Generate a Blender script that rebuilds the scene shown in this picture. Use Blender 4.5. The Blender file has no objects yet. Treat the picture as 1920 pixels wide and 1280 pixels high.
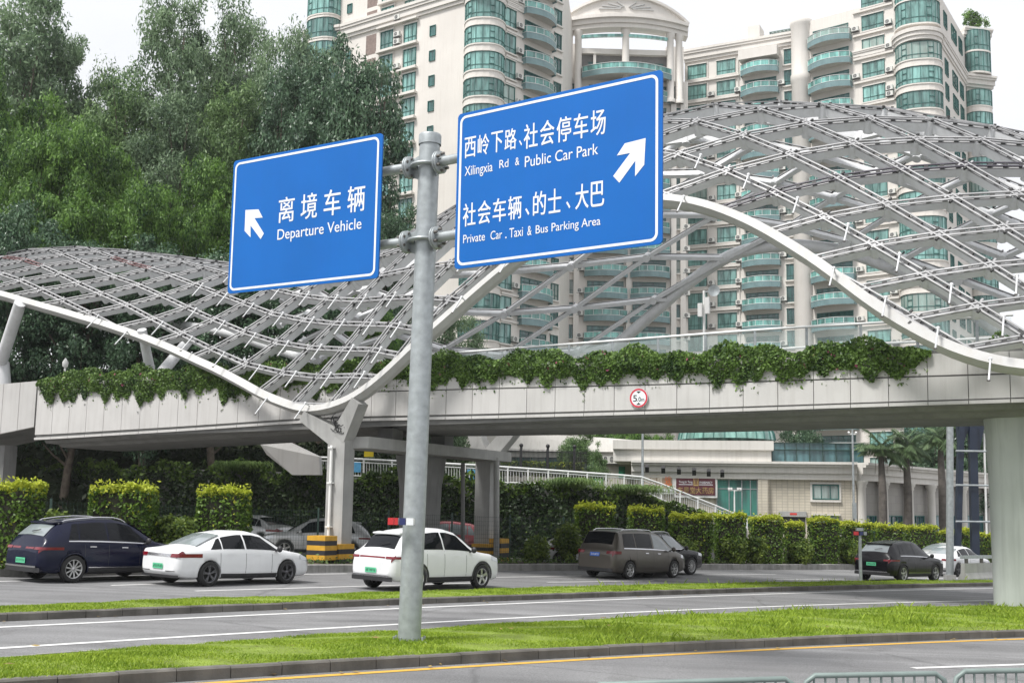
import bpy, bmesh, math, random
import numpy as np
from mathutils import Vector, Matrix

random.seed(7)
RNG = np.random.default_rng(7)
S = bpy.context.scene
COL = S.collection
rad = math.radians

# ------------------------------------------------------------------ camera
F_PX, CXP, CYP = 2100.0, 960.0, 705.0        # focal length and principal point, in 1920x1280 photo pixels
PITCH, ROLL = math.atan(0.12), 0.018
CAM = Vector((0, 0, 2.2))
_f = Vector((0, math.cos(PITCH), math.sin(PITCH)))
_u0 = Vector((0, -math.sin(PITCH), math.cos(PITCH)))
_r0 = Vector((1, 0, 0))
_r = _r0 * math.cos(ROLL) + _u0 * math.sin(ROLL)
_u = _u0 * math.cos(ROLL) - _r0 * math.sin(ROLL)
cd = bpy.data.cameras.new('camera')
cam = bpy.data.objects.new('camera', cd)
COL.objects.link(cam)
cam.matrix_world = Matrix(((_r.x, _u.x, -_f.x, CAM.x), (_r.y, _u.y, -_f.y, CAM.y), (_r.z, _u.z, -_f.z, CAM.z), (0, 0, 0, 1)))
cd.sensor_width = 36.0
cd.lens = 36.0 * F_PX / 1920.0
cd.shift_y = (CYP - 640.0) / 1920.0
cd.clip_start, cd.clip_end = 0.1, 3000
S.camera = cam

# ------------------------------------------------------------------ sky, sun, exposure
SUN_AZ, SUN_EL = rad(-128), rad(58)           # azimuth from +Y towards +X
w = bpy.data.worlds.new('World'); S.world = w; w.use_nodes = True
nt = w.node_tree; nt.nodes.clear()
sky = nt.nodes.new('ShaderNodeTexSky'); sky.sky_type = 'NISHITA'; sky.sun_disc = False
sky.sun_elevation = SUN_EL; sky.sun_rotation = SUN_AZ; sky.dust_density = 3.0
tc = nt.nodes.new('ShaderNodeTexCoord')
mp = nt.nodes.new('ShaderNodeMapping'); mp.inputs['Scale'].default_value = (1.0, 1.0, 2.6)
no = nt.nodes.new('ShaderNodeTexNoise'); no.inputs['Scale'].default_value = 2.2; no.inputs['Detail'].default_value = 5
cr = nt.nodes.new('ShaderNodeValToRGB')
cr.color_ramp.elements[0].position = .3; cr.color_ramp.elements[0].color = (5.9, 6.0, 6.25, 1)
cr.color_ramp.elements[1].position = .7; cr.color_ramp.elements[1].color = (7.0, 7.05, 7.2, 1)
mx = nt.nodes.new('ShaderNodeMixRGB'); mx.inputs[0].default_value = .93
bg = nt.nodes.new('ShaderNodeBackground'); bg.inputs['Strength'].default_value = 0.1
ow = nt.nodes.new('ShaderNodeOutputWorld')
L = nt.links.new
L(tc.outputs['Generated'], mp.inputs['Vector']); L(mp.outputs[0], no.inputs['Vector'])
L(no.outputs['Fac'], cr.inputs['Fac']); L(sky.outputs[0], mx.inputs[1]); L(cr.outputs[0], mx.inputs[2])
L(mx.outputs[0], bg.inputs['Color']); L(bg.outputs[0], ow.inputs['Surface'])
sd = bpy.data.lights.new('sun', 'SUN'); sd.energy = 2.8; sd.angle = rad(14); sd.color = (1, .975, .94)
sun = bpy.data.objects.new('sun', sd); COL.objects.link(sun)
_sd = Vector((math.sin(SUN_AZ) * math.cos(SUN_EL), math.cos(SUN_AZ) * math.cos(SUN_EL), math.sin(SUN_EL)))
sun.rotation_euler = _sd.to_track_quat('Z', 'Y').to_euler()
sun.location = (0, 0, 80)
S.view_settings.view_transform = 'Standard'; S.view_settings.look = 'None'
S.view_settings.exposure = 0.72; S.view_settings.gamma = 1.0; S.view_settings.use_curve_mapping = False
S.render.engine = 'CYCLES'
S.cycles.use_denoising = True
HAZE = .0002
S.cycles.max_bounces = 6; S.cycles.transparent_max_bounces = 12; S.cycles.volume_bounces = 0

# ------------------------------------------------------------------ photo geometry helpers
def ray(px, py):
    return _r * ((px - CXP) / F_PX) + _u * ((CYP - py) / F_PX) + _f
def at(px, py, Y):                      # point on a pixel's ray at forward distance Y
    d = ray(px, py); return CAM + d * (Y / d.y)
GS = 0.02
def gz(x): return -GS * (min(60, max(-60, x)) + 8.0)       # the street falls gently to the right
def G(px, py, dz=0.0):                  # point of the street under a pixel
    d = ray(px, py)
    s = (-GS * 8 + dz - CAM.z) / (d.z + GS * d.x)
    return CAM + d * s
def onplane(px, py, p0, n):             # vertical plane through p0 (2-D) with normal n (2-D)
    d = ray(px, py)
    s = ((p0[0] - CAM.x) * n[0] + (p0[1] - CAM.y) * n[1]) / (d.x * n[0] + d.y * n[1])
    return CAM + d * s
def proj(p):
    v = Vector(p) - CAM
    z = v.dot(_f)
    return CXP + F_PX * v.dot(_r) / z, CYP - F_PX * v.dot(_u) / z

# ------------------------------------------------------------------ object helpers
def tag(o, label=None, cat=None, group=None, kind=None):
    if label: o['label'] = label
    if cat: o['category'] = cat
    if group: o['group'] = group
    if kind: o['kind'] = kind
    return o
def empty(name, loc=(0, 0, 0), rz=0.0):
    o = bpy.data.objects.new(name, None); COL.objects.link(o)
    o.location = loc; o.rotation_euler = (0, 0, rz); o.empty_display_size = .3
    return o
def link(name, me, parent=None, loc=(0, 0, 0), rot=(0, 0, 0), sc=None):
    o = bpy.data.objects.new(name, me); COL.objects.link(o)
    if parent is not None: o.parent = parent
    o.location = loc; o.rotation_euler = rot
    if sc: o.scale = sc
    return o
def kids(o): return [c for c in bpy.data.objects if c.parent is o]
KIDS = {}
def copy_tree(o, parent=None):
    c = o.copy(); COL.objects.link(c); c.parent = parent
    for ch in list(o.children): copy_tree(ch, c)
    return c

class MB:
    """collects faces of one mesh"""
    def __init__(s): s.v = []; s.f = []; s.m = []; s.sm = []
    def add(s, vs, fs, m=0, smooth=False):
        b = len(s.v); s.v.extend([tuple(p) for p in vs])
        for f in fs:
            s.f.append(tuple(b + i for i in f)); s.m.append(m); s.sm.append(smooth)
    def quad(s, a, b, c, d, m=0): s.add([a, b, c, d], [(0, 1, 2, 3)], m)
    def box(s, c, size, m=0, X=None, Y=None, Z=None):
        c = Vector(c); X = Vector(X or (1, 0, 0)); Y = Vector(Y or (0, 1, 0)); Z = Vector(Z or (0, 0, 1))
        hx, hy, hz = size[0] / 2, size[1] / 2, size[2] / 2
        vs = [c + X * (i * hx) + Y * (j * hy) + Z * (k * hz) for k in (-1, 1) for j in (-1, 1) for i in (-1, 1)]
        s.add(vs, [(0, 2, 3, 1), (4, 5, 7, 6), (0, 1, 5, 4), (2, 6, 7, 3), (0, 4, 6, 2), (1, 3, 7, 5)], m)
    def bar(s, p0, p1, wd, h, m=0, up=(0, 0, 1), off=0.0):
        p0 = Vector(p0); p1 = Vector(p1); d = p1 - p0; Ln = d.length
        if Ln < 1e-6: return
        d /= Ln; up = Vector(up); sd_ = d.cross(up)
        if sd_.length < 1e-4: sd_ = d.cross(Vector((1, 0, 0)))
        sd_.normalize(); n = sd_.cross(d).normalized()
        s.box((p0 + p1) / 2 + n * off, (Ln, wd, h), m, d, sd_, n)
    def tube(s, p0, p1, r0, r1=None, n=10, m=0, cap=True):
        r1 = r0 if r1 is None else r1
        p0 = Vector(p0); p1 = Vector(p1); d = (p1 - p0)
        if d.length < 1e-6: return
        d.normalize(); a = d.orthogonal().normalized(); b = d.cross(a)
        vs = []
        for (p, r) in ((p0, r0), (p1, r1)):
            for i in range(n):
                q = 2 * math.pi * i / n; vs.append(p + (a * math.cos(q) + b * math.sin(q)) * r)
        s.add(vs, [(i, (i + 1) % n, n + (i + 1) % n, n + i) for i in range(n)], m, True)
        if cap: s.add(vs[:n], [tuple(range(n - 1, -1, -1))], m); s.add(vs[n:], [tuple(range(n))], m)
    def path(s, pts, r, n=8, m=0):
        pts = [Vector(p) for p in pts]; rs = r if isinstance(r, (list, tuple)) else [r] * len(pts)
        rings = []; a = None
        for i, p in enumerate(pts):
            d = (pts[min(i + 1, len(pts) - 1)] - pts[max(i - 1, 0)]).normalized()
            a = d.orthogonal().normalized() if a is None else (a - d * a.dot(d)).normalized()
            b = d.cross(a)
            rings.append([p + (a * math.cos(2 * math.pi * k / n) + b * math.sin(2 * math.pi * k / n)) * rs[i] for k in range(n)])
        vs = [q for rg in rings for q in rg]; fs = []
        for i in range(len(pts) - 1):
            for k in range(n): fs.append((i * n + k, i * n + (k + 1) % n, (i + 1) * n + (k + 1) % n, (i + 1) * n + k))
        s.add(vs, fs, m, True)
        s.add(rings[0], [tuple(range(n - 1, -1, -1))], m); s.add(rings[-1], [tuple(range(n))], m)
    def sweep(s, pts, sec, ups, m=0):
        """rectangular/any section (list of (side, up)) along pts, with an up vector per point"""
        pts = [Vector(p) for p in pts]; n = len(sec); vs = []
        for i, p in enumerate(pts):
            d = (pts[min(i + 1, len(pts) - 1)] - pts[max(i - 1, 0)]).normalized()
            sd_ = d.cross(Vector(ups[i])).normalized(); u = sd_.cross(d).normalized()
            vs += [p + sd_ * a + u * b for a, b in sec]
        fs = [(i * n + k, i * n + (k + 1) % n, (i + 1) * n + (k + 1) % n, (i + 1) * n + k) for i in range(len(pts) - 1) for k in range(n)]
        s.add(vs, fs, m); s.add(vs[:n], [tuple(range(n - 1, -1, -1))], m); s.add(vs[-n:], [tuple(range(n))], m)
    def lathe(s, prof, c=(0, 0, 0), n=20, m=0, axis='z', smooth=True):
        vs = []
        for r, z in prof:
            for i in range(n):
                q = 2 * math.pi * i / n; x, y = r * math.cos(q), r * math.sin(q)
                p = (x, y, z) if axis == 'z' else (x, z, y)
                vs.append((c[0] + p[0], c[1] + p[1], c[2] + p[2]))
        fs = [(i * n + k, i * n + (k + 1) % n, (i + 1) * n + (k + 1) % n, (i + 1) * n + k) for i in range(len(prof) - 1) for k in range(n)]
        s.add(vs, fs, m, smooth)
    def prism(s, poly, off, m=0):
        """polygon (3-D points) extruded by vector off"""
        off = Vector(off); n = len(poly); a = [Vector(p) for p in poly]; b = [p + off for p in a]
        s.add(a + b, [tuple(range(n - 1, -1, -1)), tuple(range(n, 2 * n))] + [(i, (i + 1) % n, n + (i + 1) % n, n + i) for i in range(n)], m)
    def ball(s, c, r, m=0, nu=10, nv=6):
        prof = [(max(1e-4, r * math.sin(math.pi * k / nv)), -r * math.cos(math.pi * k / nv)) for k in range(nv + 1)]
        s.lathe(prof, c, nu, m)
    def mesh(s, name, mats, origin=(0, 0, 0)):
        me = bpy.data.meshes.new(name)
        o = origin
        me.from_pydata([(p[0] - o[0], p[1] - o[1], p[2] - o[2]) for p in s.v], [], s.f)
        for mt in (mats if isinstance(mats, (list, tuple)) else [mats]): me.materials.append(mt)
        me.polygons.foreach_set('material_index', s.m); me.polygons.foreach_set('use_smooth', s.sm)
        me.update(); return me
    def build(s, name, mats, parent=None, origin=None, loc=None):
        og = origin if origin is not None else (0, 0, 0)
        me = s.mesh(name, mats, og)
        return link(name, me, parent, loc if loc is not None else ((0, 0, 0) if parent is not None else og))

# ------------------------------------------------------------------ materials
MATS = {}
def new_mat(name):
    m = bpy.data.materials.new(name); m.use_nodes = True; m.node_tree.nodes.clear(); return m
def mat(name, col, rough=.6, metal=0.0, var=.12, scale=3.0, bump=0.0, bscale=40, spec=.5, coat=0.0, streak=0.0, objrand=0.0, dirt=None, cells=None):
    """principled surface with noise variation of its own colour; streak = vertical weather stains"""
    if name in MATS: return MATS[name]
    m = new_mat(name); t = m.node_tree; N = t.nodes.new; K = t.links.new
    out = N('ShaderNodeOutputMaterial'); b = N('ShaderNodeBsdfPrincipled'); K(b.outputs[0], out.inputs[0])
    b.inputs['Roughness'].default_value = rough; b.inputs['Metallic'].default_value = metal
    b.inputs['Specular IOR Level'].default_value = spec; b.inputs['Coat Weight'].default_value = coat
    g = N('ShaderNodeNewGeometry'); tcd = N('ShaderNodeTexCoord')
    n1 = N('ShaderNodeTexNoise'); n1.inputs['Scale'].default_value = scale; n1.inputs['Detail'].default_value = 6
    K(tcd.outputs['Object'], n1.inputs['Vector'])
    rp = N('ShaderNodeValToRGB')
    lo = tuple(c * (1 - var) for c in col) + (1,); hi = tuple(min(1, c * (1 + var)) for c in col) + (1,)
    rp.color_ramp.elements[0].color = lo; rp.color_ramp.elements[1].color = hi
    rp.color_ramp.elements[0].position = .3; rp.color_ramp.elements[1].position = .7
    K(n1.outputs['Fac'], rp.inputs['Fac'])
    c = rp.outputs[0]
    if cells:
        bk = N('ShaderNodeTexBrick'); bk.inputs['Scale'].default_value = 1.0
        bk.inputs['Brick Width'].default_value = cells[0]; bk.inputs['Row Height'].default_value = cells[1]
        bk.inputs['Mortar Size'].default_value = cells[2]; bk.offset = cells[4] if len(cells) > 4 else .5
        bk.inputs['Mortar'].default_value = tuple(x * cells[3] for x in col) + (1,)
        K(c, bk.inputs['Color1'])
        dk = N('ShaderNodeMixRGB'); dk.blend_type = 'MULTIPLY'; dk.inputs[0].default_value = 1; dk.inputs[2].default_value = (.9, .9, .92, 1)
        K(c, dk.inputs[1]); K(dk.outputs[0], bk.inputs['Color2'])
        sx = N('ShaderNodeSeparateXYZ'); K(tcd.outputs['Object'], sx.inputs[0])
        ad = N('ShaderNodeMath'); K(sx.outputs[0], ad.inputs[0]); K(sx.outputs[1], ad.inputs[1])
        cx = N('ShaderNodeCombineXYZ'); K(ad.outputs[0], cx.inputs[0]); K(sx.outputs[2], cx.inputs[1]); K(cx.outputs[0], bk.inputs['Vector'])
        c = bk.outputs['Color']
    if streak:
        mpn = N('ShaderNodeMapping'); mpn.inputs['Scale'].default_value = (3.0, 3.0, .18)
        n2 = N('ShaderNodeTexNoise'); n2.inputs['Scale'].default_value = 1.6; n2.inputs['Detail'].default_value = 7; n2.inputs['Roughness'].default_value = .65
        K(tcd.outputs['Object'], mpn.inputs[0]); K(mpn.outputs[0], n2.inputs['Vector'])
        r2 = N('ShaderNodeValToRGB'); r2.color_ramp.elements[0].position = .48; r2.color_ramp.elements[1].position = .75
        K(n2.outputs['Fac'], r2.inputs['Fac'])
        mm = N('ShaderNodeMath'); mm.operation = 'MULTIPLY'; mm.inputs[1].default_value = streak; K(r2.outputs[0], mm.inputs[0])
        m2 = N('ShaderNodeMixRGB'); m2.inputs[2].default_value = (dirt or tuple(x * .45 for x in col)) + (1,)
        K(mm.outputs[0], m2.inputs[0]); K(c, m2.inputs[1]); c = m2.outputs[0]
    if objrand:
        oi = N('ShaderNodeObjectInfo'); hv = N('ShaderNodeHueSaturation')
        ma = N('ShaderNodeMapRange'); ma.inputs[3].default_value = 1 - objrand; ma.inputs[4].default_value = 1 + objrand
        K(oi.outputs['Random'], ma.inputs[0]); K(ma.outputs[0], hv.inputs['Value']); K(c, hv.inputs['Color']); c = hv.outputs[0]
    K(c, b.inputs['Base Color'])
    if bump:
        n3 = N('ShaderNodeTexNoise'); n3.inputs['Scale'].default_value = bscale; n3.inputs['Detail'].default_value = 4
        K(tcd.outputs['Object'], n3.inputs['Vector'])
        bp = N('ShaderNodeBump'); bp.inputs['Strength'].default_value = bump; bp.inputs['Distance'].default_value = .02
        K(n3.outputs['Fac'], bp.inputs['Height']); K(bp.outputs[0], b.inputs['Normal'])
    MATS[name] = m; return m
def leaf_mat(name, dark, light, trans=.3, rough=.55, scale=.35):
    """leaf colours vary leaf by leaf and clump by clump"""
    if name in MATS: return MATS[name]
    m = new_mat(name); t = m.node_tree; N = t.nodes.new; K = t.links.new
    out = N('ShaderNodeOutputMaterial'); b = N('ShaderNodeBsdfPrincipled'); tr = N('ShaderNodeBsdfTranslucent'); mxs = N('ShaderNodeMixShader')
    g = N('ShaderNodeNewGeometry'); tcd = N('ShaderNodeTexCoord'); n1 = N('ShaderNodeTexNoise'); n1.inputs['Scale'].default_value = scale; n1.inputs['Detail'].default_value = 4
    K(tcd.outputs['Object'], n1.inputs['Vector'])
    ad = N('ShaderNodeMath'); ad.operation = 'MULTIPLY_ADD'; ad.inputs[1].default_value = .45
    K(g.outputs['Random Per Island'], ad.inputs[0]); K(n1.outputs['Fac'], ad.inputs[2])
    rp = N('ShaderNodeValToRGB'); e = rp.color_ramp.elements
    e[0].position = .42; e[0].color = tuple(dark) + (1,); e[1].position = .98; e[1].color = tuple(light) + (1,)
    K(ad.outputs[0], rp.inputs['Fac'])
    K(rp.outputs[0], b.inputs['Base Color']); K(rp.outputs[0], tr.inputs['Color'])
    b.inputs['Roughness'].default_value = rough; b.inputs['Specular IOR Level'].default_value = .35
    mxs.inputs[0].default_value = trans; K(b.outputs[0], mxs.inputs[1]); K(tr.outputs[0], mxs.inputs[2]); K(mxs.outputs[0], out.inputs[0])
    MATS[name] = m; return m
def glass_mat(name, col, rough=.06, alpha=1.0, objrand=.35, spec=.8):
    """tinted reflective window glass; what hangs behind it varies from window to window"""
    if name in MATS: return MATS[name]
    m = new_mat(name); t = m.node_tree; N = t.nodes.new; K = t.links.new
    out = N('ShaderNodeOutputMaterial'); b = N('ShaderNodeBsdfPrincipled'); K(b.outputs[0], out.inputs[0])
    oi = N('ShaderNodeObjectInfo'); tcd = N('ShaderNodeTexCoord')
    n1 = N('ShaderNodeTexNoise'); n1.inputs['Scale'].default_value = 1.3; n1.inputs['Detail'].default_value = 2
    ofs = N('ShaderNodeVectorMath'); K(tcd.outputs['Object'], ofs.inputs[0]); K(oi.outputs['Random'], ofs.inputs[1])
    mpn = N('ShaderNodeMapping'); mpn.inputs['Scale'].default_value = (1.6, 1.6, .35); K(ofs.outputs[0], mpn.inputs[0]); K(mpn.outputs[0], n1.inputs['Vector'])
    rp = N('ShaderNodeValToRGB'); e = rp.color_ramp.elements
    e[0].position = .35; e[0].color = tuple(c * .55 for c in col) + (1,); e[1].position = .68; e[1].color = tuple(min(1, c * 1.5) for c in col) + (1,)
    K(n1.outputs['Fac'], rp.inputs['Fac'])
    hv = N('ShaderNodeHueSaturation'); ma = N('ShaderNodeMapRange'); ma.inputs[3].default_value = 1 - objrand; ma.inputs[4].default_value = 1 + objrand
    K(oi.outputs['Random'], ma.inputs[0]); K(ma.outputs[0], hv.inputs['Value']); K(rp.outputs[0], hv.inputs['Color'])
    r6 = N('ShaderNodeValToRGB'); r6.color_ramp.interpolation = 'CONSTANT'; e6 = r6.color_ramp.elements
    e6[0].position = 0; e6[0].color = (0, 0, 0, 1); e6[1].position = .70; e6[1].color = (.55, .55, .55, 1); q6 = e6.new(.84); q6.color = (0, 0, 0, 1)
    m6 = N('ShaderNodeMixRGB'); m6.inputs[2].default_value = (.36, .38, .34, 1) if objrand > .2 else (.2, .3, .28, 1)
    K(oi.outputs['Random'], r6.inputs[0]); K(r6.outputs[0], m6.inputs[0]); K(hv.outputs[0], m6.inputs[1]); K(m6.outputs[0], b.inputs['Base Color'])
    b.inputs['Roughness'].default_value = rough; b.inputs['Specular IOR Level'].default_value = spec; b.inputs['Alpha'].default_value = alpha
    MATS[name] = m; return m

M_white = mat('painted_steel', (.64, .65, .66), .45, var=.08, scale=.8, streak=.35, dirt=(.36, .35, .33))
M_rail = mat('aluminium_rail', (.33, .33, .335), .5, .1, var=.2, scale=2, streak=.3)
M_clip = mat('black_clip', (.03, .03, .03), .6)
M_galv = mat('galvanised_steel', (.37, .40, .41), .45, .5, var=.17, scale=7, bump=.05, bscale=60, streak=.35, dirt=(.27, .3, .3))
M_bolt = mat('bolt_steel', (.16, .15, .14), .5, .6)
M_blue = mat('blue_sign_sheeting', (.003, .118, .43), .5, var=.06, scale=.7, streak=.12, dirt=(.012, .12, .6), spec=.25)
M_signw = mat('white_sign_sheeting', (.74, .76, .79), .5, var=.04)
M_signback = mat('sign_back', (.45, .46, .47), .5, .4)
M_conc = mat('concrete', (.36, .36, .35), .85, var=.14, scale=1.2, bump=.2, bscale=25, streak=.4, dirt=(.2, .195, .185))
M_concd = mat('grey_concrete', (.2, .2, .195), .85, var=.15, scale=1.2, bump=.2, bscale=25, streak=.4)
M_panel = mat('fascia_panel', (.50, .49, .475), .55, var=.06, scale=.9, streak=.5, dirt=(.36, .345, .325))
M_joint = mat('dark_joint', (.15, .15, .145), .8)
M_tyre = mat('tyre_rubber', (.018, .018, .018), .8, var=.2)
M_blackp = mat('black_plastic', (.02, .02, .022), .5)
M_yel = mat('yellow_paint', (.62, .34, .03), .6, var=.15, scale=4, streak=.3)
M_blk = mat('black_paint', (.025, .025, .03), .6, var=.2)
M_whitepaint = mat('white_paint', (.78, .78, .76), .5, var=.05, streak=.15)
M_wrail = mat('white_railing_paint', (.72, .73, .72), .45, var=.06)
M_bark = mat('bark', (.14, .115, .09), .9, var=.35, scale=4, bump=.4, bscale=12)
M_soil = mat('soil', (.07, .055, .04), .95, var=.4, scale=3)
M_asph = None

# ------------------------------------------------------------------ streets
class Curve:
    """kerb or paint line: photo pixels -> street points -> smooth Y(X)"""
    def __init__(s, pts, deg=2, dz=0.0):
        g = [G(x, y, dz) for x, y in pts]
        s.c = np.polyfit([p.x for p in g], [p.y for p in g], deg)
        s.x0, s.x1 = g[0].x, g[-1].x
    def y(s, x):
        lo, hi = s.x0 - 4, s.x1 + 4        # straight beyond the fitted part
        if x < lo: return float(np.polyval(s.c, lo) + np.polyval(np.polyder(s.c), lo) * (x - lo))
        if x > hi: return float(np.polyval(s.c, hi) + np.polyval(np.polyder(s.c), hi) * (x - hi))
        return float(np.polyval(s.c, x))
    def nrm(s, x):
        d = (s.y(x + .2) - s.y(x - .2)) / .4; q = math.hypot(1, d); return (-d / q, 1 / q)
    def p(s, x, off=0.0, z=0.0):
        n = s.nrm(x); X = x + n[0] * off; return Vector((X, s.y(x) + n[1] * off, gz(X) + z))
K1 = Curve([(0, 1300), (320, 1279), (640, 1256), (960, 1240), (1280, 1221), (1600, 1205), (1920, 1194)])
M1 = Curve([(0, 1237), (320, 1216), (640, 1195), (960, 1174), (1280, 1154), (1600, 1144), (1920, 1137)])
K2 = Curve([(0, 1166), (640, 1135.5), (1280, 1115), (1817, 1099)])
M2 = Curve([(0, 1143), (640, 1116), (1280, 1099), (1780, 1091)])
K3 = Curve([(0, 1081), (560, 1073), (922, 1070), (1300, 1068), (1600, 1067), (1860, 1066)], 3)
LA = Curve([(0, 1177.5), (640, 1142), (1280, 1120), (1864, 1102)])
LB = Curve([(0, 1216), (640, 1174), (1280, 1144), (1866, 1125)])
XS = [x * 1.0 for x in range(-45, 61)]

def asphalt():
    m = new_mat('asphalt'); t = m.node_tree; N = t.nodes.new; K = t.links.new
    out = N('ShaderNodeOutputMaterial'); b = N('ShaderNodeBsdfPrincipled'); K(b.outputs[0], out.inputs[0])
    tcd = N('ShaderNodeTexCoord')
    a = N('ShaderNodeTexNoise'); a.inputs['Scale'].default_value = .35; a.inputs['Detail'].default_value = 5
    c = N('ShaderNodeTexNoise'); c.inputs['Scale'].default_value = 45; c.inputs['Detail'].default_value = 3
    K(tcd.outputs['Object'], a.inputs[0]); K(tcd.outputs['Object'], c.inputs[0])
    v = N('ShaderNodeTexVoronoi'); v.feature = 'DISTANCE_TO_EDGE'; v.inputs['Scale'].default_value = .22
    wn = N('ShaderNodeTexNoise'); wn.inputs['Scale'].default_value = 1.1; K(tcd.outputs['Object'], wn.inputs[0])
    mxv = N('ShaderNodeMixRGB'); mxv.inputs[0].default_value = .25; K(tcd.outputs['Object'], mxv.inputs[1]); K(wn.outputs['Color'], mxv.inputs[2]); K(mxv.outputs[0], v.inputs['Vector'])
    r1 = N('ShaderNodeValToRGB'); r1.color_ramp.elements[0].color = (.165, .165, .168, 1); r1.color_ramp.elements[1].color = (.225, .225, .228, 1)
    r1.color_ramp.elements[0].position = .3; r1.color_ramp.elements[1].position = .7; K(a.outputs['Fac'], r1.inputs[0])
    r2 = N('ShaderNodeValToRGB'); r2.color_ramp.elements[0].color = (.62, .62, .62, 1); r2.color_ramp.elements[1].color = (1.3, 1.3, 1.3, 1)
    r2.color_ramp.elements[0].position = .3; r2.color_ramp.elements[1].position = .7; K(c.outputs['Fac'], r2.inputs[0])
    mu = N('ShaderNodeMixRGB'); mu.blend_type = 'MULTIPLY'; mu.inputs[0].default_value = 1; K(r1.outputs[0], mu.inputs[1]); K(r2.outputs[0], mu.inputs[2])
    r3 = N('ShaderNodeValToRGB'); r3.color_ramp.elements[0].color = (.55, .55, .55, 1); r3.color_ramp.elements[1].color = (1, 1, 1, 1)
    r3.color_ramp.elements[0].position = 0; r3.color_ramp.elements[1].position = .012; K(v.outputs['Distance'], r3.inputs[0])
    m2 = N('ShaderNodeMixRGB'); m2.blend_type = 'MULTIPLY'; m2.inputs[0].default_value = .6; K(mu.outputs[0], m2.inputs[1]); K(r3.outputs[0], m2.inputs[2])
    mr = N('ShaderNodeMapping'); mr.inputs['Rotation'].default_value = (0, 0, -.62); mr.inputs['Scale'].default_value = (.03, .9, 1); K(tcd.outputs['Object'], mr.inputs[0])
    tk = N('ShaderNodeTexNoise'); tk.inputs['Scale'].default_value = 1.6; tk.inputs['Detail'].default_value = 4; K(mr.outputs[0], tk.inputs[0])
    r4 = N('ShaderNodeValToRGB'); r4.color_ramp.elements[0].color = (.8, .8, .8, 1); r4.color_ramp.elements[1].color = (1.12, 1.12, 1.12, 1); r4.color_ramp.elements[0].position = .35; r4.color_ramp.elements[1].position = .65; K(tk.outputs['Fac'], r4.inputs[0])
    sp = N('ShaderNodeTexNoise'); sp.inputs['Scale'].default_value = .9; sp.inputs['Detail'].default_value = 6; K(tcd.outputs['Object'], sp.inputs[0])
    r5 = N('ShaderNodeValToRGB'); r5.color_ramp.elements[0].color = (.78, .775, .77, 1); r5.color_ramp.elements[1].color = (1, 1, 1, 1); r5.color_ramp.elements[0].position = .30; r5.color_ramp.elements[1].position = .40; K(sp.outputs['Fac'], r5.inputs[0])
    m3 = N('ShaderNodeMixRGB'); m3.blend_type = 'MULTIPLY'; m3.inputs[0].default_value = 1; K(m2.outputs[0], m3.inputs[1]); K(r4.outputs[0], m3.inputs[2])
    m4 = N('ShaderNodeMixRGB'); m4.blend_type = 'MULTIPLY'; m4.inputs[0].default_value = .8; K(m3.outputs[0], m4.inputs[1]); K(r5.outputs[0], m4.inputs[2])
    K(m4.outputs[0], b.inputs['Base Color']); b.inputs['Roughness'].default_value = .72; b.inputs['Specular IOR Level'].default_value = .4
    bp = N('ShaderNodeBump'); bp.inputs['Strength'].default_value = .35; bp.inputs['Distance'].default_value = .01
    K(c.outputs['Fac'], bp.inputs['Height']); K(bp.outputs[0], b.inputs['Normal'])
    return m
M_asph = asphalt()
M_ground = mat('ground_paving', (.17, .165, .155), .9, var=.25, scale=.4)
M_kerb = mat('kerb_stone', (.27, .265, .25), .85, var=.25, scale=2.5, bump=.3, bscale=30, streak=.5, dirt=(.08, .078, .07))
M_kerbdark = mat('weathered_kerb_stone', (.125, .118, .105), .9, var=.35, scale=2.0, bump=.3, bscale=30, streak=.4, dirt=(.05, .05, .04))
M_linew = mat('road_paint_white', (.66, .66, .65), .6, var=.1, scale=9)
M_liney = mat('road_paint_yellow', (.62, .36, .05), .6, var=.12, scale=9)
M_lawn = mat('lawn_soil', (.17, .23, .03), .95, var=.35, scale=1.6)

def strip(fa, fb, name, m, z, xs=XS, n=1):
    b = MB(); A = [fa(x) for x in xs]; B = [fb(x) for x in xs]; vs = []
    for p, q in zip(A, B):
        for k in range(n + 1):
            r = p.lerp(q, k / n); vs.append((r.x, r.y, gz(r.x) + z))
    fs = [(i * (n + 1) + k, (i + 1) * (n + 1) + k, (i + 1) * (n + 1) + k + 1, i * (n + 1) + k + 1) for i in range(len(xs) - 1) for k in range(n)]
    b.add(vs, fs); return tag(b.build(name, m), kind='structure')
# ground: one sheet out to the horizon
b = MB(); gx = [-280, -220, -160, -100, -60, -30, 0, 30, 60, 100, 160, 220, 280]; gy = [-60, 0, 40, 100, 160, 230, 320]
b.add([(x, y, gz(x) - .02) for y in gy for x in gx], [(j * 13 + i, j * 13 + i + 1, (j + 1) * 13 + i + 1, (j + 1) * 13 + i) for j in range(6) for i in range(12)])
tag(b.build('ground', M_ground), kind='structure')
# carriageways
strip(lambda x: Vector((x, -14, 0)), lambda x: K1.p(x), 'near_road', M_asph, 0)
strip(lambda x: M1.p(x, .02), lambda x: K2.p(x), 'middle_road', M_asph, 0)
strip(lambda x: M2.p(x, .02), lambda x: K3.p(x), 'far_road', M_asph, 0)

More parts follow.
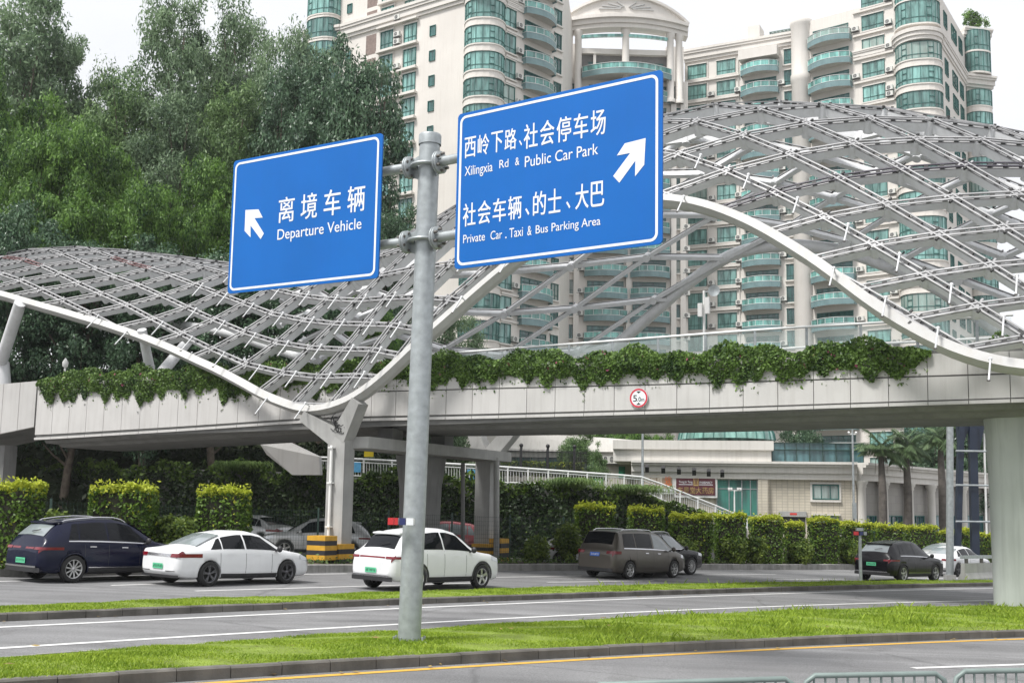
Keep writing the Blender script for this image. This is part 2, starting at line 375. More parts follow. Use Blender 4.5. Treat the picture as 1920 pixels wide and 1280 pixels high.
def kerb(cv, name, wd, h, m, stone, side=1, xs0=-45, xs1=60):
    """a row of kerb stones along a curve; side = which way the island lies"""
    b = MB(); x = xs0
    rnd = random.Random(name)
    while x < xs1:
        d = math.hypot(1, (cv.y(x + .2) - cv.y(x - .2)) / .4); dx = stone / d
        g = .006 / d; hh = h + rnd.uniform(-.006, .006); o = rnd.uniform(-.004, .004)
        n = 2
        pts = [cv.p(x + g + (dx - 2 * g) * k / n) for k in range(n + 1)]
        secs = []
        for k, p in enumerate(pts):
            nn = cv.nrm(x + dx * k / n); e = Vector((nn[0], nn[1], 0)) * side
            secs.append([p + e * o - Vector((0, 0, .05)), p + e * o + Vector((0, 0, hh - .025)), p + e * (o + .025) + Vector((0, 0, hh)), p + e * wd + Vector((0, 0, hh)), p + e * wd - Vector((0, 0, .05))])
        vs = [q for s_ in secs for q in s_]
        fs = [(i * 5 + k, i * 5 + (k + 1) % 5, (i + 1) * 5 + (k + 1) % 5, (i + 1) * 5 + k) for i in range(n) for k in range(5)]
        b.add(vs, fs + [(0, 4, 3, 2, 1), tuple(n * 5 + k for k in range(5))])
        x += dx
    return tag(b.build(name, m), kind='structure')
kerb(K1, 'near_kerb', .16, .16, M_kerbdark, .75)
kerb(M1, 'median_back_kerb', .12, .07, M_kerb, .75, -1)
kerb(K2, 'middle_kerb', .16, .15, M_kerbdark, .75)
kerb(M2, 'strip_back_kerb', .12, .07, M_kerb, .75, -1)
kerb(K3, 'far_kerb', .28, .27, M_kerb, 1.6)
# painted lines
def line(cv, off, wd, name, m, x0=-45, x1=60):
    n = max(2, int((x1 - x0) / 1.0)); xs = [x0 + (x1 - x0) * i / n for i in range(n + 1)]
    return strip(lambda x: cv.p(x, off - wd / 2), lambda x: cv.p(x, off + wd / 2), name, m, .006, xs)
line(K1, -.28, .16, 'yellow_edge_line', M_liney)
line(LA, 0, .17, 'lane_edge_line', M_linew)
line(LB, 0, .17, 'lane_edge_line', M_linew)
def dash(pa, pb, wd=.16):
    a, c = G(*pa), G(*pb); d = (c - a).normalized(); n = Vector((-d.y, d.x, 0)) * wd / 2
    b = MB(); b.add([(q.x, q.y, gz(q.x) + .006) for q in (a - n, c - n, c + n, a + n)], [(0, 1, 2, 3)])
    tag(b.build('lane_dash', M_linew), kind='structure')
for q in [((208, 1097), (372, 1092)), ((366, 1107.5), (900, 1092)), ((1026, 1091), (1225, 1088)), ((1455, 1086), (1584, 1085)),
          ((1317, 1077), (1455, 1076.5)), ((922, 1082), (1090, 1079)), ((-60, 1091), (272, 1082.5)), ((560, 1076.5), (650, 1075)), ((1712, 1252), (2100, 1239)),
          ((1690, 1084.5), (1830, 1083))]:
    dash(*q)
# grass islands
def island(ca, cb, name, z0=.13, bulge=.05):
    b = MB(); n = 5; vs = []
    for x in XS:
        p = ca.p(x, .12); q = cb.p(x, -.06)
        for k in range(n + 1):
            r = p.lerp(q, k / n); t = k / n
            vs.append((r.x, r.y, gz(r.x) + z0 * (1 - t) + .06 * t + bulge * math.sin(math.pi * t)))
    b.add(vs, [(i * (n + 1) + k, (i + 1) * (n + 1) + k, (i + 1) * (n + 1) + k + 1, i * (n + 1) + k + 1) for i in range(len(XS) - 1) for k in range(n)], 0, True)
    return tag(b.build(name, M_lawn), kind='structure')
island(K1, M1, 'grass_median'); island(K2, M2, 'grass_strip')
M_blade = leaf_mat('grass_blade', (.14, .235, .014), (.35, .46, .05), .3, .6, 1.1)
M_weed = leaf_mat('weed_blade', (.10, .18, .02), (.30, .40, .06), .3, .6, 1.2)
def grass(ca, cb, name, dens, h, x0, x1, m, z0=.13, bulge=.05, tall=0):
    vs = []; rng = np.random.default_rng(len(name)); xs = np.arange(x0, x1, .5)
    P = []; 
    for x in xs:
        p = ca.p(x, .05); q = cb.p(x, -.04); A = (q - p).length * .5 * math.hypot(1, 0)
        sl = math.hypot(1, (ca.y(x + .2) - ca.y(x - .2)) / .4)
        dist = max(10, p.y); k = int(A * sl * dens * min(1.3, (22 / dist)))
        for _ in range(k):
            xx = x + rng.random() * .5; t = rng.random()
            a = ca.p(xx, .05); c = cb.p(xx, -.04); r = a.lerp(c, t)
            P.append((r.x, r.y, gz(r.x) + z0 * (1 - t) + .06 * t + bulge * math.sin(math.pi * t) - .015))
    P = np.array(P); n = len(P)
    clump = .75 + .5 * np.sin(P[:, 0] * 1.7 + np.sin(P[:, 1] * 2.1) * 2) * np.sin(P[:, 1] * 1.3 + P[:, 0] * .6)
    hh = h * (.45 + rng.random(n) * .9) * np.clip(clump, .4, 1.4)
    if tall: 
        tl = (rng.random(n) < tall) & (P[:, 0] > 1.5); hh[tl] *= 1.8 + rng.random(tl.sum()) * 1.6
    an = rng.random(n) * 6.283; wd = .006 + rng.random(n) * .008; le = hh * (.2 + rng.random(n) * .7); la = rng.random(n) * 6.283
    V = np.zeros((n, 4, 3)); dx, dy = np.cos(an) * wd, np.sin(an) * wd
    V[:, 0] = P + np.stack([dx, dy, 0 * dx], 1); V[:, 1] = P - np.stack([dx, dy, 0 * dx], 1)
    V[:, 2] = P + np.stack([np.cos(la) * le * .35 - dx * .7, np.sin(la) * le * .35 - dy * .7, hh * .6], 1)
    V[:, 3] = P + np.stack([np.cos(la) * le, np.sin(la) * le, hh], 1)
    return tag(np_mesh(name, V, m), kind='stuff')
def np_mesh(name, V, m, parent=None, fmat=None, mats=None, origin=None, faces=None):
    """n quads given as (n,4,3)"""
    n = len(V); me = bpy.data.meshes.new(name)
    W = V.reshape(-1, 3)
    if origin is not None: W = W - np.array(origin)
    me.vertices.add(n * 4); me.vertices.foreach_set('co', W.astype(np.float32).ravel())
    me.loops.add(n * 4); me.loops.foreach_set('vertex_index', np.arange(n * 4, dtype=np.int32))
    me.polygons.add(n); me.polygons.foreach_set('loop_start', np.arange(0, n * 4, 4, dtype=np.int32))
    me.polygons.foreach_set('loop_total', np.full(n, 4, dtype=np.int32))
    for q in (mats or [m]): me.materials.append(q)
    if fmat is not None: me.polygons.foreach_set('material_index', fmat.astype(np.int32))
    me.update(calc_edges=True); me.validate()
    if name is None: return me
    return link(name, me, parent)
grass(K1, M1, 'lawn_grass', 1300, .048, -14, 21, M_blade, tall=.05)
grass(K2, M2, 'verge_grass', 900, .055, -16, 24, M_blade, tall=.015)

rng = np.random.default_rng(3); _P = []
for _ in range(140):
    x = rng.uniform(-12, 20); c_, o_ = ((K1, rng.uniform(-.35, .1)), (K1, rng.uniform(.2, 3.2)), (K2, rng.uniform(-.5, .05)), (M1, rng.uniform(-.4, .5)))[rng.integers(4)]
    q = c_.p(x, o_); _P.append((q.x, q.y, gz(q.x) + (.2 if c_ is K1 and o_ > .15 else .02)))
_P = np.array(_P); _n = len(_P); _a = rng.random(_n) * 6.28; _s = .03 + .05 * rng.random(_n); _V = np.zeros((_n, 4, 3))
for k in range(4): _V[:, k] = _P + np.stack([np.cos(_a + k * 1.571) * _s * (1 if k % 2 else .5), np.sin(_a + k * 1.571) * _s * (1 if k % 2 else .5), rng.random(_n) * .02], 1)
tag(np_mesh('leaf_litter', _V, leaf_mat('dry_leaf', (.10, .06, .02), (.36, .26, .09), .1, .7, 2)), kind='stuff')

# ------------------------------------------------------------------ foliage generators
def leaves(C, Nn, size, rng, aspect=.5, flat=.5, droop=0.0):
    """diamond leaves at centres C; Nn = preferred normals"""
    n = len(C)
    nr = Nn * flat + rng.normal(size=(n, 3)) * (1 - flat + .15); nr /= np.linalg.norm(nr, axis=1, keepdims=True) + 1e-9
    t = rng.normal(size=(n, 3)); t[:, 2] -= droop
    t -= nr * (t * nr).sum(1, keepdims=True); t /= np.linalg.norm(t, axis=1, keepdims=True) + 1e-9
    s_ = np.cross(nr, t); L_ = size * (.6 + .8 * rng.random((n, 1))); W_ = L_ * aspect
    V = np.zeros((n, 4, 3)); V[:, 0] = C - t * L_ * .5; V[:, 1] = C + s_ * W_ * .5 + t * L_ * .08; V[:, 2] = C + t * L_ * .5; V[:, 3] = C - s_ * W_ * .5 + t * L_ * .08
    return V
def crown(rng, blobs, n_clumps, n_leaf, size, clump_r, aspect=.5, droop=0.0, shell=.55):
    """leaf clumps scattered in the outer part of several ellipsoid lobes (cx,cy,cz,rx,ry,rz)"""
    vol = np.array([b[3] * b[4] + b[4] * b[5] for b in blobs]); vol = vol / vol.sum(); C = []; Nn = []; cc = []
    for _ in range(n_clumps):
        bb = blobs[rng.choice(len(blobs), p=vol)]
        d = rng.normal(size=3); d /= np.linalg.norm(d); r = shell + (1 - shell) * rng.random() ** .6
        c = np.array(bb[:3]) + d * np.array(bb[3:6]) * r
        k = max(4, int(n_leaf * (.5 + rng.random()))); R = clump_r * (.6 + .8 * rng.random())
        o = rng.normal(size=(k, 3)); o /= np.linalg.norm(o, axis=1, keepdims=True); o *= (rng.random((k, 1)) ** .45) * R
        o[:, 2] *= .65
        C.append(c + o); nn = o / R + d * .5 + np.array([0, 0, .5]); Nn.append(nn / (np.linalg.norm(nn, axis=1, keepdims=True) + 1e-9)); cc.append(c)
    C = np.concatenate(C); Nn = np.concatenate(Nn)
    return leaves(C, Nn, size, rng, aspect, .68, droop), cc

# ------------------------------------------------------------------ direction sign
pole_base = G(767, 1203, .12)
def txt(body, h, bold=.0):
    """lettering as a flat mesh: unit em, returns verts (x,y), faces"""
    c = bpy.data.curves.new('lettering', 'FONT'); c.body = body; c.offset = bold; c.resolution_u = 4
    o = bpy.data.objects.new('lettering', c); COL.objects.link(o)
    dg = bpy.context.evaluated_depsgraph_get(); me = bpy.data.meshes.new_from_object(o.evaluated_get(dg))
    v = [tuple(p.co[:2]) for p in me.vertices]; f = [tuple(p.vertices) for p in me.polygons]
    bpy.data.objects.remove(o); bpy.data.curves.remove(c); bpy.data.meshes.remove(me)
    return v, f
def fit_text(mb, body, box, P, bold=0.0, m=0, thick=.004):
    """fit lettering into box (u0,v0,u1,v1); P(u,v,off) -> 3-D"""
    v, f = txt(body, 1, 0.0)
    x0, x1 = min(p[0] for p in v), max(p[0] for p in v); y0, y1 = min(p[1] for p in v), max(p[1] for p in v)
    u0, v0, u1, v1 = box
    for k, (ox, oy) in enumerate(((0, 0), (1, 0), (0, 1), (1, 1)) if bold else ((0, 0),)):      # heavier strokes: overlaid copies a hair apart
        mb.add([P(u0 + ((p[0] - x0) / (x1 - x0)) * (u1 - u0) + ox * bold * .9 * (v1 - v0), v0 + (p[1] - y0) / (y1 - y0) * (v1 - v0) + oy * bold * .6 * (v1 - v0), thick + .0006 * k) for p in v], f, m)
SD = Vector((.848, -.53, 0)).normalized(); SN = Vector((-SD.y * -1, 0, 0))
SN = Vector((-.53, -.848, 0)).normalized()             # sign faces this way (towards the camera, to its left)
P0s = pole_base + SN * .34
def splane(px, py): return onplane(px, py, (P0s.x, P0s.y), (SN.x, SN.y))
sign = empty('direction_sign', pole_base)
tag(sign, 'tall grey steel pole on the grass carrying two blue direction boards', 'road sign')
ORG = tuple(pole_base)
ptop = at(797, 262, pole_base.y)
b = MB()
lean = Vector((pole_base.x + .12, pole_base.y, ptop.z))
b.path([pole_base, pole_base.lerp(lean, .5), lean], [.192, .186, .18], 20)
b.build('pole', M_galv, sign, ORG)
b = MB(); b.lathe([(.2, -.1), (.2, .06), (.19, .09), (.02, .13), (.001, .13)], tuple(lean), 20); b.build('pole_cap', M_galv, sign, ORG)
b = MB(); b.box(pole_base + Vector((0, 0, .01)), (.62, .62, .03))
for i in range(8):
    q = i * math.pi / 4 + .3; b.tube(pole_base + Vector((.26 * math.cos(q), .26 * math.sin(q), .01)), pole_base + Vector((.26 * math.cos(q), .26 * math.sin(q), .1)), .02, n=6)
b.build('base_flange', M_galv, sign, ORG)

def rrect(u0, v0, u1, v1, r, n=5):
    out = []
    for cx, cy, a0 in ((u1 - r, v1 - r, 0), (u0 + r, v1 - r, 90), (u0 + r, v0 + r, 180), (u1 - r, v0 + r, 270)):
        for k in range(n + 1):
            a = rad(a0 + 90 * k / n); out.append((cx + r * math.cos(a), cy + r * math.sin(a)))
    return out
def board(corners, lines, arrow, label, fillr=.84):
    tl, tr, br, bl = [splane(*c) for c in corners]
    s0 = ((tl - P0s).dot(SD) + (bl - P0s).dot(SD)) / 2; s1 = ((tr - P0s).dot(SD) + (br - P0s).dot(SD)) / 2
    zt = (tl.z + tr.z) / 2; zb = (bl.z + br.z) / 2
    tl_t, tr_t, bl_t, br_t = tl.z, tr.z, bl.z, br.z
    W, H = s1 - s0, zt - zb
    def P(u, v, off=0.0):             # u,v in metres from the lower left corner; board may hang a touch out of level
        a = u / W; c = v / H
        zz = (bl_t * (1 - a) + br_t * a) * (1 - c) + (tl_t * (1 - a) + tr_t * a) * c
        q = P0s + SD * (s0 + u); return Vector((q.x, q.y, zz)) + SN * off
    mb = MB(); poly = [P(u, v, 0) for u, v in rrect(0, 0, W, H, .07)]
    n = len(poly); bk = [p - SN * .03 for p in poly]
    mb.add(poly, [tuple(range(n))], 0); mb.add(bk, [tuple(range(n - 1, -1, -1))], 1); mb.add(poly + bk, [(i, n + i, n + (i + 1) % n, (i + 1) % n) for i in range(n)], 0)
    bo = mb.build('sign_board', [M_blue, M_signback], sign, ORG); bo['label'] = label
    mb = MB(); a = rrect(.05, .05, W - .07, H - .05, .12); c = rrect(.092, .092, W - .112, H - .092, .085); n = len(a)
    mb.add([P(u, v, .004) for u, v in a] + [P(u, v, .004) for u, v in c], [(i, (i + 1) % n, n + (i + 1) % n, n + i) for i in range(n)])
    mb.build('border', M_signw, bo, ORG)
    for body, u0, v0, u1, v1, bold in lines:      # u along the photo's board edge, v from the top
        tp = [corners[0][i] * (1 - .5) + corners[3][i] * .5 for i in (0, 1)]; te = [corners[1][i] * .5 + corners[2][i] * .5 for i in (0, 1)]
        uf = lambda u: ((splane(tp[0] + (te[0] - tp[0]) * u, tp[1] + (te[1] - tp[1]) * u) - P0s).dot(SD) - s0) / W
        u0, u1 = uf(u0), uf(u1)
        mb = MB()
        if ord(body[0]) > 0x4e00:            # Chinese characters keep a gap between them
            pt = (u1 - u0) / (len(body) - 1 + fillr)
            for q, ch in enumerate(body): fit_text(mb, ch, ((u0 + pt * q) * W, (1 - v1) * H, (u0 + pt * (q + fillr)) * W, (1 - v0) * H), P, bold)
        else: fit_text(mb, body, (u0 * W, (1 - v1) * H, u1 * W, (1 - v0) * H), P, bold)
        mb.build('lettering', M_signw, bo, ORG)
    mb = MB(); pts = [splane(*q) + SN * .005 for q in arrow]; mb.add(pts, [tuple(range(len(pts)))]); mb.build('arrow', M_signw, bo, ORG)
    # rear stiffeners
    mb = MB()
    for fr in (.2, .5, .8): mb.bar(P(.1, H * fr, -.05), P(W - .1, H * fr, -.05), .04, .06)
    mb.build('stiffener', M_galv, bo, ORG)
    return P, W, H
k = 1 / 3.765
arL = [(400 + x * k, 220 + y * k) for x, y in [(228, 655), (320, 650), (350, 708), (292, 712), (358, 820), (335, 860), (264, 764), (264, 848), (222, 802)]]
k = 1 / 3.122
arR = [(820 + x * k, 110 + y * k) for x, y in [(1220, 466), (1212, 622), (1158, 690), (1160, 598), (1066, 727), (1030, 688), (1130, 553), (1052, 568), (1098, 497)]]
PL, WL, HL = board([(440, 302), (718.5, 249), (708, 521), (425, 551)],
      [('离境车辆', .318, .342, .893, .525, .018), ('Departure Vehicle', .318, .572, .878, .672, .008)], arL, 'blue board with an up-left arrow reading Departure Vehicle', .70)
PR, WR, HR = board([(859, 215), (1244, 130), (1240, 457), (852, 505)],
      [('西岭下路', .036, .166, .288, .298, .018), ('、', .302, .250, .316, .285, .03), ('社会停车场', .325, .160, .722, .312, .018),
       ('Xilingxia', .040, .352, .175, .432, .008), ('Rd', .208, .352, .252, .403, .008), ('&', .285, .355, .305, .404, .008), ('Public Car Park', .332, .358, .688, .426, .008),
       ('社会车辆', .036, .592, .318, .738, .018), ('、', .338, .680, .357, .725, .03), ('的士', .375, .590, .510, .735, .018), ('、', .536, .678, .555, .722, .03), ('大巴', .580, .588, .718, .735, .018),
       ('Private', .040, .790, .145, .843, .008), ('Car', .172, .790, .228, .845, .008), ('.', .243, .838, .250, .848, .01), ('Taxi', .263, .790, .328, .848, .008), ('&', .350, .792, .370, .850, .008), ('Bus Parking Area', .390, .795, .702, .862, .008)],
      arR, 'larger blue board with an up-right arrow reading Public Car Park and Taxi')
# cantilever arms and clamps (two levels)
for py in (312, 452):
    zc = at(793, py, pole_base.y).z; c = Vector((pole_base.x + .09 * (zc / ptop.z), pole_base.y, zc))
    mb = MB()
    for sgn in (-1, 1):
        end = (WL - .1 if sgn < 0 else WR - .1)
        a0 = c + SD * sgn * .34 + SN * .1
        reach = 2.9 if sgn < 0 else 3.9
        mb.path([a0, a0 + SD * sgn * .3 + SN * .02, a0 + SD * sgn * reach + SN * .06], .085, 12)
    mb.build('arm', M_galv, sign, ORG)
    mb = MB()
    mb.lathe([(.188, -.02), (.30, -.02), (.30, .02), (.188, .02)], tuple(c), 20)
    for sgn in (-1, 1):
        q = c + SD * sgn * .30 + SN * .08; X = SD * sgn
        mb.lathe([(.001, -.012), (.2, -.012), (.2, .012), (.001, .012)], (0, 0, 0), 18)
        # turn the last disc to face along the arm
        nv = 18 * 4
        for i in range(len(mb.v) - nv, len(mb.v)):
            x, y, z = mb.v[i]; p = q + X * z + SN * x + Vector((0, 0, 1)) * y; mb.v[i] = tuple(p)
        q2 = q + X * .045
        mb.lathe([(.001, -.012), (.2, -.012), (.2, .012), (.001, .012)], (0, 0, 0), 18)
        for i in range(len(mb.v) - nv, len(mb.v)):
            x, y, z = mb.v[i]; p = q2 + X * z + SN * x + Vector((0, 0, 1)) * y; mb.v[i] = tuple(p)
        for zs in (-1, 1):
            mb.prism([c + SD * sgn * .17 + Vector((0, 0, .0)), c + SD * sgn * .30 + Vector((0, 0, 0)), c + SD * sgn * .30 + Vector((0, 0, zs * .17)), c + SD * sgn * .17 + Vector((0, 0, zs * .22))], SN * .015)
    fl = mb.build('clamp', M_galv, sign, ORG)
    for sgn in (-1, 1):
        q = c + SD * sgn * .32 + SN * .08
        for a in range(6):
            o = (SN * math.cos(a * 1.047 + .5) + Vector((0, 0, 1)) * math.sin(a * 1.047 + .5)) * .15
            mb = MB(); mb.tube(q + o - SD * sgn * .05, q + o + SD * sgn * .1, .026, n=6); mb.build('bolt', M_bolt, fl, ORG)
# red/blue reflector bar
zc = at(763, 977, pole_base.y - .2).z
lc = at(752, 977, pole_base.y - .3)
bx = Vector((1, -.12, 0)).normalized(); by = Vector((.12, 1, 0)).normalized()
M_lred = mat('red_lens', (.5, .015, .02), .3, coat=.4); M_lblue = mat('blue_lens', (.012, .02, .11), .3, coat=.4)
mb = MB(); mb.box(lc + bx * 0.0 + by * .02, (.44, .05, .10), 0, bx, by); lb = mb.build('warning_light_bar', M_whitepaint, sign, ORG)
for nm, o, wd, mm in (('red_lens', -.165, .10, M_lred), ('red_lens', -.075, .06, M_lred), ('blue_lens', .03, .11, M_lblue), ('white_lens', .155, .12, M_signw)):
    mb = MB(); mb.box(lc + bx * o - by * .02, (wd, .05, .115), 0, bx, by); mb.build(nm, mm, lb, ORG)

# ------------------------------------------------------------------ footbridge frame: t along it (towards camera right), c across it (away)
BO = Vector((-7, 43.6, 0)); BA = Vector((.876, -.482, 0)).normalized(); BC = Vector((.482, .876, 0)).normalized()
def bp(t, c, z): return BO + BA * t + BC * c + Vector((0, 0, z))
def tz(px, py, c=0.0):
    o = BO + BC * c; p = onplane(px, py, (o.x, o.y), (BC.x, BC.y)); return (p - o).dot(BA), p.z
def smooth_fn(pts, sig=1.0, lo=-45, hi=40):
    pts = sorted(pts); x = np.array([p[0] for p in pts]); y = np.array([p[1] for p in pts])
    g = np.arange(lo - 5, hi + 5, .1); v = np.interp(g, x, y)
    # keep end slopes flat
    kk = np.exp(-.5 * (np.arange(-40, 41) * .1 / sig) ** 2); kk /= kk.sum()
    vp = np.concatenate([np.full(40, v[0]), v, np.full(40, v[-1])]); v = np.convolve(vp, kk, 'valid')
    return lambda q: float(np.interp(q, g, v))
CM = 5.1                                      # the ridge of the canopy, across the bridge
def drop(a): return 8.0 * (abs(a) / 6.6) ** 2.25
RIDGE = smooth_fn([(lambda q: (q[0], q[1] + drop(1.2)))(tz(x, y, CM - 1.2)) for x, y in
                   [(-140, 505), (0, 478), (60, 470), (110, 465), (200, 471), (300, 482), (430, 500), (530, 502), (620, 495), (710, 470), (780, 440), (849, 396), (960, 330), (1100, 258), (1240, 214), (1330, 199), (1430, 194), (1540, 196), (1650, 205), (1780, 226), (1920, 252), (2060, 290)]], .9)
def surf(t, a): return bp(t, CM - a, RIDGE(t) - drop(a))
EDGE_F = [(-250, 590), (-120, 552), (-60, 546), (0, 551), (100, 580), (200, 609), (265, 631), (330, 656), (420, 697), (500, 742), (555, 763), (592, 767), (640, 756), (690, 731), (740, 690), (762, 657), (808, 622), (888, 551), (942, 504), (1000, 460), (1100, 405), (1180, 377), (1240, 371), (1300, 378), (1340, 390), (1400, 414), (1440, 434), (1520, 484), (1600, 546), (1700, 613), (1750, 641), (1800, 662), (1850, 677), (1920, 687), (2000, 690), (2200, 670)]
EDGE_B = [(-300, 640), (0, 600), (200, 590), (420, 620), (600, 680), (800, 720), (1000, 720), (1060, 700), (1157, 645), (1280, 536), (1347, 486), (1414, 461), (1500, 456), (1600, 470), (1750, 530), (1900, 640), (2000, 680), (2200, 680)]
ex = np.array([p[0] for p in EDGE_F]); ey = np.array([p[1] for p in EDGE_F]); bxp = np.array([p[0] for p in EDGE_B]); byp = np.array([p[1] for p in EDGE_B])
def trim(t, sgn):
    px_, py_ = (ex, ey) if sgn > 0 else (bxp, byp)
    a = .8
    while a < 7.3:
        x, y = proj(surf(t, sgn * a))
        if y > np.interp(x, px_, py_): return a
        a += .05
    return 7.3
tg = np.arange(-34, 33, .4)
AF_ = np.array([trim(t, 1) for t in tg]); AB_ = np.array([trim(t, -1) for t in tg])
def sm(v, sig=1.6):
    kk = np.exp(-.5 * (np.arange(-10, 11) / sig) ** 2); kk /= kk.sum(); return np.convolve(np.concatenate([np.full(10, v[0]), v, np.full(10, v[-1])]), kk, 'valid')
AF_, AB_ = sm(AF_), sm(AB_)
def AF(t): return float(np.interp(t, tg, AF_))
def AB(t): return float(np.interp(t, tg, AB_))
def snorm(t, a):
    e = .05; n = (surf(t, a + e) - surf(t, a - e)).cross(surf(t + e, a) - surf(t - e, a)); n.normalize()
    return n if n.z > 0 else -n
# arc length across the shell
aa = np.linspace(0, 9, 400); arc = np.concatenate([[0], np.cumsum(np.hypot(np.diff(aa), np.diff([drop(q) for q in aa])))])
def a_of_s(s_): return math.copysign(float(np.interp(abs(s_), arc, aa)), s_)
# the diamond grid is stretched and skewed along the bridge: node (i, row v) -> (t along the bridge, arc length from the ridge)
def _clamp(x, a, b): return a if x < a else b if x > b else x
def node(i, v):
    q = _clamp(i, -3.4, 2.2); tl = -8.5013 + 3.6979 * q - .2133 * q * q + (3.6979 - .4266 * q) * (i - q)
    tl += (.2656 + .1769 * _clamp(i, -3.4, 1.4)) * v; sl = 6.5202 - .1746 * q + (.7277 + .0941 * _clamp(i, -1.7, 1.0)) * v
    j, u = i - 6.5, v + 3; q = _clamp(j, -1.5, 4.0); tr_ = 14.2841 + 3.9862 * q - .1502 * q * q + (3.9862 - .3004 * q) * (j - q)
    tr_ += (-.1366 - .0079 * q) * u; sr = 3.4966 + .1726 * q + (.9413 - .0667 * q) * u
    w_ = _clamp((i - 2.4) / 4.4, 0, 1); w_ = w_ * w_ * (3 - 2 * w_)
    return tl + (tr_ - tl) * w_, sl + (sr - sl) * w_
canopy = empty('lattice_canopy', bp(0, 0, gz(-7)))
tag(canopy, 'white wavy steel lattice canopy arching over the footbridge', 'canopy')
CO = tuple(bp(0, 0, gz(-7)))
def clip_member(pa, pb):
    """(t,s) end points -> the part inside both edges"""
    N_ = 24; ok = []
    for k in range(N_ + 1):
        q = k / N_; t = pa[0] + (pb[0] - pa[0]) * q; a = a_of_s(pa[1] + (pb[1] - pa[1]) * q)
        ok.append(-AB(t) <= a <= AF(t))
    if not any(ok): return None
    i0 = ok.index(True); i1 = N_ - ok[::-1].index(True)
    if i1 <= i0: return None
    f = lambda q: (pa[0] + (pb[0] - pa[0]) * q, a_of_s(pa[1] + (pb[1] - pa[1]) * q))
    return f(i0 / N_), f(i1 / N_)
V0_, V1_ = -30, 16
M_clipred = mat('red_oxide_steel', (.14, .06, .06), .6, var=.2); M_dkrail = mat('dark_gasket', (.05, .045, .06), .55)
rods_left = 72
hub_done = set()
def member(mb, rl, m0, m1, top, dark=0):
    A, B_ = surf(*m0), surf(*m1)
    n = (snorm(*m0) + snorm(*m1)).normalized()
    if (B_ - A).length < .25: return
    A = A + (B_ - A).normalized() * .0; 
    hb_ = float(np.interp(m0[0], [-20, -6], [.20, .30])); mb.bar(A, B_, .16, hb_, 0, n, -hb_ / 2)
    d = (B_ - A).normalized(); sd_ = d.cross(n).normalized()
    a2, b2 = A, B_
    if (b2 - a2).length < .3: return
    rm = dark
    for sg in (-1, 1): rl.bar(a2 + sd_ * sg * .08 + n * .12, b2 + sd_ * sg * .08 + n * .12, .05, .045, rm, n)
    rl.bar(a2 + n * .02, b2 + n * .02, .15, .035, 0, n)
    k = max(2, int((b2 - a2).length / .42))
    for j in range(k):
        p = a2.lerp(b2, (j + .5) / k); rl.box(p + n * .085, (.13, .12, .09), 1, d, sd_, n)
def hub(mb, rl, i, v):
    t, a = node(i, v); a = a_of_s(a)
    if not (-AB(t) + .1 < a < AF(t) - .1): return
    p = surf(t, a); n = snorm(t, a); mb.tube(p - n * .42, p + n * .04, .17, n=12)
    rl.tube(p + n * .04, p + n * .12, .05, n=8)
    d = n.orthogonal().normalized()
    for q in range(4): rl.box(p + n * (.1 + .03 * (q % 2)) + (d * math.cos(q * 1.3 + i) + n.cross(d) * math.sin(q * 1.3 + i)) * .20, (.11, .06, .08), (0, 1, 0, 1, 1)[q], d, n.cross(d), n)
for fam in (1, -1):
    for k in range(-24, 26):
        mb, rl = MB(), MB(); nmem = 0
        for v in range(V0_, V1_):
            # a rib gains half a period per row along the bridge (fam=1 downhill, fam=-1 uphill on the street side)
            h0 = k + fam * v * .5 if fam == 1 else k - v * .5
            h1 = k + fam * (v + 1) * .5 if fam == 1 else k - (v + 1) * .5
            pa = node(h0, v); pb = node(h1, v + 1)
            if pb[0] < -33 or pa[0] > 31 or max(abs(pa[1]), abs(pb[1])) > 12.5: continue
            if pb[0] < -9 and min(pa[1], pb[1]) < -1.2: continue
            cm_ = clip_member(pa, pb)
            if cm_ is None: continue
            dark = 2 if (fam == -1 and k == 8) else (3 if (fam == 1 and k in (0, 2) and -9 < v < -6) else 0)
            member(mb, rl, cm_[0], cm_[1], True, dark); nmem += 1
            if fam == 1:
                hub(mb, rl, h0, v)
        if nmem and mb.f:
            rib = mb.build('lattice_rib', M_white, canopy, CO)
            if rl.f: rl.build('clamp_rail', [M_rail, M_clip, M_dkrail, M_clipred], rib, CO)
# rods that once held the covering
for v in range(14, -14, -1):
    for k in range(-8, 16):
        t, s_n = node(k + (v % 2) * .5 + .25, v + .5)
        if t < -17 or t > 29 or rods_left <= 0: continue
        s_e = float(np.interp(AF(t), aa, arc)); a = a_of_s(s_n)
        if s_n > s_e + .15 or s_n < s_e - (5.2 if t < 6 else 3.4): continue
        if t < -9 and s_n < s_e - 1.0: continue
        if proj(surf(t, a))[0] < 150: continue
        p = surf(t, a); n = snorm(t, a); h = p + n * .38
        e = h - BC * .62 - Vector((0, 0, .66)); mb = MB()
        mb.tube(p, h, .025, n=6); mb.tube(h, e, .026, n=7); mb.ball(h, .06, 0, 8, 5); mb.box(e, (.07, .07, .04), 1)
        mb.build('rod', [M_white, M_bolt], canopy, CO); rods_left -= 1
# edge beams
M_cream = mat('pale_painted_steel', (.44, .44, .43), .5, var=.09, scale=.8, streak=.45, dirt=(.36, .33, .28))
tt = np.arange(-33, 31.5, .35)
ptsF = [surf(t, AF(t)) for t in tt]; upF = [(snorm(t, AF(t)) * .8 + Vector((0, 0, .2))) for t in tt]
mb = MB(); mb.sweep(ptsF, [(-.15, .17), (.17, .17), (.17, -.1), (.07, -.3), (-.15, -.3)], upF); mb.build('edge_beam', M_cream, canopy, CO)
ptsB = [surf(t, -AB(t)) for t in tt]
mb = MB(); mb.path(ptsB, .26, 12); mb.build('edge_tube', M_white, canopy, CO)
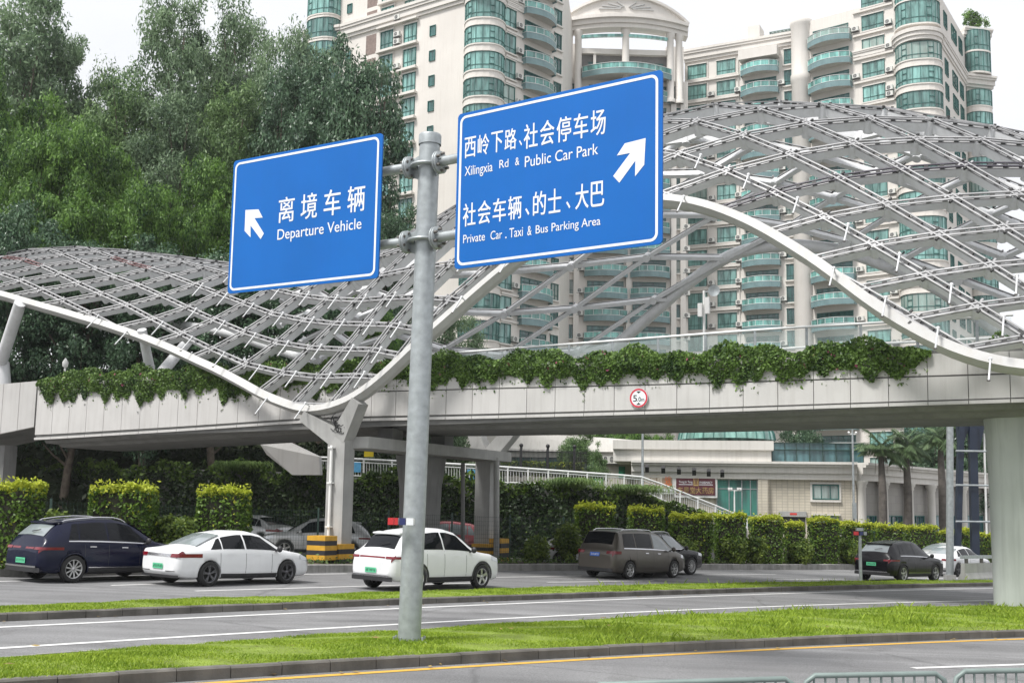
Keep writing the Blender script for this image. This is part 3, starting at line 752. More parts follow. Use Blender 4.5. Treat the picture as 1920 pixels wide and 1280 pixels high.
# supports: forked columns at the low points of the street edge, plain columns behind
def low_t(fn, lo, hi): 
    c = [(surf(t, fn(t) * (1 if fn is AF else -1)).z, t) for t in np.arange(lo, hi, .2)]; return min(c)[1]
tF = low_t(AF, -3, 4)
pF = surf(tF, AF(tF))
def forked(base, ztop, pts, nm='forked_column'):
    mb = MB(); n0 = BA; c0 = BC
    mb.box((base + Vector((base.x, base.y, ztop))) / 2 + Vector((0, 0, -.1)), (.78, .62, ztop - base.z + .2), 0, BA, BC)
    j = Vector((base.x, base.y, ztop - .35))
    for p in pts:
        d = (p - j).normalized(); sd_ = d.cross(BC).normalized()
        secs = []
        for q, wd in ((0, .36), (.35, .30), (1, .2)):
            o = j.lerp(p, q); secs.append([o + sd_ * wd - BC * .3, o - sd_ * wd - BC * .3, o - sd_ * wd + BC * .3, o + sd_ * wd + BC * .3])
        vs = [x for s_ in secs for x in s_]
        mb.add(vs, [(i * 4 + k, i * 4 + (k + 1) % 4, (i + 1) * 4 + (k + 1) % 4, (i + 1) * 4 + k) for i in range(2) for k in range(4)] + [(0, 1, 2, 3), (8, 9, 10, 11)])
    return mb.build(nm, M_conc, canopy, CO)
cb = onplane(632, 1055, (BO - BC * 1.25)[:2], BC[:2]); cb.z = gz(cb.x) + .1
forked(cb, at(628, 806, cb.y).z, [surf(tF - .5, AF(tF - .5)) - Vector((0, 0, .25)), surf(tF + 2.1, AF(tF + 2.1)) - Vector((0, 0, .25))])
mb = MB(); o = cb - BC * .42 - BA * .12; mb.tube(o + Vector((0, 0, 0)), Vector((o.x, o.y, at(600, 835, cb.y).z)), .055, n=8)
for z in (1.5, 3.1, 4.4): mb.box(Vector((o.x, o.y, z)), (.2, .2, .05), 0, BA, BC)
mb.build('drain_pipe', M_whitepaint, canopy, CO)
mb = MB(); c0 = Vector((cb.x, cb.y, at(628, 800, cb.y).z)) - BC * .34 + BA * .1
rr = random.Random(3)
for i in range(26):
    a = rr.random() * 6.28; p = c0 + BA * rr.uniform(-.2, .22) + Vector((0, 0, rr.uniform(-.3, .35)))
    pts = [p + BA * math.cos(a + q * .9) * .14 + Vector((0, 0, math.sin(a + q * .9) * .14)) - BC * rr.uniform(0, .08) for q in range(5)]
    mb.path(pts, .014, 5)
mb.build('cable_bundle', M_blackp, canopy, CO)
# back columns and slender V struts on the left
tB = low_t(lambda t: AB(t), -2, 8)
cbk = onplane(908, 1050, (BO + BC * 9.6)[:2], BC[:2]); cbk.z = gz(cbk.x)
forked(cbk, at(905, 850, cbk.y).z, [surf(tB - 2.2, -AB(tB - 2.2)), surf(tB + 3.0, -AB(tB + 3.0))])
def strut(px0, py0, px1, py1, c0, c1, r):
    t0, z0 = tz(px0, py0, c0); t1, z1 = tz(px1, py1, c1)
    mb = MB(); mb.tube(bp(t0, c0, z0), bp(t1, c1, z1), r * .92, r, 14); mb.build('strut', M_white, canopy, CO)
strut(38, 568, -2, 690, .2, 1.5, .30); strut(266, 618, 284, 705, .1, 1.2, .22); strut(352, 640, 302, 700, 3.5, 1.4, .26)
strut(2, 680, 5, 735, 1.5, 1.5, .42)
# big tapering column at the right
rb = G(1926, 1134, .12); rc = Vector((rb.x, rb.y, 0))
zt = at(1915, 770, rb.y).z
mb = MB(); prof = []
for q in (0, .15, .35, .6, .8, .93, 1.0):
    wd = .92 + .05 * q + .2 * max(0, q - .7) ** 1.2 * 2
    prof.append((wd, gz(rb.x) + (zt - gz(rb.x)) * q))
vs = []
for wd, z in prof:
    for k in range(28):
        a = 2 * math.pi * k / 28; cx_, sx_ = math.cos(a), math.sin(a)
        ex_ = .72; vs.append(rc + BA * (math.copysign(abs(cx_) ** ex_, cx_) * wd) + BC * (math.copysign(abs(sx_) ** ex_, sx_) * wd) + Vector((0, 0, z)))
mb.add(vs, [(i * 28 + k, i * 28 + (k + 1) % 28, (i + 1) * 28 + (k + 1) % 28, (i + 1) * 28 + k) for i in range(len(prof) - 1) for k in range(28)], 0, True)
M_colr = mat('pale_painted_column', (.46, .49, .47), .6, var=.09, scale=.6, streak=.65, dirt=(.30, .32, .30))
mb.build('main_column', M_colr, canopy, CO)

# ------------------------------------------------------------------ footbridge
bridge = empty('footbridge', bp(3, 4, gz(0)))
tag(bridge, 'pale panelled pedestrian footbridge crossing above the road', 'footbridge')
BRO = tuple(bp(3, 4, gz(0)))
botp = [tz(x, y) for x, y in [(66, 825), (330, 809), (591, 791), (900, 785), (1280, 775), (1600, 764), (1920, 754), (2100, 748)]]
topp = [tz(x, y) for x, y in [(66, 716), (300, 706), (591, 694), (900, 684), (1280, 676), (1780, 661), (1920, 657), (2100, 650)]]
tL = botp[0][0]
fb = smooth_fn(botp, 1.2); ft = smooth_fn(topp, 1.2); TR = 33.0
mb = MB(); PW = 1.12; t = tL; sp = .55
while t < TR:
    t1 = min(t + PW, TR) - .022; za, zb_ = fb(t), ft(t); za1, zb1 = fb(t1), ft(t1)
    for (l0, l1) in (((.075, sp), (sp, 1.0)) if t > .5 else ((.075, 1.0),)):      # two rows of panels above a lip
        f0, f1 = .03 + l0 * (zb_ - za), l1 * (zb_ - za) - .018; g0, g1 = .03 + l0 * (zb1 - za1), l1 * (zb1 - za1) - .018
        if l0 > .3: f0 += 0
        q = [bp(t, -.04, za + f0), bp(t1, -.04, za1 + g0), bp(t1, -.04, za1 + g1), bp(t, -.04, za + f1)]
        mb.prism(q, BC * .05, 0)
    mb.prism([bp(t, -.07, za), bp(t1, -.07, za1), bp(t1, -.07, za1 + .1), bp(t, -.07, za + .1)], BC * .1, 0)
    t += PW
mb.add([bp(tL, .012, fb(tL) + .04), bp(TR, .012, fb(TR) + .04), bp(TR, .012, ft(TR)), bp(tL, .012, ft(tL))], [(0, 1, 2, 3)], 1)
mb.build('fascia', [M_panel, M_joint], bridge, BRO)
# deck and girder (swept along t)
ts = np.linspace(tL, TR, 40)
def loft(name, sec, m, bot=True):
    """section: list of (c, dz from the fascia bottom or top)"""
    mb = MB(); vs = []
    for t in ts:
        for c, dz, ref in sec: vs.append(bp(t, c, (fb(t) if ref == 'b' else ft(t)) + dz))
    n = len(sec)
    mb.add(vs, [(i * n + k, i * n + (k + 1) % n, (i + 1) * n + (k + 1) % n, (i + 1) * n + k) for i in range(len(ts) - 1) for k in range(n)] + [tuple(range(n)), tuple((len(ts) - 1) * n + k for k in range(n))])
    return mb.build(name, m, bridge, BRO)
loft('deck', [(.03, .03, 'b'), (.03, -.25, 't'), (6.6, -.25, 't'), (6.6, .03, 'b')], M_concd)
loft('box_girder', [(.5, .02, 'b'), (.6, -.12, 'b'), (1.3, -.14, 'b'), (1.5, -.26, 'b'), (5.0, -.26, 'b'), (5.2, -.14, 'b'), (5.9, -.12, 'b'), (6.1, .02, 'b')], M_concd)
loft('back_fascia', [(6.55, 0, 'b'), (6.66, 0, 'b'), (6.66, 0, 't'), (6.55, 0, 't')], M_panel)
# turned end face at the left and the ramp beyond it
e = bp(tL, 0, 0); r0, r1 = Vector((e.x, e.y, 0)), None
ra = at(66, 800, e.y); rbp = at(-120, 850, e.y + 2.5)
mb = MB()
za0, za1 = at(66, 800, e.y + .4).z, at(66, 714, e.y + .4).z
zb0, zb1 = at(-120, 838, e.y + 1.5).z, at(-120, 730, e.y + 1.5).z
pA = at(66, 760, e.y + .4); pB = at(-120, 790, e.y + 1.5); d = Vector((pB.x - pA.x, pB.y - pA.y, 0)); Ld = d.length; d.normalize(); nrm = Vector((d.y, -d.x, 0));
if nrm.y > 0: nrm = -nrm
k = 6
for i in range(k):
    q0, q1 = i / k, (i + 1) / k - .004
    def zz(q, top): return (za1 + (zb1 - za1) * q) if top else (za0 + (zb0 - za0) * q)
    P_ = lambda q, top: Vector((pA.x + d.x * Ld * q, pA.y + d.y * Ld * q, zz(q, top)))
    mb.prism([P_(q0, 0), P_(q1, 0), P_(q1, 1), P_(q0, 1)], -nrm * .2, 0)
mb.build('ramp_parapet', M_panel, bridge, BRO)
mb = MB(); mb.prism([P_(0, 0) - nrm * .2 + Vector((0, 0, .05)), P_(1, 0) - nrm * .2 + Vector((0, 0, .05)), P_(1, 0) - nrm * 4 + Vector((0, 0, .05)), P_(0, 0) - nrm * 4 + Vector((0, 0, .05))], (0, 0, .9)); mb.build('ramp_deck', M_concd, bridge, BRO)
mb = MB(); o = at(12, 835, e.y + 2); mb.box((o.x, o.y, (o.z + gz(o.x)) / 2), (.7, .7, o.z - gz(o.x)), 0, BA, BC); mb.build('ramp_pier', M_concd, bridge, BRO)
# pier: cap beam across the bridge and a broad middle column
capc = [at(600, 826, cb.y + .1), None]
zcap1 = at(628, 818, cb.y).z; zcap0 = at(628, 837, cb.y).z - .05
ct = (Vector((cb.x, cb.y, 0)) - BO).dot(BA)
mb = MB(); mb.box(bp(ct + .35, 4.45, (zcap0 + zcap1) / 2), (1.5, 11.0, zcap1 - zcap0), 0, BA, BC); cap = mb.build('pier_cap', M_conc, bridge, BRO)
mb = MB()
for c in (1.4, 3.3, 5.2): mb = MB(); mb.box(bp(ct + .35, c, (zcap1 + fb(ct) - .2) / 2), (.7, .7, abs(fb(ct) - .2 - zcap1)), 0, BA, BC); mb.build('bearing_block', M_concd, cap, BRO)
pm = onplane(785, 1040, (BO + BC * 5.2)[:2], BC[:2]); pm.z = gz(pm.x)
mb = MB(); secs = []
for z, wx, wy in ((pm.z, .62, .55), (zcap0 * .7, .68, .6), (zcap0 + .05, .8, .75)):
    secs += [Vector((pm.x, pm.y, z)) + BA * i * wx + BC * j * wy for i, j in ((-1, -1), (1, -1), (1, 1), (-1, 1))]
mb.add(secs, [(i * 4 + k, i * 4 + (k + 1) % 4, (i + 1) * 4 + (k + 1) % 4, (i + 1) * 4 + k) for i in range(2) for k in range(4)]); mb.build('pier', M_concd, bridge, BRO)
# hazard-striped crash blocks round the column feet (things of their own)
def striped(name, c, sx, sy, h, X, Y, label, n=5, group=None, zb=None):
    z0 = gz(c.x) + .02 if zb is None else zb
    r = empty(name, (c.x, c.y, z0)); tag(r, label, 'crash barrier', group); mb = MB(); mb2 = MB()
    for i in range(n):
        (mb if i % 2 == n % 2 else mb2)
        tgt = mb if (n - 1 - i) % 2 == 0 else mb2
        tgt.box(Vector((c.x, c.y, z0 + h * (i + .5) / n)), (sx, sy, h / n), 0, X, Y)
    mb.build('yellow_band', M_yel, r, (c.x, c.y, z0)); mb2.build('black_band', M_blk, r, (c.x, c.y, z0))
gA = 'striped crash blocks at the column feet'
q = at(603, 1040, cb.y - .9); striped('crash_barrier', q, .82, .7, .86, BA, BC, 'yellow and black striped block in front of the left column foot', 5, gA, gz(q.x) + .35)
q = at(632, 1050, cb.y - .2); striped('crash_barrier', q, .85, .9, .9, BA, BC, 'lower striped block wrapped round the left column foot', 5, gA)
q = at(908, 1035, cbk.y - .5); striped('crash_barrier', q, .85, .8, .75, BA, BC, 'striped block behind the white hatchback bonnet at the right column foot', 5, gA, gz(q.x) + .1)
q = at(934, 1030, cbk.y - .2); striped('crash_barrier', q, .7, .8, 1.05, BA, BC, 'taller striped block beside the thin grey post', 5, gA, gz(q.x) + .05)
q = K3.p(G(625, 1070).x, .5); 
mb = MB()
# stripes painted on the far kerb
for x0, x1 in ((560, 660), (900, 990)):
    pass
# glass balustrade with double handrail
M_bglass = mat('balustrade_glass', (.55, .66, .64), .05, spec=.6); 
nb = M_bglass.node_tree.nodes; 
for n_ in nb:
    if n_.type == 'BSDF_PRINCIPLED': n_.inputs['Alpha'].default_value = .28
hr = smooth_fn([tz(x, y, 1.0) for x, y in [(804, 665), (1000, 650), (1280, 629), (1480, 614), (1668, 604), (1900, 590)]], 1.0)
t0_, t1_ = tz(770, 690, 1.0)[0], tz(1900, 600, 1.0)[0]
mb = MB(); mg = MB(); tcur = t0_
mb.path([bp(t, 1.0, hr(t)) for t in np.linspace(t0_, t1_, 24)], .045, 8)
mb.path([bp(t, 6.2, hr(t) + .12) for t in np.linspace(t0_, t1_ + 3, 24)], .045, 8)
mb.build('handrail', M_wrail, bridge, BRO)
while tcur < t1_:
    mp_ = MB(); mp_.bar(bp(tcur, 1.0, ft(tcur) - .3), bp(tcur, 1.0, hr(tcur)), .05, .08); mp_.build('balustrade_post', M_galv, bridge, BRO)
    n1 = min(tcur + 1.7, t1_); mg.quad(bp(tcur + .05, 1.0, ft(tcur) - .2), bp(n1 - .05, 1.0, ft(n1) - .2), bp(n1 - .05, 1.0, hr(n1) - .08), bp(tcur + .05, 1.0, hr(tcur) - .08)); tcur += 1.7
mg.build('balustrade_glass', M_bglass, bridge, BRO)
# stair flight descending behind the pier (pale parapet under the bridge)
sA, sB = at(470, 812, 57), at(612, 882, 56)
mb = MB(); mb.prism([at(488, 833, 57), at(540, 828, 57), at(598, 856, 56.5), at(600, 890, 56.5), at(548, 890, 56.7), at(500, 852, 57)], Vector((.1, .2, 0)), 0)
mb.build('stair_parapet', M_panel, bridge, BRO)
# planting troughs along the parapet
mb = MB(); mb.box((0, 0, 0), (.01, .01, .01))
M_creep = leaf_mat('creeper_leaf', (.018, .05, .014), (.17, .28, .06), .25, .5, 1.1)
M_flower = leaf_mat('bougainvillea_bract', (.30, .05, .12), (.5, .12, .22), .3, .6, 2)
def creeper(name, t0, t1, c0, label, seed, dens=300, hang=1.0, top=.35, flowers=.008, htop=None):
    rng = np.random.default_rng(seed); n = int((t1 - t0) * dens)
    t = t0 + (t1 - t0) * rng.random(n)
    ph = rng.random(8) * 6.28
    hg = hang * (.58 + .13 * np.sin(t * 1.1 + ph[0]) + .13 * np.sin(t * 2.7 + ph[1]) + .12 * np.sin(t * 5.3 + ph[2]) + .12 * np.sin(t * 9.1 + ph[3]))
    hg = np.clip(hg, .42 * hang, 2)
    tp = top * (.75 + .3 * np.sin(t * 1.7 + ph[4]) + .2 * np.sin(t * 4.1 + ph[5]))
    fin = np.clip(np.minimum(t - t0, t1 - t) / .7, .25, 1); hg *= fin; tp *= fin
    q = rng.random(n) ** .8; over = rng.random(n) < .38
    dz = np.where(over, tp * (.2 + rng.random(n)), tp * .8 - q * (hg + tp * .8))
    strand = (rng.random(n) < .05); dz = np.where(strand, dz - rng.random(n) * .45, dz)
    bul = .22 + .09 * np.sin(t * 2.3 + ph[6]) + .05 * np.sin(t * 6.1 + dz * 5)
    cc = np.where(over, c0 + .5 * rng.random(n), c0 - bul * np.clip(1 - np.abs(dz + .1) / (hg + .3), .12, 1) * (.7 + .45 * rng.random(n)))
    C = np.array([tuple(bp(a, b_, (ft(a) if htop is None else htop(a)) + z)) for a, b_, z in zip(t, cc, dz)])
    out = np.tile(np.array([-BC.x, -BC.y, .55]), (n, 1)); V = leaves(C, out, .115, rng, .7, .5, .8)
    fm = (rng.random(n) < flowers) & (dz > -.4)
    o = np_mesh(name, V, None, None, fm.astype(int), [M_creep, M_flower]); tag(o, label, 'creeper'); return o
tm = tz(705, 720)[0]
creeper('trailing_creeper', tL + .05, tz(684, 700)[0], -.02, 'dark green creeper hanging over the left half of the bridge parapet', 5, 1500, 1.35, .45)
creeper('trailing_creeper', tz(696, 700)[0], tz(1745, 660)[0], -.02, 'long green creeper with pink flowers spilling over the bridge above the height sign', 6, 1600, 1.0, .45, .006)
creeper('trailing_creeper', tz(1800, 640)[0], 31, .9, 'short creeper behind the right low edge of the canopy', 8, 600, .35, .6, .01)
# hanging strand left of the forked column
# height limit sign
hc = onplane(1198, 746, (BO - BC * .09)[:2], BC[:2]); hs = empty('height_limit_sign', hc); tag(hs, 'round red rimmed 5.0m height limit sign on the bridge parapet', 'traffic sign')
R = .325; mbd = MB(); mbr = MB(); mbt = MB()
def hp(u, v, off=0.0): return hc + BA * u + Vector((0, 0, v)) - BC * off
ring = lambda r, off: [hp(r * math.cos(2 * math.pi * k / 36), r * math.sin(2 * math.pi * k / 36), off) for k in range(36)]
mbd.prism(ring(R, 0), -BC * .03); d_ = mbd.build('disc', M_signw, hs, tuple(hc))
M_sred = mat('red_sign_sheeting', (.52, .03, .055), .5, var=.08); A, Bq = ring(R * .985, .034), ring(R * .80, .034)
mbr.add(A + Bq, [(i, (i + 1) % 36, 36 + (i + 1) % 36, 36 + i) for i in range(36)]); mbr.build('red_rim', M_sred, hs, tuple(hc))
Pt = lambda u, v, o: hp(u, v, .034 + o)
M_ink = mat('black_ink', (.03, .04, .035), .6)
fit_text(mbt, '5', (-.20, -.115, -.055, .10), Pt, .012); fit_text(mbt, '.0', (-.045, -.115, .085, .035), Pt, .004); fit_text(mbt, 'm', (.10, -.115, .205, -.03), Pt, .002)
for s_ in (1, -1): mbt.add([Pt(-.085, .225 * s_, .001), Pt(.085, .225 * s_, .001), Pt(0, .15 * s_, .001)], [(0, 1, 2)])
mbt.build('lettering', M_ink, hs, tuple(hc))

# ------------------------------------------------------------------ cars
def paint(name, col, rough=.25, metal=.0, coat=.12):
    return mat(name, col, rough, metal, var=.04, scale=1.2, coat=coat, streak=.06, spec=.28 if max(col) < .05 else .5)
M_pwhite = paint('white_car_paint', (.72, .73, .74)); M_pnavy = paint('navy_car_paint', (.004, .006, .024)); M_pblack = paint('black_car_paint', (.004, .004, .006))
M_pgrey = paint('brown_grey_car_paint', (.105, .095, .082), .3, .5); M_pred = paint('faded_red_car_paint', (.36, .10, .11)); M_psilver = paint('silver_car_paint', (.50, .51, .51), .3, .3)
M_cglass = mat('car_glass', (.006, .007, .009), .06, var=.2, scale=.8, spec=.22)
M_cglassl = mat('bright_car_glass', (.22, .25, .26), .05, var=.25, scale=.9, spec=.8, coat=.4)
M_chrome = mat('chrome', (.6, .6, .62), .18, .9, var=.05)
M_tail = mat('red_tail_lamp', (.16, .006, .014), .12, var=.15, coat=.6)
M_head = mat('clear_lamp', (.55, .57, .6), .15, .3, coat=.6)
M_rim = mat('alloy_rim', (.5, .5, .5), .3, .8); M_rimd = mat('dark_alloy_rim', (.14, .14, .15), .35, .7)
M_pgreen = mat('green_plate', (.10, .50, .27), .5, var=.06); M_pblue = mat('blue_plate', (.02, .13, .55), .5, var=.06); M_pink = mat('plate_ink', (.03, .12, .07), .6); M_pinkw = mat('plate_white_ink', (.7, .7, .7), .6)
M_under = mat('underbody', (.012, .012, .012), .9)

class Car:
    """body lofted along x (0 = tail, L = nose); profile rows: x, belt z, top z, half width, top half width"""
    def __init__(s, prof, sill, r, axles, zs=1.0):
        P = np.array(prof, float); P[:, [1, 2, 5]] *= zs; s.P = P; s.x0, s.L = P[0, 0], P[-1, 0]; s.sill = sill; s.r = r; s.ax = axles
    def val(s, k, x): return float(np.interp(x, s.P[:, 0], s.P[:, k]))
    def ring(s, x, y_scale=1):
        zb, zt, w, wr = (s.val(k, x) for k in (1, 2, 3, 4)); z0 = s.val(5, x) if s.P.shape[1] > 5 else s.sill
        h = zb - z0
        # (y,z) half section, bottom to top centre
        return [(0, z0), (w * .86, z0), (w * .965, z0 + .05), (w * .995, z0 + h * .30), (w, z0 + h * .58), (w * .985, z0 + h * .80), (w * .965, zb),
                (wr + (w * .965 - wr) * .52, zb + (zt - zb) * .52), (wr, zt - min(.05, (zt - zb) * .3)), (wr * .90, zt - .008), (wr * .5, zt + .018), (0, zt + .024)]
    def side(s, x, q):
        """point of the flank; q in ring units"""
        rg = s.ring(x); i = min(int(q), len(rg) - 2); f = q - i
        return Vector((x, -(rg[i][0] * (1 - f) + rg[i + 1][0] * f), rg[i][1] * (1 - f) + rg[i + 1][1] * f))
    def spt(s, x, q, sg, off):
        p = s.side(x, q); e = .04
        dx = s.side(min(x + e, s.L), q) - s.side(max(x - e, s.x0), q); dq = s.side(x, min(q + .15, 10.99)) - s.side(x, max(q - .15, 0))
        n = dq.cross(dx)
        if n.length < 1e-9: n = Vector((0, -1, 0))
        n.normalize()
        if n.y > 0.2 or (abs(n.y) < .2 and n.z < 0 and q > 8): n = -n
        p = p + n * off; return Vector((p.x, p.y * sg, p.z))     # sg=+1: right flank (y<0)
    def patch(s, mb, xa, xb, qa, qb, sg=1, off=.006, m=0, nx=6, nq=4):
        """xa,xb may be (bottom, top) pairs for slanted ends"""
        xa = xa if isinstance(xa, tuple) else (xa, xa); xb = xb if isinstance(xb, tuple) else (xb, xb)
        vs = []
        for j in range(nq + 1):
            v = j / nq; q = qa + (qb - qa) * v; a = xa[0] + (xa[1] - xa[0]) * v; b = xb[0] + (xb[1] - xb[0]) * v
            for i in range(nx + 1): vs.append(s.spt(a + (b - a) * i / nx, q, sg, off))
        W = nx + 1; fs = [(j * W + i, j * W + i + 1, (j + 1) * W + i + 1, (j + 1) * W + i) for j in range(nq) for i in range(nx)]
        if sg < 0: fs = [f[::-1] for f in fs]
        mb.add(vs, fs, m, True)
    def top(s, mb, xa, xb, wf, off=.008, m=0, nx=6, ny=6):
        vs = []
        for i in range(nx + 1):
            x = xa + (xb - xa) * i / nx; zt, wr = s.val(2, x), s.val(4, x); e = .03
            dz = (s.val(2, min(x + e, s.L)) - s.val(2, max(x - e, s.x0))) / (min(x + e, s.L) - max(x - e, s.x0)); n = Vector((-dz, 0, 1)).normalized()
            for j in range(ny + 1):
                y = wr * wf * (-1 + 2 * j / ny); zz = zt + .024 - .032 * min(1, abs(y) / (wr * .9 + 1e-6)) ** 1.5
                vs.append(Vector((x, y, zz)) + n * off)
        W = ny + 1; mb.add(vs, [(i * W + j, (i + 1) * W + j, (i + 1) * W + j + 1, i * W + j + 1) for i in range(nx) for j in range(ny)], m, True)
    def rear(s, mb, ya, yb, za, zb, off=.01, m=0, ny=6, nz=2, sk=0.0):
        """patch on the tail: follows the tail profile and the rounded plan"""
        pz = s.P[:, 2]; px_ = s.P[:, 0]; k = int(np.argmax(pz)); ww = s.P[:, 3]; kw = int(np.argmax(ww))
        vs = []
        for j in range(nz + 1):
            z = za + (zb - za) * j / nz; xz = float(np.interp(z, pz[:k + 1], px_[:k + 1])) if z > pz[0] else s.x0
            for i in range(ny + 1):
                y = ya + (yb - ya) * i / ny; xw = float(np.interp(abs(y), ww[:kw + 1], px_[:kw + 1])) if abs(y) > ww[0] else s.x0
                x = max(xz, xw) if z > pz[0] else xw
                o = off * (1.0 if abs(y) <= ww[0] else .7)
                vs.append((x - o, y * (1 + (0.012 if abs(y) > ww[0] else 0)), z + sk * abs(y)))
        W = ny + 1; mb.add(vs, [(j * W + i, (j + 1) * W + i, (j + 1) * W + i + 1, j * W + i + 1) for j in range(nz) for i in range(ny)], m, True)
    def body(s, name, pm, root, low=None, n=64):
        base = np.linspace(s.x0, s.L, n); xs = np.unique(np.concatenate([base, s.P[:, 0]])); mb = MB(); vs = []; rings = [s.ring(x) for x in xs]; m = len(rings[0])
        for x, rg in zip(xs, rings):
            vs += [(x, -y, z) for y, z in rg] + [(x, y, z) for y, z in rg[-2:0:-1]]
        W = 2 * m - 2; fs = []; mi = []
        for i in range(len(xs) - 1):
            for k in range(W): fs.append((i * W + k, i * W + (k + 1) % W, (i + 1) * W + (k + 1) % W, (i + 1) * W + k))
        mb.add(vs, fs, 0, True)
        mb.add(vs[:W], [tuple(range(W - 1, -1, -1))], 0); mb.add(vs[-W:], [tuple(range(W))], 0)
        me = mb.mesh('body', [pm, M_under])
        bm = bmesh.new(); bm.from_mesh(me); bmesh.ops.remove_doubles(bm, verts=bm.verts, dist=.0006); bmesh.ops.recalc_face_normals(bm, faces=bm.faces); bm.to_mesh(me); bm.free()
        o = bpy.data.objects.new('body', me); COL.objects.link(o)
        cut = MB()
        for ax in s.ax:
            for sg in (-1, 1):
                R = s.r * 1.13; nn = 28; a = [(ax + R * math.cos(2 * math.pi * k / nn), sg * .52, s.r + R * math.sin(2 * math.pi * k / nn)) for k in range(nn)]
                c = [(p[0], sg * 1.3, p[2]) for p in a]
                bq = len(cut.v); cut.add(a + c, [tuple(range(nn)) if sg < 0 else tuple(range(nn - 1, -1, -1)), tuple(range(2 * nn - 1, nn - 1, -1)) if sg < 0 else tuple(range(nn, 2 * nn))] + [((k, nn + k, nn + (k + 1) % nn, (k + 1) % nn) if sg < 0 else ((k + 1) % nn, nn + (k + 1) % nn, nn + k, k)) for k in range(nn)], 1)
        cme = cut.mesh('cut', [pm, M_under]); bm = bmesh.new(); bm.from_mesh(cme); bmesh.ops.recalc_face_normals(bm, faces=bm.faces); bm.to_mesh(cme); bm.free()
        co = bpy.data.objects.new('cut', cme); COL.objects.link(co)
        md = o.modifiers.new('arch', 'BOOLEAN'); md.operation = 'DIFFERENCE'; md.object = co; md.solver = 'EXACT'
        dg = bpy.context.evaluated_depsgraph_get(); dg.update(); nm = bpy.data.meshes.new_from_object(o.evaluated_get(dg))
        bpy.data.objects.remove(o); bpy.data.objects.remove(co)
        nm.materials.clear(); nm.materials.append(pm); nm.materials.append(M_under)
        nm.name = 'body'
        return link('body', nm, root)

WHEELS = {}
def wheel_mesh(r, wd, spokes, rimm, style=0):
    key = (r, wd, spokes, rimm.name, style)
    if key in WHEELS: return WHEELS[key]
    t = MB(); rr = r * .69
    t.lathe([(rr, -wd / 2 + .01), (r * .93, -wd / 2), (r, -wd / 2 + .035), (r, wd / 2 - .035), (r * .93, wd / 2), (rr, wd / 2 - .01)], (0, 0, 0), 32, 0, 'y')
    g = MB(); g.lathe([(rr, wd / 2 - .012), (rr * .95, wd / 2 - .01), (rr * .9, wd / 2 - .05), (rr * .88, -wd / 2 + .02)], (0, 0, 0), 32, 0, 'y')
    g.lathe([(.001, wd / 2 - .09), (rr * .9, wd / 2 - .09)], (0, 0, 0), 24, 1, 'y', False)
    g.lathe([(.001, wd / 2 - .012), (rr * .2, wd / 2 - .016), (rr * .24, wd / 2 - .06)], (0, 0, 0), 16, 0, 'y')
    for k in range(spokes):
        for o in ((0,) if style == 0 else (-.13, .13)):
            a = 2 * math.pi * k / spokes + .2
            d0 = Vector((math.cos(a), 0, math.sin(a))); d1 = Vector((math.cos(a + o), 0, math.sin(a + o)))
            wdt = (rr * (.30 if style == 0 else .12)) * (5 / spokes if spokes > 5 else 1)
            p0 = d0 * rr * .16 + Vector((0, wd / 2 - .035, 0)); p1 = d1 * rr * .93 + Vector((0, wd / 2 - .025, 0))
            g.bar(p0, p1, wdt, .03, 0, (0, 1, 0))
    WHEELS[key] = (t.mesh('tyre', M_tyre), g.mesh('rim', [rimm, M_under])); return WHEELS[key]

SUV = [(0, .78, .80, .72, .60, .42), (.06, .90, .93, .80, .64, .36), (.14, .98, 1.06, .86, .66, .30), (.22, 1.02, 1.22, .895, .66, .27), (.46, 1.05, 1.44, .925, .60, .25), (.62, 1.06, 1.55, .93, .585, .24), (1.0, 1.06, 1.635, .94, .60, .23), (1.7, 1.05, 1.70, .945, .615, .22),
       (2.3, 1.03, 1.70, .945, .615, .22), (2.75, 1.02, 1.62, .945, .60, .22), (3.1, 1.01, 1.46, .945, .60, .22), (3.5, 1.00, 1.22, .94, .66, .22), (3.72, .99, 1.07, .94, .72, .22), (4.2, .96, 1.0, .93, .74, .23), (4.6, .88, .92, .88, .70, .26), (4.75, .76, .80, .80, .64, .30), (4.82, .60, .64, .70, .58, .36)]
COUPE = [(0, .72, .75, .72, .60, .44), (.05, .86, .90, .80, .66, .36), (.12, .96, 1.02, .86, .68, .30), (.28, 1.00, 1.10, .90, .66, .26), (.52, 1.02, 1.38, .93, .60, .24), (.64, 1.03, 1.47, .935, .59, .24), (1.05, 1.03, 1.56, .94, .60, .22), (1.8, 1.02, 1.63, .945, .62, .21),
         (2.3, 1.01, 1.625, .945, .62, .21), (2.75, 1.00, 1.54, .945, .61, .21), (3.15, .99, 1.36, .945, .61, .21), (3.5, .98, 1.14, .94, .66, .21), (3.66, .97, 1.02, .94, .72, .21), (4.15, .93, .97, .93, .74, .22), (4.5, .84, .88, .88, .70, .25), (4.62, .72, .76, .80, .64, .30), (4.68, .58, .62, .70, .58, .36)]
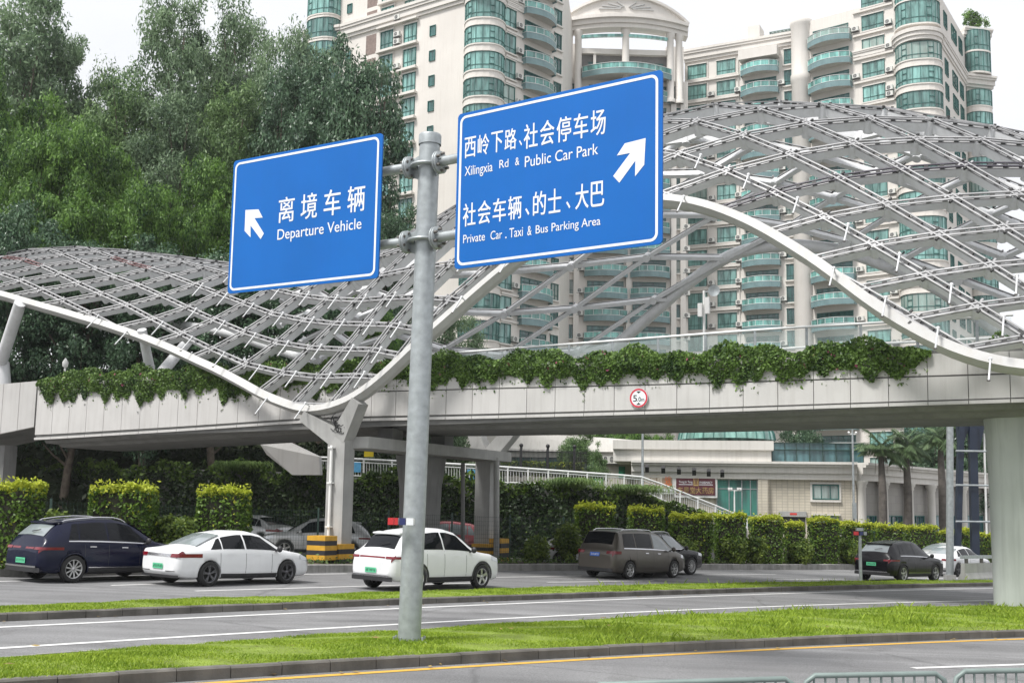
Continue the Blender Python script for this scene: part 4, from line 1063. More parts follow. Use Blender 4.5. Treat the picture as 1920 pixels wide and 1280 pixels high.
SEDAN = [(0, .74, .78, .70, .58, .40), (.05, .88, .92, .78, .62, .33), (.13, .95, .99, .84, .66, .27), (.38, .96, 1.02, .885, .66, .23), (.70, .96, 1.07, .905, .64, .21), (1.1, .955, 1.24, .915, .60, .20), (1.55, .95, 1.40, .92, .575, .19), (2.05, .94, 1.47, .92, .58, .18),
         (2.6, .93, 1.465, .92, .58, .18), (3.0, .92, 1.39, .92, .57, .18), (3.4, .91, 1.21, .915, .58, .18), (3.75, .90, 1.0, .91, .64, .18), (3.95, .885, .94, .905, .70, .18), (4.35, .83, .88, .88, .70, .20), (4.62, .74, .78, .82, .66, .22), (4.76, .62, .66, .72, .60, .26), (4.80, .50, .54, .62, .54, .30)]
MPV = [(0, .84, .88, .74, .64, .36), (.05, .98, 1.02, .82, .70, .30), (.12, 1.06, 1.14, .86, .72, .26), (.20, 1.08, 1.34, .89, .71, .24), (.34, 1.09, 1.62, .91, .69, .23), (.46, 1.09, 1.73, .92, .68, .22), (.9, 1.08, 1.77, .925, .69, .21), (1.8, 1.06, 1.79, .93, .69, .2), (2.6, 1.04, 1.765, .93, .68, .2),
       (3.2, 1.02, 1.66, .93, .66, .2), (3.65, 1.0, 1.42, .925, .66, .2), (4.05, .98, 1.12, .92, .70, .2), (4.25, .95, 1.02, .91, .72, .2), (4.6, .87, .93, .87, .70, .22), (4.85, .74, .79, .78, .64, .26), (4.92, .60, .64, .68, .58, .32)]

def make_car(kind, pm, loc_xy, yaw, label, plate=M_pgreen, rim=M_rim, spokes=5, style=0, rails=False, rearglass=M_cglass, sideglass=M_cglass, clad=True, chrome_sill=False, tailbar=False, group='cars on the far carriageway', name='car', scale=1.0, z=None):
    prof, sill, r, ax = {'suv': (SUV, .22, .365, (.98, 3.80)), 'coupe': (COUPE, .21, .36, (.93, 3.72)), 'sedan': (SEDAN, .18, .335, (1.02, 3.80)), 'mpv': (MPV, .2, .335, (.98, 3.92))}[kind]
    c = Car(prof, sill, r, ax, 1.07 if kind == 'coupe' else 1.0); mid = (c.L) / 2
    root = empty(name, (0, 0, 0)); tag(root, label, {'suv': 'suv', 'coupe': 'suv', 'sedan': 'car', 'mpv': 'minivan'}[kind], group)
    bo = c.body('body', pm, root)
    P_ = {'suv': dict(win=[(.80, 1.10, 1.0, 1.16), (1.14, 1.98, 1.2, 1.98), (2.04, 3.36, 2.04, 2.82)], rw=(.22, .56), ws=(2.80, 3.66), tail=(.85, .95), belt=1.03),
          'coupe': dict(win=[(.80, 1.16, 1.06, 1.18), (1.2, 2.0, 1.22, 2.0), (2.06, 3.32, 2.06, 2.78)], rw=(.27, .58), ws=(2.78, 3.60), tail=(.88, .98), belt=1.07),
          'sedan': dict(win=[(1.04, 1.42, 1.36, 1.46), (1.46, 2.22, 1.50, 2.22), (2.28, 3.52, 2.28, 2.94)], rw=(.72, 1.50), ws=(2.96, 3.78), tail=(.76, .89), belt=.95),
          'mpv': dict(win=[(.62, 1.36, .70, 1.36), (1.42, 2.46, 1.42, 2.46), (2.54, 3.80, 2.54, 3.10)], rw=(.17, .42), ws=(3.15, 4.18), tail=(.90, 1.04), belt=1.08)}[kind]
    for sg in (1, -1):
        for k_, (a0, b0, a1, b1) in enumerate(P_['win']):
            mb = MB(); c.patch(mb, (a0, a1), (b0, b1), 6.22, 7.82, sg, .007); mb.build('side_window', sideglass if k_ < 2 else (M_cglassl if kind == 'mpv' else sideglass), root)
        # door seams, sill, handle, mirror
        for xd in ({'suv': (1.28, 2.02, 3.02), 'coupe': (1.3, 2.03, 2.98), 'sedan': (1.36, 2.25, 3.2), 'mpv': (1.4, 2.5, 3.5)}[kind]):
            mb = MB(); c.patch(mb, xd, xd + .012, 2.6, 6.1, sg, .003, 0, 1, 6); mb.build('door_seam', M_blackp, bo)
        for xd in ({'suv': (1.42, 2.42), 'coupe': (1.45, 2.45), 'sedan': (1.6, 2.55), 'mpv': (1.95, 2.75)}[kind]):
            mb = MB(); c.patch(mb, xd, xd + .2, 5.3, 5.48, sg, .02, 0, 3, 1); mb.build('door_handle', M_chrome if pm in (M_pnavy, M_pgrey) else pm, root)
        mb = MB(); c.patch(mb, ax[0] + r * 1.15, ax[1] - r * 1.15, 1.0, 2.55, sg, .008, 0, 8, 3); mb.build('sill', M_blackp if clad else pm, root)
        if chrome_sill:
            mb = MB(); c.patch(mb, ax[0] + r * 1.2, ax[1] - r * 1.2, 2.6, 2.72, sg, .012, 0, 8, 1); mb.build('sill_trim', M_chrome, root)
        if pm in (M_pnavy, M_pblack, M_pwhite) and kind == 'suv' or kind == 'mpv':
            mb = MB(); c.patch(mb, P_['win'][0][0], P_['win'][2][1], 6.08, 6.18, sg, .010, 0, 8, 1); mb.build('window_trim', M_chrome, root)
        if rails:
            mb = MB(); q = [c.spt(x, 9.0, sg, .05 if .8 < x < 2.6 else .0) for x in (.65, .85, 1.3, 1.8, 2.3, 2.55, 2.72)]; mb.path(q, .02, 6); mb.build('roof_rail', M_chrome, root)
        xm = P_['win'][2][1] - .16; p = c.spt(xm, 6.15, sg, .0); mb = MB(); mb.bar(p, p + Vector((-.03, -.12 * sg, .03)), .05, .04); mb.ball((p.x - .02, p.y - .19 * sg, p.z + .07), .095, 0, 10, 6)
        for i in range(len(mb.v) - 70, len(mb.v)): 
            x, y, zz = mb.v[i]; mb.v[i] = (p.x - .02 + (x - p.x + .02) * .75, y, zz)
        mb.build('mirror', M_blackp if pm in (M_pnavy, M_pblack, M_pwhite) else pm, root)
        # black wheel-arch trims
        if kind in ('coupe', 'suv') and pm is not M_psilver:
            for a in ax:
                mb = MB(); vs = []; nn = 22
                for k in range(nn + 1):
                    th = rad(-8 + 196 * k / nn)
                    for Rr in (r * 1.10, r * (1.30 if kind == 'coupe' else 1.2)):
                        x, zz = a + Rr * math.cos(th), r + Rr * math.sin(th); rg = c.ring(min(max(x, c.x0 + .02), c.L - .02)); yv = float(np.interp(zz, [p_[1] for p_ in rg[1:7]], [p_[0] for p_ in rg[1:7]])); vs.append((x, -(yv + .012) * sg, max(zz, rg[0][1])))
                mb.add(vs, [(2 * k, 2 * k + 2, 2 * k + 3, 2 * k + 1) for k in range(nn)], 0, True); mb.build('arch_trim', M_blackp if pm is M_pwhite else pm, root)
        # lamps
        mb = MB(); t0, t1 = P_['tail']; w0 = c.P[:, 3].max()
        c.rear(mb, -w0 * .985 * sg, -w0 * .56 * sg, t0 + .02, t1 - .01, .012, 0, 8, 2)
        c.patch(mb, .03, (.16, .10) if kind != 'sedan' else (.26, .16), 5.25 if kind != 'mpv' else 5.1, 5.95 if kind != 'mpv' else 6.15, sg, .012)
        mb.build('tail_lamp', M_tail, root)
        mb = MB(); c.patch(mb, c.L - .52, c.L - .10, 5.0, 5.9, sg, .012); mb.build('headlamp', M_head, root)
        # wheels
        for a in ax:
            tm_, rm_ = wheel_mesh(r, .225, spokes, rim, style)
            tyre = link('wheel', tm_, root, (a, -sg * (w0 - .105), r), (0, 0, 0 if sg < 0 else math.pi)); link('rim', rm_, tyre)
    mb = MB(); c.top(mb, *P_['rw'], .93 if kind != 'sedan' else .98, .010); mb.build('rear_window', rearglass, root)
    mb = MB(); c.top(mb, *P_['ws'], .95, .010); mb.build('windscreen', M_cglass, root)
    if tailbar: mb = MB(); c.rear(mb, -.5, .5, P_['tail'][0] + .03, P_['tail'][1] - .02, .010); mb.build('tail_bar', M_tail if tailbar == 1 else M_chrome, root)
    pz = {'suv': .50, 'coupe': .50, 'sedan': .46, 'mpv': .82}[kind]
    if kind == 'suv' and pm is M_pblack: pz = .66
    mb = MB(); c.rear(mb, -.22, .22, pz, pz + .14, .022, 0, 1, 1); pl = mb.build('number_plate', plate, root)
    mb = MB(); rnd = random.Random(label)
    for i in range(7):
        y = -.18 + i * .054; c.rear(mb, y, y + .018, pz + .035, pz + .105, .025, 0, 1, 1)
        c.rear(mb, y, y + .034, pz + rnd.choice((.035, .065, .095)), pz + rnd.choice((.05, .08, .108)), .0255, 0, 1, 1)
    mb.build('plate_characters', M_pinkw if plate is M_pblue else M_pink, pl)
    mb = MB(); c.rear(mb, -.80, .80, .28 if kind != 'sedan' else .24, .40 if kind != 'sedan' else .31, .014, 0, 10, 2); mb.build('lower_bumper', M_blackp, root)
    if chrome_sill or kind == 'coupe': mb = MB(); c.rear(mb, -.72, .72, .40, .445, .02, 0, 10, 1); mb.build('bumper_trim', M_chrome, root)
    if kind in ('suv', 'coupe'):
        mb = MB(); xr = P_['rw'][1] + .10; zt = c.val(2, xr); mb.prism([(xr + .1, -.58, zt + .02), (xr + .1, .58, zt + .02), (xr - .16, .54, zt - .012), (xr - .16, -.54, zt - .012)], (0, 0, .035)); mb.build('roof_spoiler', pm if kind != 'coupe' else M_pwhite, root)
        mb = MB(); zt = c.val(2, P_['rw'][0] + .06); mb.bar((P_['rw'][0] + .02, -.02, zt + .06), (P_['rw'][0] + .07, -.34, zt + .11), .02, .02); mb.build('rear_wiper', M_blackp, root)
    if kind == 'sedan':
        mb = MB(); zt = c.val(2, 1.75); mb.prism([(1.62, 0, zt - .01), (1.84, -.02, zt + .02), (1.84, .02, zt + .02)], (0, 0, .05)); mb.build('roof_aerial', pm, root)
        mb = MB(); c.rear(mb, -.72, -.34, .40, .42, .016); c.rear(mb, .34, .72, .40, .42, .016); mb.build('bumper_slot', M_blackp, root)
    # centre the thing on its own footprint
    for ch in list(root.children): ch.location.x -= mid
    root.location = (loc_xy[0], loc_xy[1], (gz(loc_xy[0]) if z is None else z) + .004); root.rotation_euler = (GS * math.sin(yaw), GS * math.cos(yaw), yaw)
    root.scale = (scale,) * 3
    return root
def road_dir(cv, x):
    d = (cv.y(x + .5) - cv.y(x - .5)); return math.atan2(d, 1.0)
def car_at(kind, pm, rear_px, front_px, label, **kw):
    """wheel contact pixels of the near flank: rear wheel, front wheel"""
    b_ = G(*front_px); yaw = kw.pop('yaw')
    n = Vector((-math.sin(yaw), math.cos(yaw), 0)); mid = (G((rear_px[0] + front_px[0]) / 2, (rear_px[1] + front_px[1]) / 2) if rear_px else b_ - Vector((math.cos(yaw), math.sin(yaw), 0)) * 1.41) + n * .82
    return make_car(kind, pm, (mid.x, mid.y), yaw, label, **kw)
YAW = kw = None
ca = [car_at('suv', M_pnavy, (142, 1091), (295, 1087), 'dark navy SUV with silver roof rails leaving at the far left', yaw=rad(54), rails=True, rearglass=M_cglassl, chrome_sill=True, spokes=10, style=0, tailbar=1),
      car_at('sedan', M_pwhite, (391, 1097), (534, 1095), 'white sedan with a dark side window band between the navy SUV and the sign pole', yaw=rad(53), rearglass=M_cglassl, rim=M_rimd, spokes=5, style=1, tailbar=2),
      car_at('coupe', M_pwhite, (785, 1107), (894, 1104), 'white fastback SUV passing behind the sign pole', yaw=rad(51), spokes=5, style=0, tailbar=1),
      car_at('suv', M_pblack, None, (1293, 1077), 'black car mostly hidden beyond the brown-grey minivan', yaw=rad(46), plate=M_pblue, spokes=12, style=0, rails=True, sideglass=M_cglassl),
      car_at('mpv', M_pgrey, (1178, 1084), (1262, 1083.5), 'brown-grey minivan with a blue number plate', yaw=rad(48), plate=M_pblue, spokes=7, style=1, rails=True, clad=False),
      car_at('suv', M_pblack, (1690, 1091), (1752, 1090), 'black SUV with green plate beside the red-topped post', yaw=rad(43), rearglass=M_cglassl, spokes=5, style=1, chrome_sill=True),
      car_at('sedan', M_pwhite, (1790, 1081), (1850, 1079), 'white sedan with green plate ahead of the black SUV', yaw=rad(42), rim=M_rimd, rearglass=M_cglassl, scale=.97),
      car_at('sedan', M_psilver, (1768, 1070), (1838, 1068), 'silver car partly hidden between the white sedan and the hedge', yaw=rad(40), rearglass=M_cglassl)]
# parked cars behind the mesh fence
g2 = 'cars parked beyond the mesh fence'
q = at(592, 1045, 50); make_car('suv', M_psilver, (q.x, q.y), rad(192), 'pale grey SUV parked behind the striped column block', group=g2, z=gz(q.x))
q = at(470, 1045, 54); make_car('sedan', M_psilver, (q.x, q.y), rad(150), 'silver car parked behind the square hedge, only its sloping screen showing', group=g2, z=gz(q.x) + .2)
q = at(826, 1045, 53); make_car('coupe', M_pred, (q.x, q.y), rad(186), 'faded red hatchback parked behind the white fastback', group=g2, z=gz(q.x), sideglass=M_cglassl)
q = at(1090, 1045, 50); make_car('sedan', M_pwhite, (q.x, q.y), rad(20), 'white car glimpsed through the bush left of the minivan', group=g2, z=gz(q.x))

# ------------------------------------------------------------------ planting beside the far kerb
M_hedge = leaf_mat('hedge_leaf', (.028, .065, .010), (.14, .24, .03), .25, .45, 1.6)
M_hedgetop = leaf_mat('new_hedge_leaf', (.26, .33, .02), (.52, .56, .06), .35, .5, 1.6)
M_twig_shade = mat('twigs_and_hedge_shade', (.03, .03, .018), .9, var=.4)
def bedz(x): return gz(x) + .26
# raised bed and the ground behind it
bedb = MB(); xs_ = [float(x) for x in range(-45, 61)]
vs = []
for x in xs_:
    for o, dz in ((.26, .20), (1.0, .24), (2.6, .24), (4.2, .05), (4.6, -.012)):
        p = K3.p(x, o); vs.append((p.x, p.y, gz(p.x) + dz))
bedb.add(vs, [(i * 5 + k, (i + 1) * 5 + k, (i + 1) * 5 + k + 1, i * 5 + k + 1) for i in range(len(xs_) - 1) for k in range(4)], 0, True)
tag(bedb.build('planting_bed', M_soil), kind='structure')
M_cover = leaf_mat('ground_cover_leaf', (.03, .07, .015), (.13, .20, .05), .3, .55, 1.0)
rng = np.random.default_rng(21); n = 9000; X = rng.uniform(-18, 26, n); O = rng.uniform(.3, 3.0, n)
C = np.array([tuple(K3.p(x, o)) for x, o in zip(X, O)]); C[:, 2] += .27 + np.abs(rng.normal(0, .10, n))
V = leaves(C, np.tile([0, -.3, 1.0], (n, 1)), .13, rng, .5, .4); tag(np_mesh('ground_cover', V, M_cover), kind='stuff')

def hedge_parts(w, d, h, seed, taper=.0):
    """clipped block of leaves, w x d x h; new yellow growth on top"""
    rng = np.random.default_rng(seed); area = 2 * (w + d) * h + w * d; n = int(area * 330); C = []; Nn = []; top = []
    pr = np.array([w * h, w * h, d * h, d * h, w * d * 2.2]); pr /= pr.sum(); f = rng.choice(5, n, p=pr); a = rng.random(n); b_ = rng.random(n)
    ax = rng.random(n) ** 1.6 * .16
    x = np.where(f < 2, (a - .5) * w, np.where(f == 2, -w / 2 + ax, np.where(f == 3, w / 2 - ax, (a - .5) * w)))
    y = np.where(f == 0, -d / 2 + ax, np.where(f == 1, d / 2 - ax, np.where(f < 4, (a - .5) * d, (b_ - .5) * d)))
    z = np.where(f < 4, b_ * h, h - ax)
    # rounded vertical corners, lumpy faces and a ragged top
    lump = .05 * np.sin(x * 3.1 + seed) + .05 * np.sin(z * 3.7 + seed * 2) + .05 * np.sin(y * 4 + x)
    rr = np.maximum(0, (np.abs(x) / (w / 2)) ** 6 + (np.abs(y) / (d / 2)) ** 6 - 1) * .10
    x *= (1 - rr) * (1 + lump / max(w, 1)); y *= (1 - rr) * (1 + lump / max(d, .8)); z = z + np.where(z > h * .8, .07 * np.sin(x * 4 + seed) + .05 * np.sin(x * 9 + y * 5), 0)
    narrow = 1 - .12 * np.clip(.35 - z / h, 0, 1) / .35; x *= narrow; y *= narrow
    C = np.stack([x, y, z], 1); Nn = np.zeros((n, 3)); Nn[f == 0, 1] = -1; Nn[f == 1, 1] = 1; Nn[f == 2, 0] = -1; Nn[f == 3, 0] = 1; Nn[f == 4, 2] = 1; Nn[:, 2] += .35
    V = leaves(C, Nn, .12, rng, .62, .45)
    fm = (z > h - .10 - .35 * rng.random(n) ** 2.2) | (rng.random(n) < .03)
    # sprouting shoots
    k = int(w * d * 60); sx = (rng.random(k) - .5) * w * .95; sy = (rng.random(k) - .5) * d * .95
    sp = np.stack([sx, sy, h + rng.random(k) ** 2 * .22], 1); V2 = leaves(sp, np.tile([0, -.5, .6], (k, 1)), .12, rng, .5, .2)
    return np.concatenate([V, V2]), np.concatenate([fm, np.ones(k, bool)]).astype(int)
def hedge(px0, px1, ytop, Y, label, seed, d=1.5, group='clipped block hedges along the bed', grow=0):
    a, c = at(px0, ytop, Y), at(px1, ytop, Y); w = (c - a).length; m_ = (a + c) / 2; zb = bedz(m_.x) - .02; h = m_.z - zb
    r = empty('clipped_hedge', (m_.x, m_.y + d / 2 * .6, zb), 0.0); tag(r, label, 'hedge', group)
    V, fm = hedge_parts(w / math.cos(0), d, h, seed); np_mesh('foliage', V, None, r, fm, [M_hedge, M_hedgetop])
    mb = MB(); rr = random.Random(seed); mb.box((0, 0, h * .5), (w * .82, d * .75, h * .82), 0)  # dark inner block paints the hedge's shaded inside; only the tubes are stems
    for i in range(6): 
        x, y = rr.uniform(-w, w) * .35, rr.uniform(-d, d) * .3; mb.tube((x, y, -.05), (x + rr.uniform(-.2, .2), y, h * .5), .03, .02, 6)
    mb.build('stems', M_twig_shade, r); return r
def kY(px, off): 
    x = G(px, 1068).x; return K3.p(x, off).y
HD = [(-45, 67, 912, 1.8, 'clipped hedge cut by the left edge of the photo', 1.9), (163, 289, 912, 2.2, 'clipped hedge standing behind the navy SUV roof', 1.9), (363, 470, 914, 2.2, 'clipped hedge behind the white sedan roof', 1.8),
      (1075, 1158, 951, 1.9, 'clipped hedge behind the rear of the minivan', 1.5), (1177, 1250, 953, 1.9, 'clipped hedge behind the bonnet of the minivan', 1.5), (1255, 1339, 962, 1.3, 'wide clipped hedge right behind the hidden black car', 1.4),
      (1340, 1401, 967, 1.2, 'clipped hedge second to the right of the hidden black car, below the stair foot', 1.4), (1406, 1470, 968, 1.2, 'clipped hedge in front of the green glass entrance', 1.4), (1471, 1510, 976, 1.5, 'narrow clipped hedge below the dark doorway', 1.3),
      (1517, 1577, 974, 1.1, 'clipped hedge with a sprouting shoot under the small lower window', 1.4), (1576, 1639, 978, 1.4, 'clipped hedge behind the red-topped post', 1.3), (1640, 1697, 990, 1.6, 'low clipped hedge below the first palm trunk', 1.3),
      (1698, 1760, 988, 1.5, 'clipped hedge below the second palm trunk', 1.3), (1761, 1792, 992, 1.6, 'clipped hedge just left of the tall grey pole', 1.3), (1793, 1818, 996, 1.6, 'clipped hedge between the grey pole and the navy trestle leg', 1.2), (1822, 1866, 1001, 1.6, 'clipped hedge between the navy trestle and the big column', 1.2)]
for i, (x0, x1, yt, off, lb, d) in enumerate(HD): hedge(x0 + (x1 - x0) * (.05 if x0 < 1250 else .035), x1 - (x1 - x0) * (.05 if x0 < 1250 else .035), yt + (i * 37 % 11) - 5, kY((x0 + x1) / 2, off), lb, 31 + i, d * .7)
M_bush = leaf_mat('bush_leaf', (.03, .07, .012), (.20, .27, .04), .3, .5, 1.2)
def bush(px, ytop, wpx, Y, label, seed):
    a = at(px, ytop, Y); zb = bedz(a.x) - .02; h = a.z - zb; w = wpx / F_PX * Y; rng = np.random.default_rng(seed)
    r = empty('round_bush', (a.x, a.y, zb)); tag(r, label, 'bush', 'loose round bushes in the bed')
    bl = [(rng.uniform(-.2, .2) * w, rng.uniform(-.15, .15) * w, h * rng.uniform(.45, .62), w * .34, w * .34, h * .40) for _ in range(4)] + [(0, 0, h * .45, w * .45, w * .42, h * .45)]
    V, cc = crown(rng, bl, int(60 + 40 * w * h), 40, .14, .24, .55, 0, .5); np_mesh('foliage', V, M_bush, r)
    mb = MB()
    for c in cc[::6]: mb.path([(c[0] * .1, c[1] * .1, -.05), (c[0] * .5, c[1] * .5, c[2] * .6), tuple(c)], [.03, .02, .008], 5)
    mb.build('stems', M_twig_shade, r)
for i, q in enumerate([(318, 960, 92, 2.0, 'round loose bush between two tall hedges above the white sedan boot'), (1003, 1008, 46, 1.6, 'small round bush on the open bed right of the striped blocks'), (1066, 978, 62, 2.0, 'loose bush touching the left end of the minivan'),
                       (1375, 1000, 40, .9, 'low bush filling the first hedge gap right of the hidden black car'), (1415, 1002, 40, .8, 'low bush in front of the entrance hedge'), (1290, 1000, 46, .9, 'low bush at the foot of the wide hedge'), (1500, 1010, 40, .8, 'low bush at the foot of the narrow hedge'),
                       (1592, 1008, 50, .8, 'dark low bush left of the red-topped post'), (110, 958, 50, 2.8, 'wispy bush peeping over the navy SUV tail')]):
    bush(q[0], q[1], q[2], kY(q[0], q[3]), q[4], 60 + i)

# mesh fence behind the hedges
M_fence = mat('dark_green_fence', (.02, .05, .04), .5)
fc = empty('mesh_fence', K3.p(-6, 3.4)); tag(fc, 'dark green wire mesh fence along the back of the planting bed', 'fence'); FO = tuple(K3.p(-6, 3.4))
mb = MB(); x = -17.0
while x < 5.5:
    p = K3.p(x, 3.4, .1); mp2 = MB(); mp2.bar(p, p + Vector((0, 0, 2.1)), .07, .07); mp2.build('fence_post', M_fence, fc, FO)
    q = K3.p(x + 2.4, 3.4, .1)
    for k in range(11): mb.bar(p + Vector((0, 0, .15 + k * .18)), q + Vector((0, 0, .15 + k * .18)), .007, .007)
    for k in range(1, 28): r_ = p.lerp(q, k / 28); mb.bar(r_ + Vector((0, 0, .12)), r_ + Vector((0, 0, 2.0)), .007, .007)
    x += 2.4
mb.build('wire_mesh', M_fence, fc, FO)

# ------------------------------------------------------------------ creeper-covered retaining wall with the railed path above
WALL = [(-140, 66), (300, 60), (600, 57.5), (820, 57), (1100, 59), (1260, 61), (1400, 63)]
def wallp(px): return at(px, 957, float(np.interp(px, [q[0] for q in WALL], [q[1] for q in WALL])))
def wtop(px): return at(px, float(np.interp(px, [-140, 0, 300, 420, 520, 640, 820, 1000, 1100, 1200, 1265, 1330, 1400], [872, 872, 880, 880, 884, 893, 905, 908, 914, 926, 946, 968, 990])), wallp(px).y).z
wr_ = empty('retaining_wall', wallp(700)); tag(wr_, 'retaining wall hidden under dark creepers below the white railing', 'wall'); WO = tuple(wallp(700))
mb = MB(); pxs = list(range(-140, 1401, 35)); vs = []
for px in pxs:
    p = wallp(px); zt = wtop(px); vs += [(p.x, p.y, gz(p.x) - .1), (p.x, p.y, zt), (p.x + .4, p.y + 5, zt), (p.x + .4, p.y + 5, gz(p.x) - .1)]
mb.add(vs, [(i * 4 + k, (i + 1) * 4 + k, (i + 1) * 4 + (k + 1) % 4, i * 4 + (k + 1) % 4) for i in range(len(pxs) - 1) for k in range(4)]); mb.build('wall', M_concd, wr_, WO)
M_ivy = leaf_mat('ivy_leaf', (.008, .022, .008), (.050, .088, .026), .2, .5, .55); M_ivytop = leaf_mat('young_ivy_leaf', (.04, .09, .012), (.17, .26, .05), .3, .55, .7)
rng = np.random.default_rng(77); n = 30000; PX = rng.uniform(-120, 1330, n); C = np.zeros((n, 3)); fm = np.zeros(n, int)
for i in range(n):
    p = wallp(PX[i]); zt = wtop(PX[i]); z0 = gz(p.x); q = rng.random() ** .85
    bul = .25 + .22 * math.sin(PX[i] * .031) + .16 * math.sin(PX[i] * .083 + q * 5) + .14 * math.sin(q * 9 + PX[i] * .05)
    top = (.28 + .22 * math.sin(PX[i] * .045) + .15 * math.sin(PX[i] * .13)) * (1 if PX[i] < 950 else .35)
    z = z0 + (zt + top - z0) * q; C[i] = (p.x, p.y - max(.05, bul) * (1.1 - .5 * q) - .1 * rng.random(), z)
    fm[i] = 1 if (z > zt - .35 + .3 * math.sin(PX[i] * .07) and rng.random() < .75) or rng.random() < .03 else 0
V = leaves(C, np.tile([-.2, -1, .45], (n, 1)), .23, rng, .7, .5, .5); np_mesh('creeper', V, None, wr_, fm, [M_ivy, M_ivytop], WO)
# ornamental grass tufts along the wall top
M_tuft = leaf_mat('long_grass_leaf', (.06, .12, .03), (.22, .32, .10), .35, .6, 1)
for px, wpx, lb in ((1070, 60, 'pale arching grass tuft on the wall top below the white railing'), (1190, 70, 'feathery grass tuft on the wall top beside the lamp post'), (455, 60, 'grass tuft on the wall top left of the pale stair parapet')):
    p = wallp(px); c = Vector((p.x, p.y - .35, wtop(px) - .1)); r = empty('grass_tuft', c); tag(r, lb, 'plant', 'grass tufts on the wall'); rng = np.random.default_rng(px); n = 900
    X = rng.normal(0, wpx / F_PX * p.y * .4, n); A = rng.random(n) * 6.28; Hh = .3 + rng.random(n) * .45; P0 = np.stack([X, rng.normal(0, .2, n), np.zeros(n)], 1)
    V = np.zeros((n, 4, 3)); D = np.stack([np.cos(A), np.sin(A) - .4, 0 * A], 1); w_ = np.stack([-np.sin(A), np.cos(A), 0 * A], 1) * .018
    V[:, 0] = P0 - w_; V[:, 1] = P0 + D * (Hh * .35)[:, None] + np.array([0, 0, 1]) * Hh[:, None] * .8 - w_; V[:, 2] = P0 + D * (Hh * .9)[:, None] + np.array([0, 0, 1]) * (Hh * .45)[:, None]; V[:, 3] = P0 + D * (Hh * .35)[:, None] + np.array([0, 0, 1]) * Hh[:, None] * .8 + w_
    np_mesh('blades', V, M_tuft, r)
# white railing
ra_ = empty('white_railing', wallp(900)); tag(ra_, 'white steel railing following the raised path down to the right', 'railing'); RO = tuple(wallp(900))
RT = lambda px: at(px, float(np.interp(px, [480, 600, 690, 820, 900, 1000, 1100, 1200, 1240, 1300, 1350, 1405], [852, 857, 861, 868, 872, 879, 886, 893, 907, 931, 951, 975])), wallp(px).y + .25)
RB = lambda px: at(px, float(np.interp(px, [480, 600, 820, 1000, 1100, 1200, 1240, 1300, 1350, 1405], [886, 891, 902, 908, 912, 919, 938, 962, 981, 1004])), wallp(px).y + .25)
st = [560, 600, 640, 682, 735, 780, 826, 872, 912, 952, 990, 1028, 1065, 1101, 1136, 1170, 1203, 1240, 1275, 1308, 1341, 1372, 1400]
for px in st: mb = MB(); mb.bar(RB(px) - Vector((0, 0, .2)), RT(px) + Vector((0, 0, .02)), .09, .09); mb.build('post', M_wrail, ra_, RO)
mb = MB(); mb.path([RT(px) for px in st], .055, 8); mb.build('top_rail', M_wrail, ra_, RO)
mb = MB()
for f in (.82, .08): mb.path([RB(px).lerp(RT(px), f) for px in st], .03, 6)
mb.build('cross_rail', M_wrail, ra_, RO)
mb = MB()
for a, c in zip(st[:-1], st[1:]):
    k = max(4, int((RT(c) - RT(a)).length / .14))
    for j in range(1, k): q = a + (c - a) * j / k; mb.bar(RB(q).lerp(RT(q), .08), RB(q).lerp(RT(q), .82), .022, .022)
mb.build('balusters', M_wrail, ra_, RO)
# small boards on the railing
M_bsky = mat('blue_notice', (.10, .36, .62), .5, var=.25, scale=4); M_bgr = mat('green_notice', (.03, .22, .12), .5, var=.2, scale=4); M_bye = mat('yellow_notice', (.72, .55, .02), .5); M_bre = mat('red_notice', (.6, .06, .05), .5)
def notice(px0, px1, y0, y1, m, label, dy=-.05, detail=None):
    p = at(px0, y0, wallp(px0).y + .25 + dy); q = at(px1, y1, wallp(px1).y + .25 + dy); c = (p + q) / 2
    r = empty('notice_board', c); tag(r, label, 'sign', 'small notices on the white railing'); mb = MB(); mb.prism([(p.x, p.y, q.z), (q.x, q.y, q.z), (q.x, q.y, p.z), (p.x, p.y, p.z)], (0, .04, 0)); mb.build('panel', m, r, tuple(c))
    if detail:
        mb = MB(); W_, H_ = q.x - p.x, p.z - q.z
        for u0, v0, u1, v1 in detail: mb.quad((p.x + W_ * u0, p.y - .006, q.z + H_ * v0), (p.x + W_ * u1, p.y - .006, q.z + H_ * v0), (p.x + W_ * u1, p.y - .006, q.z + H_ * v1), (p.x + W_ * u0, p.y - .006, q.z + H_ * v1))
        mb.build('print', M_signw, r, tuple(c))
notice(648, 676, 866, 885, M_bsky, 'small sky blue notice beside the left column', detail=[(.08, .25, .42, .8), (.5, .6, .9, .75), (.5, .35, .85, .45)])
notice(876, 893, 880, 900, M_bsky, 'small blue notice partly behind the right column', detail=[(.1, .2, .4, .8)])
notice(683, 700, 843, 856, M_bye, 'small yellow notice raised above the railing'); notice(945, 956, 852, 863, M_bre, 'little red flag board on a stick above the railing')
notice(1108, 1131, 897, 912, M_bgr, 'green notice hung on the railing near the lamp post', detail=[(.25, .2, .45, .8), (.55, .2, .75, .8), (.3, .45, .7, .55)])
notice(1336, 1362, 968, 981, M_bgr, 'green notice at the foot of the sloping railing', detail=[(.2, .3, .4, .7), (.5, .3, .8, .7)])

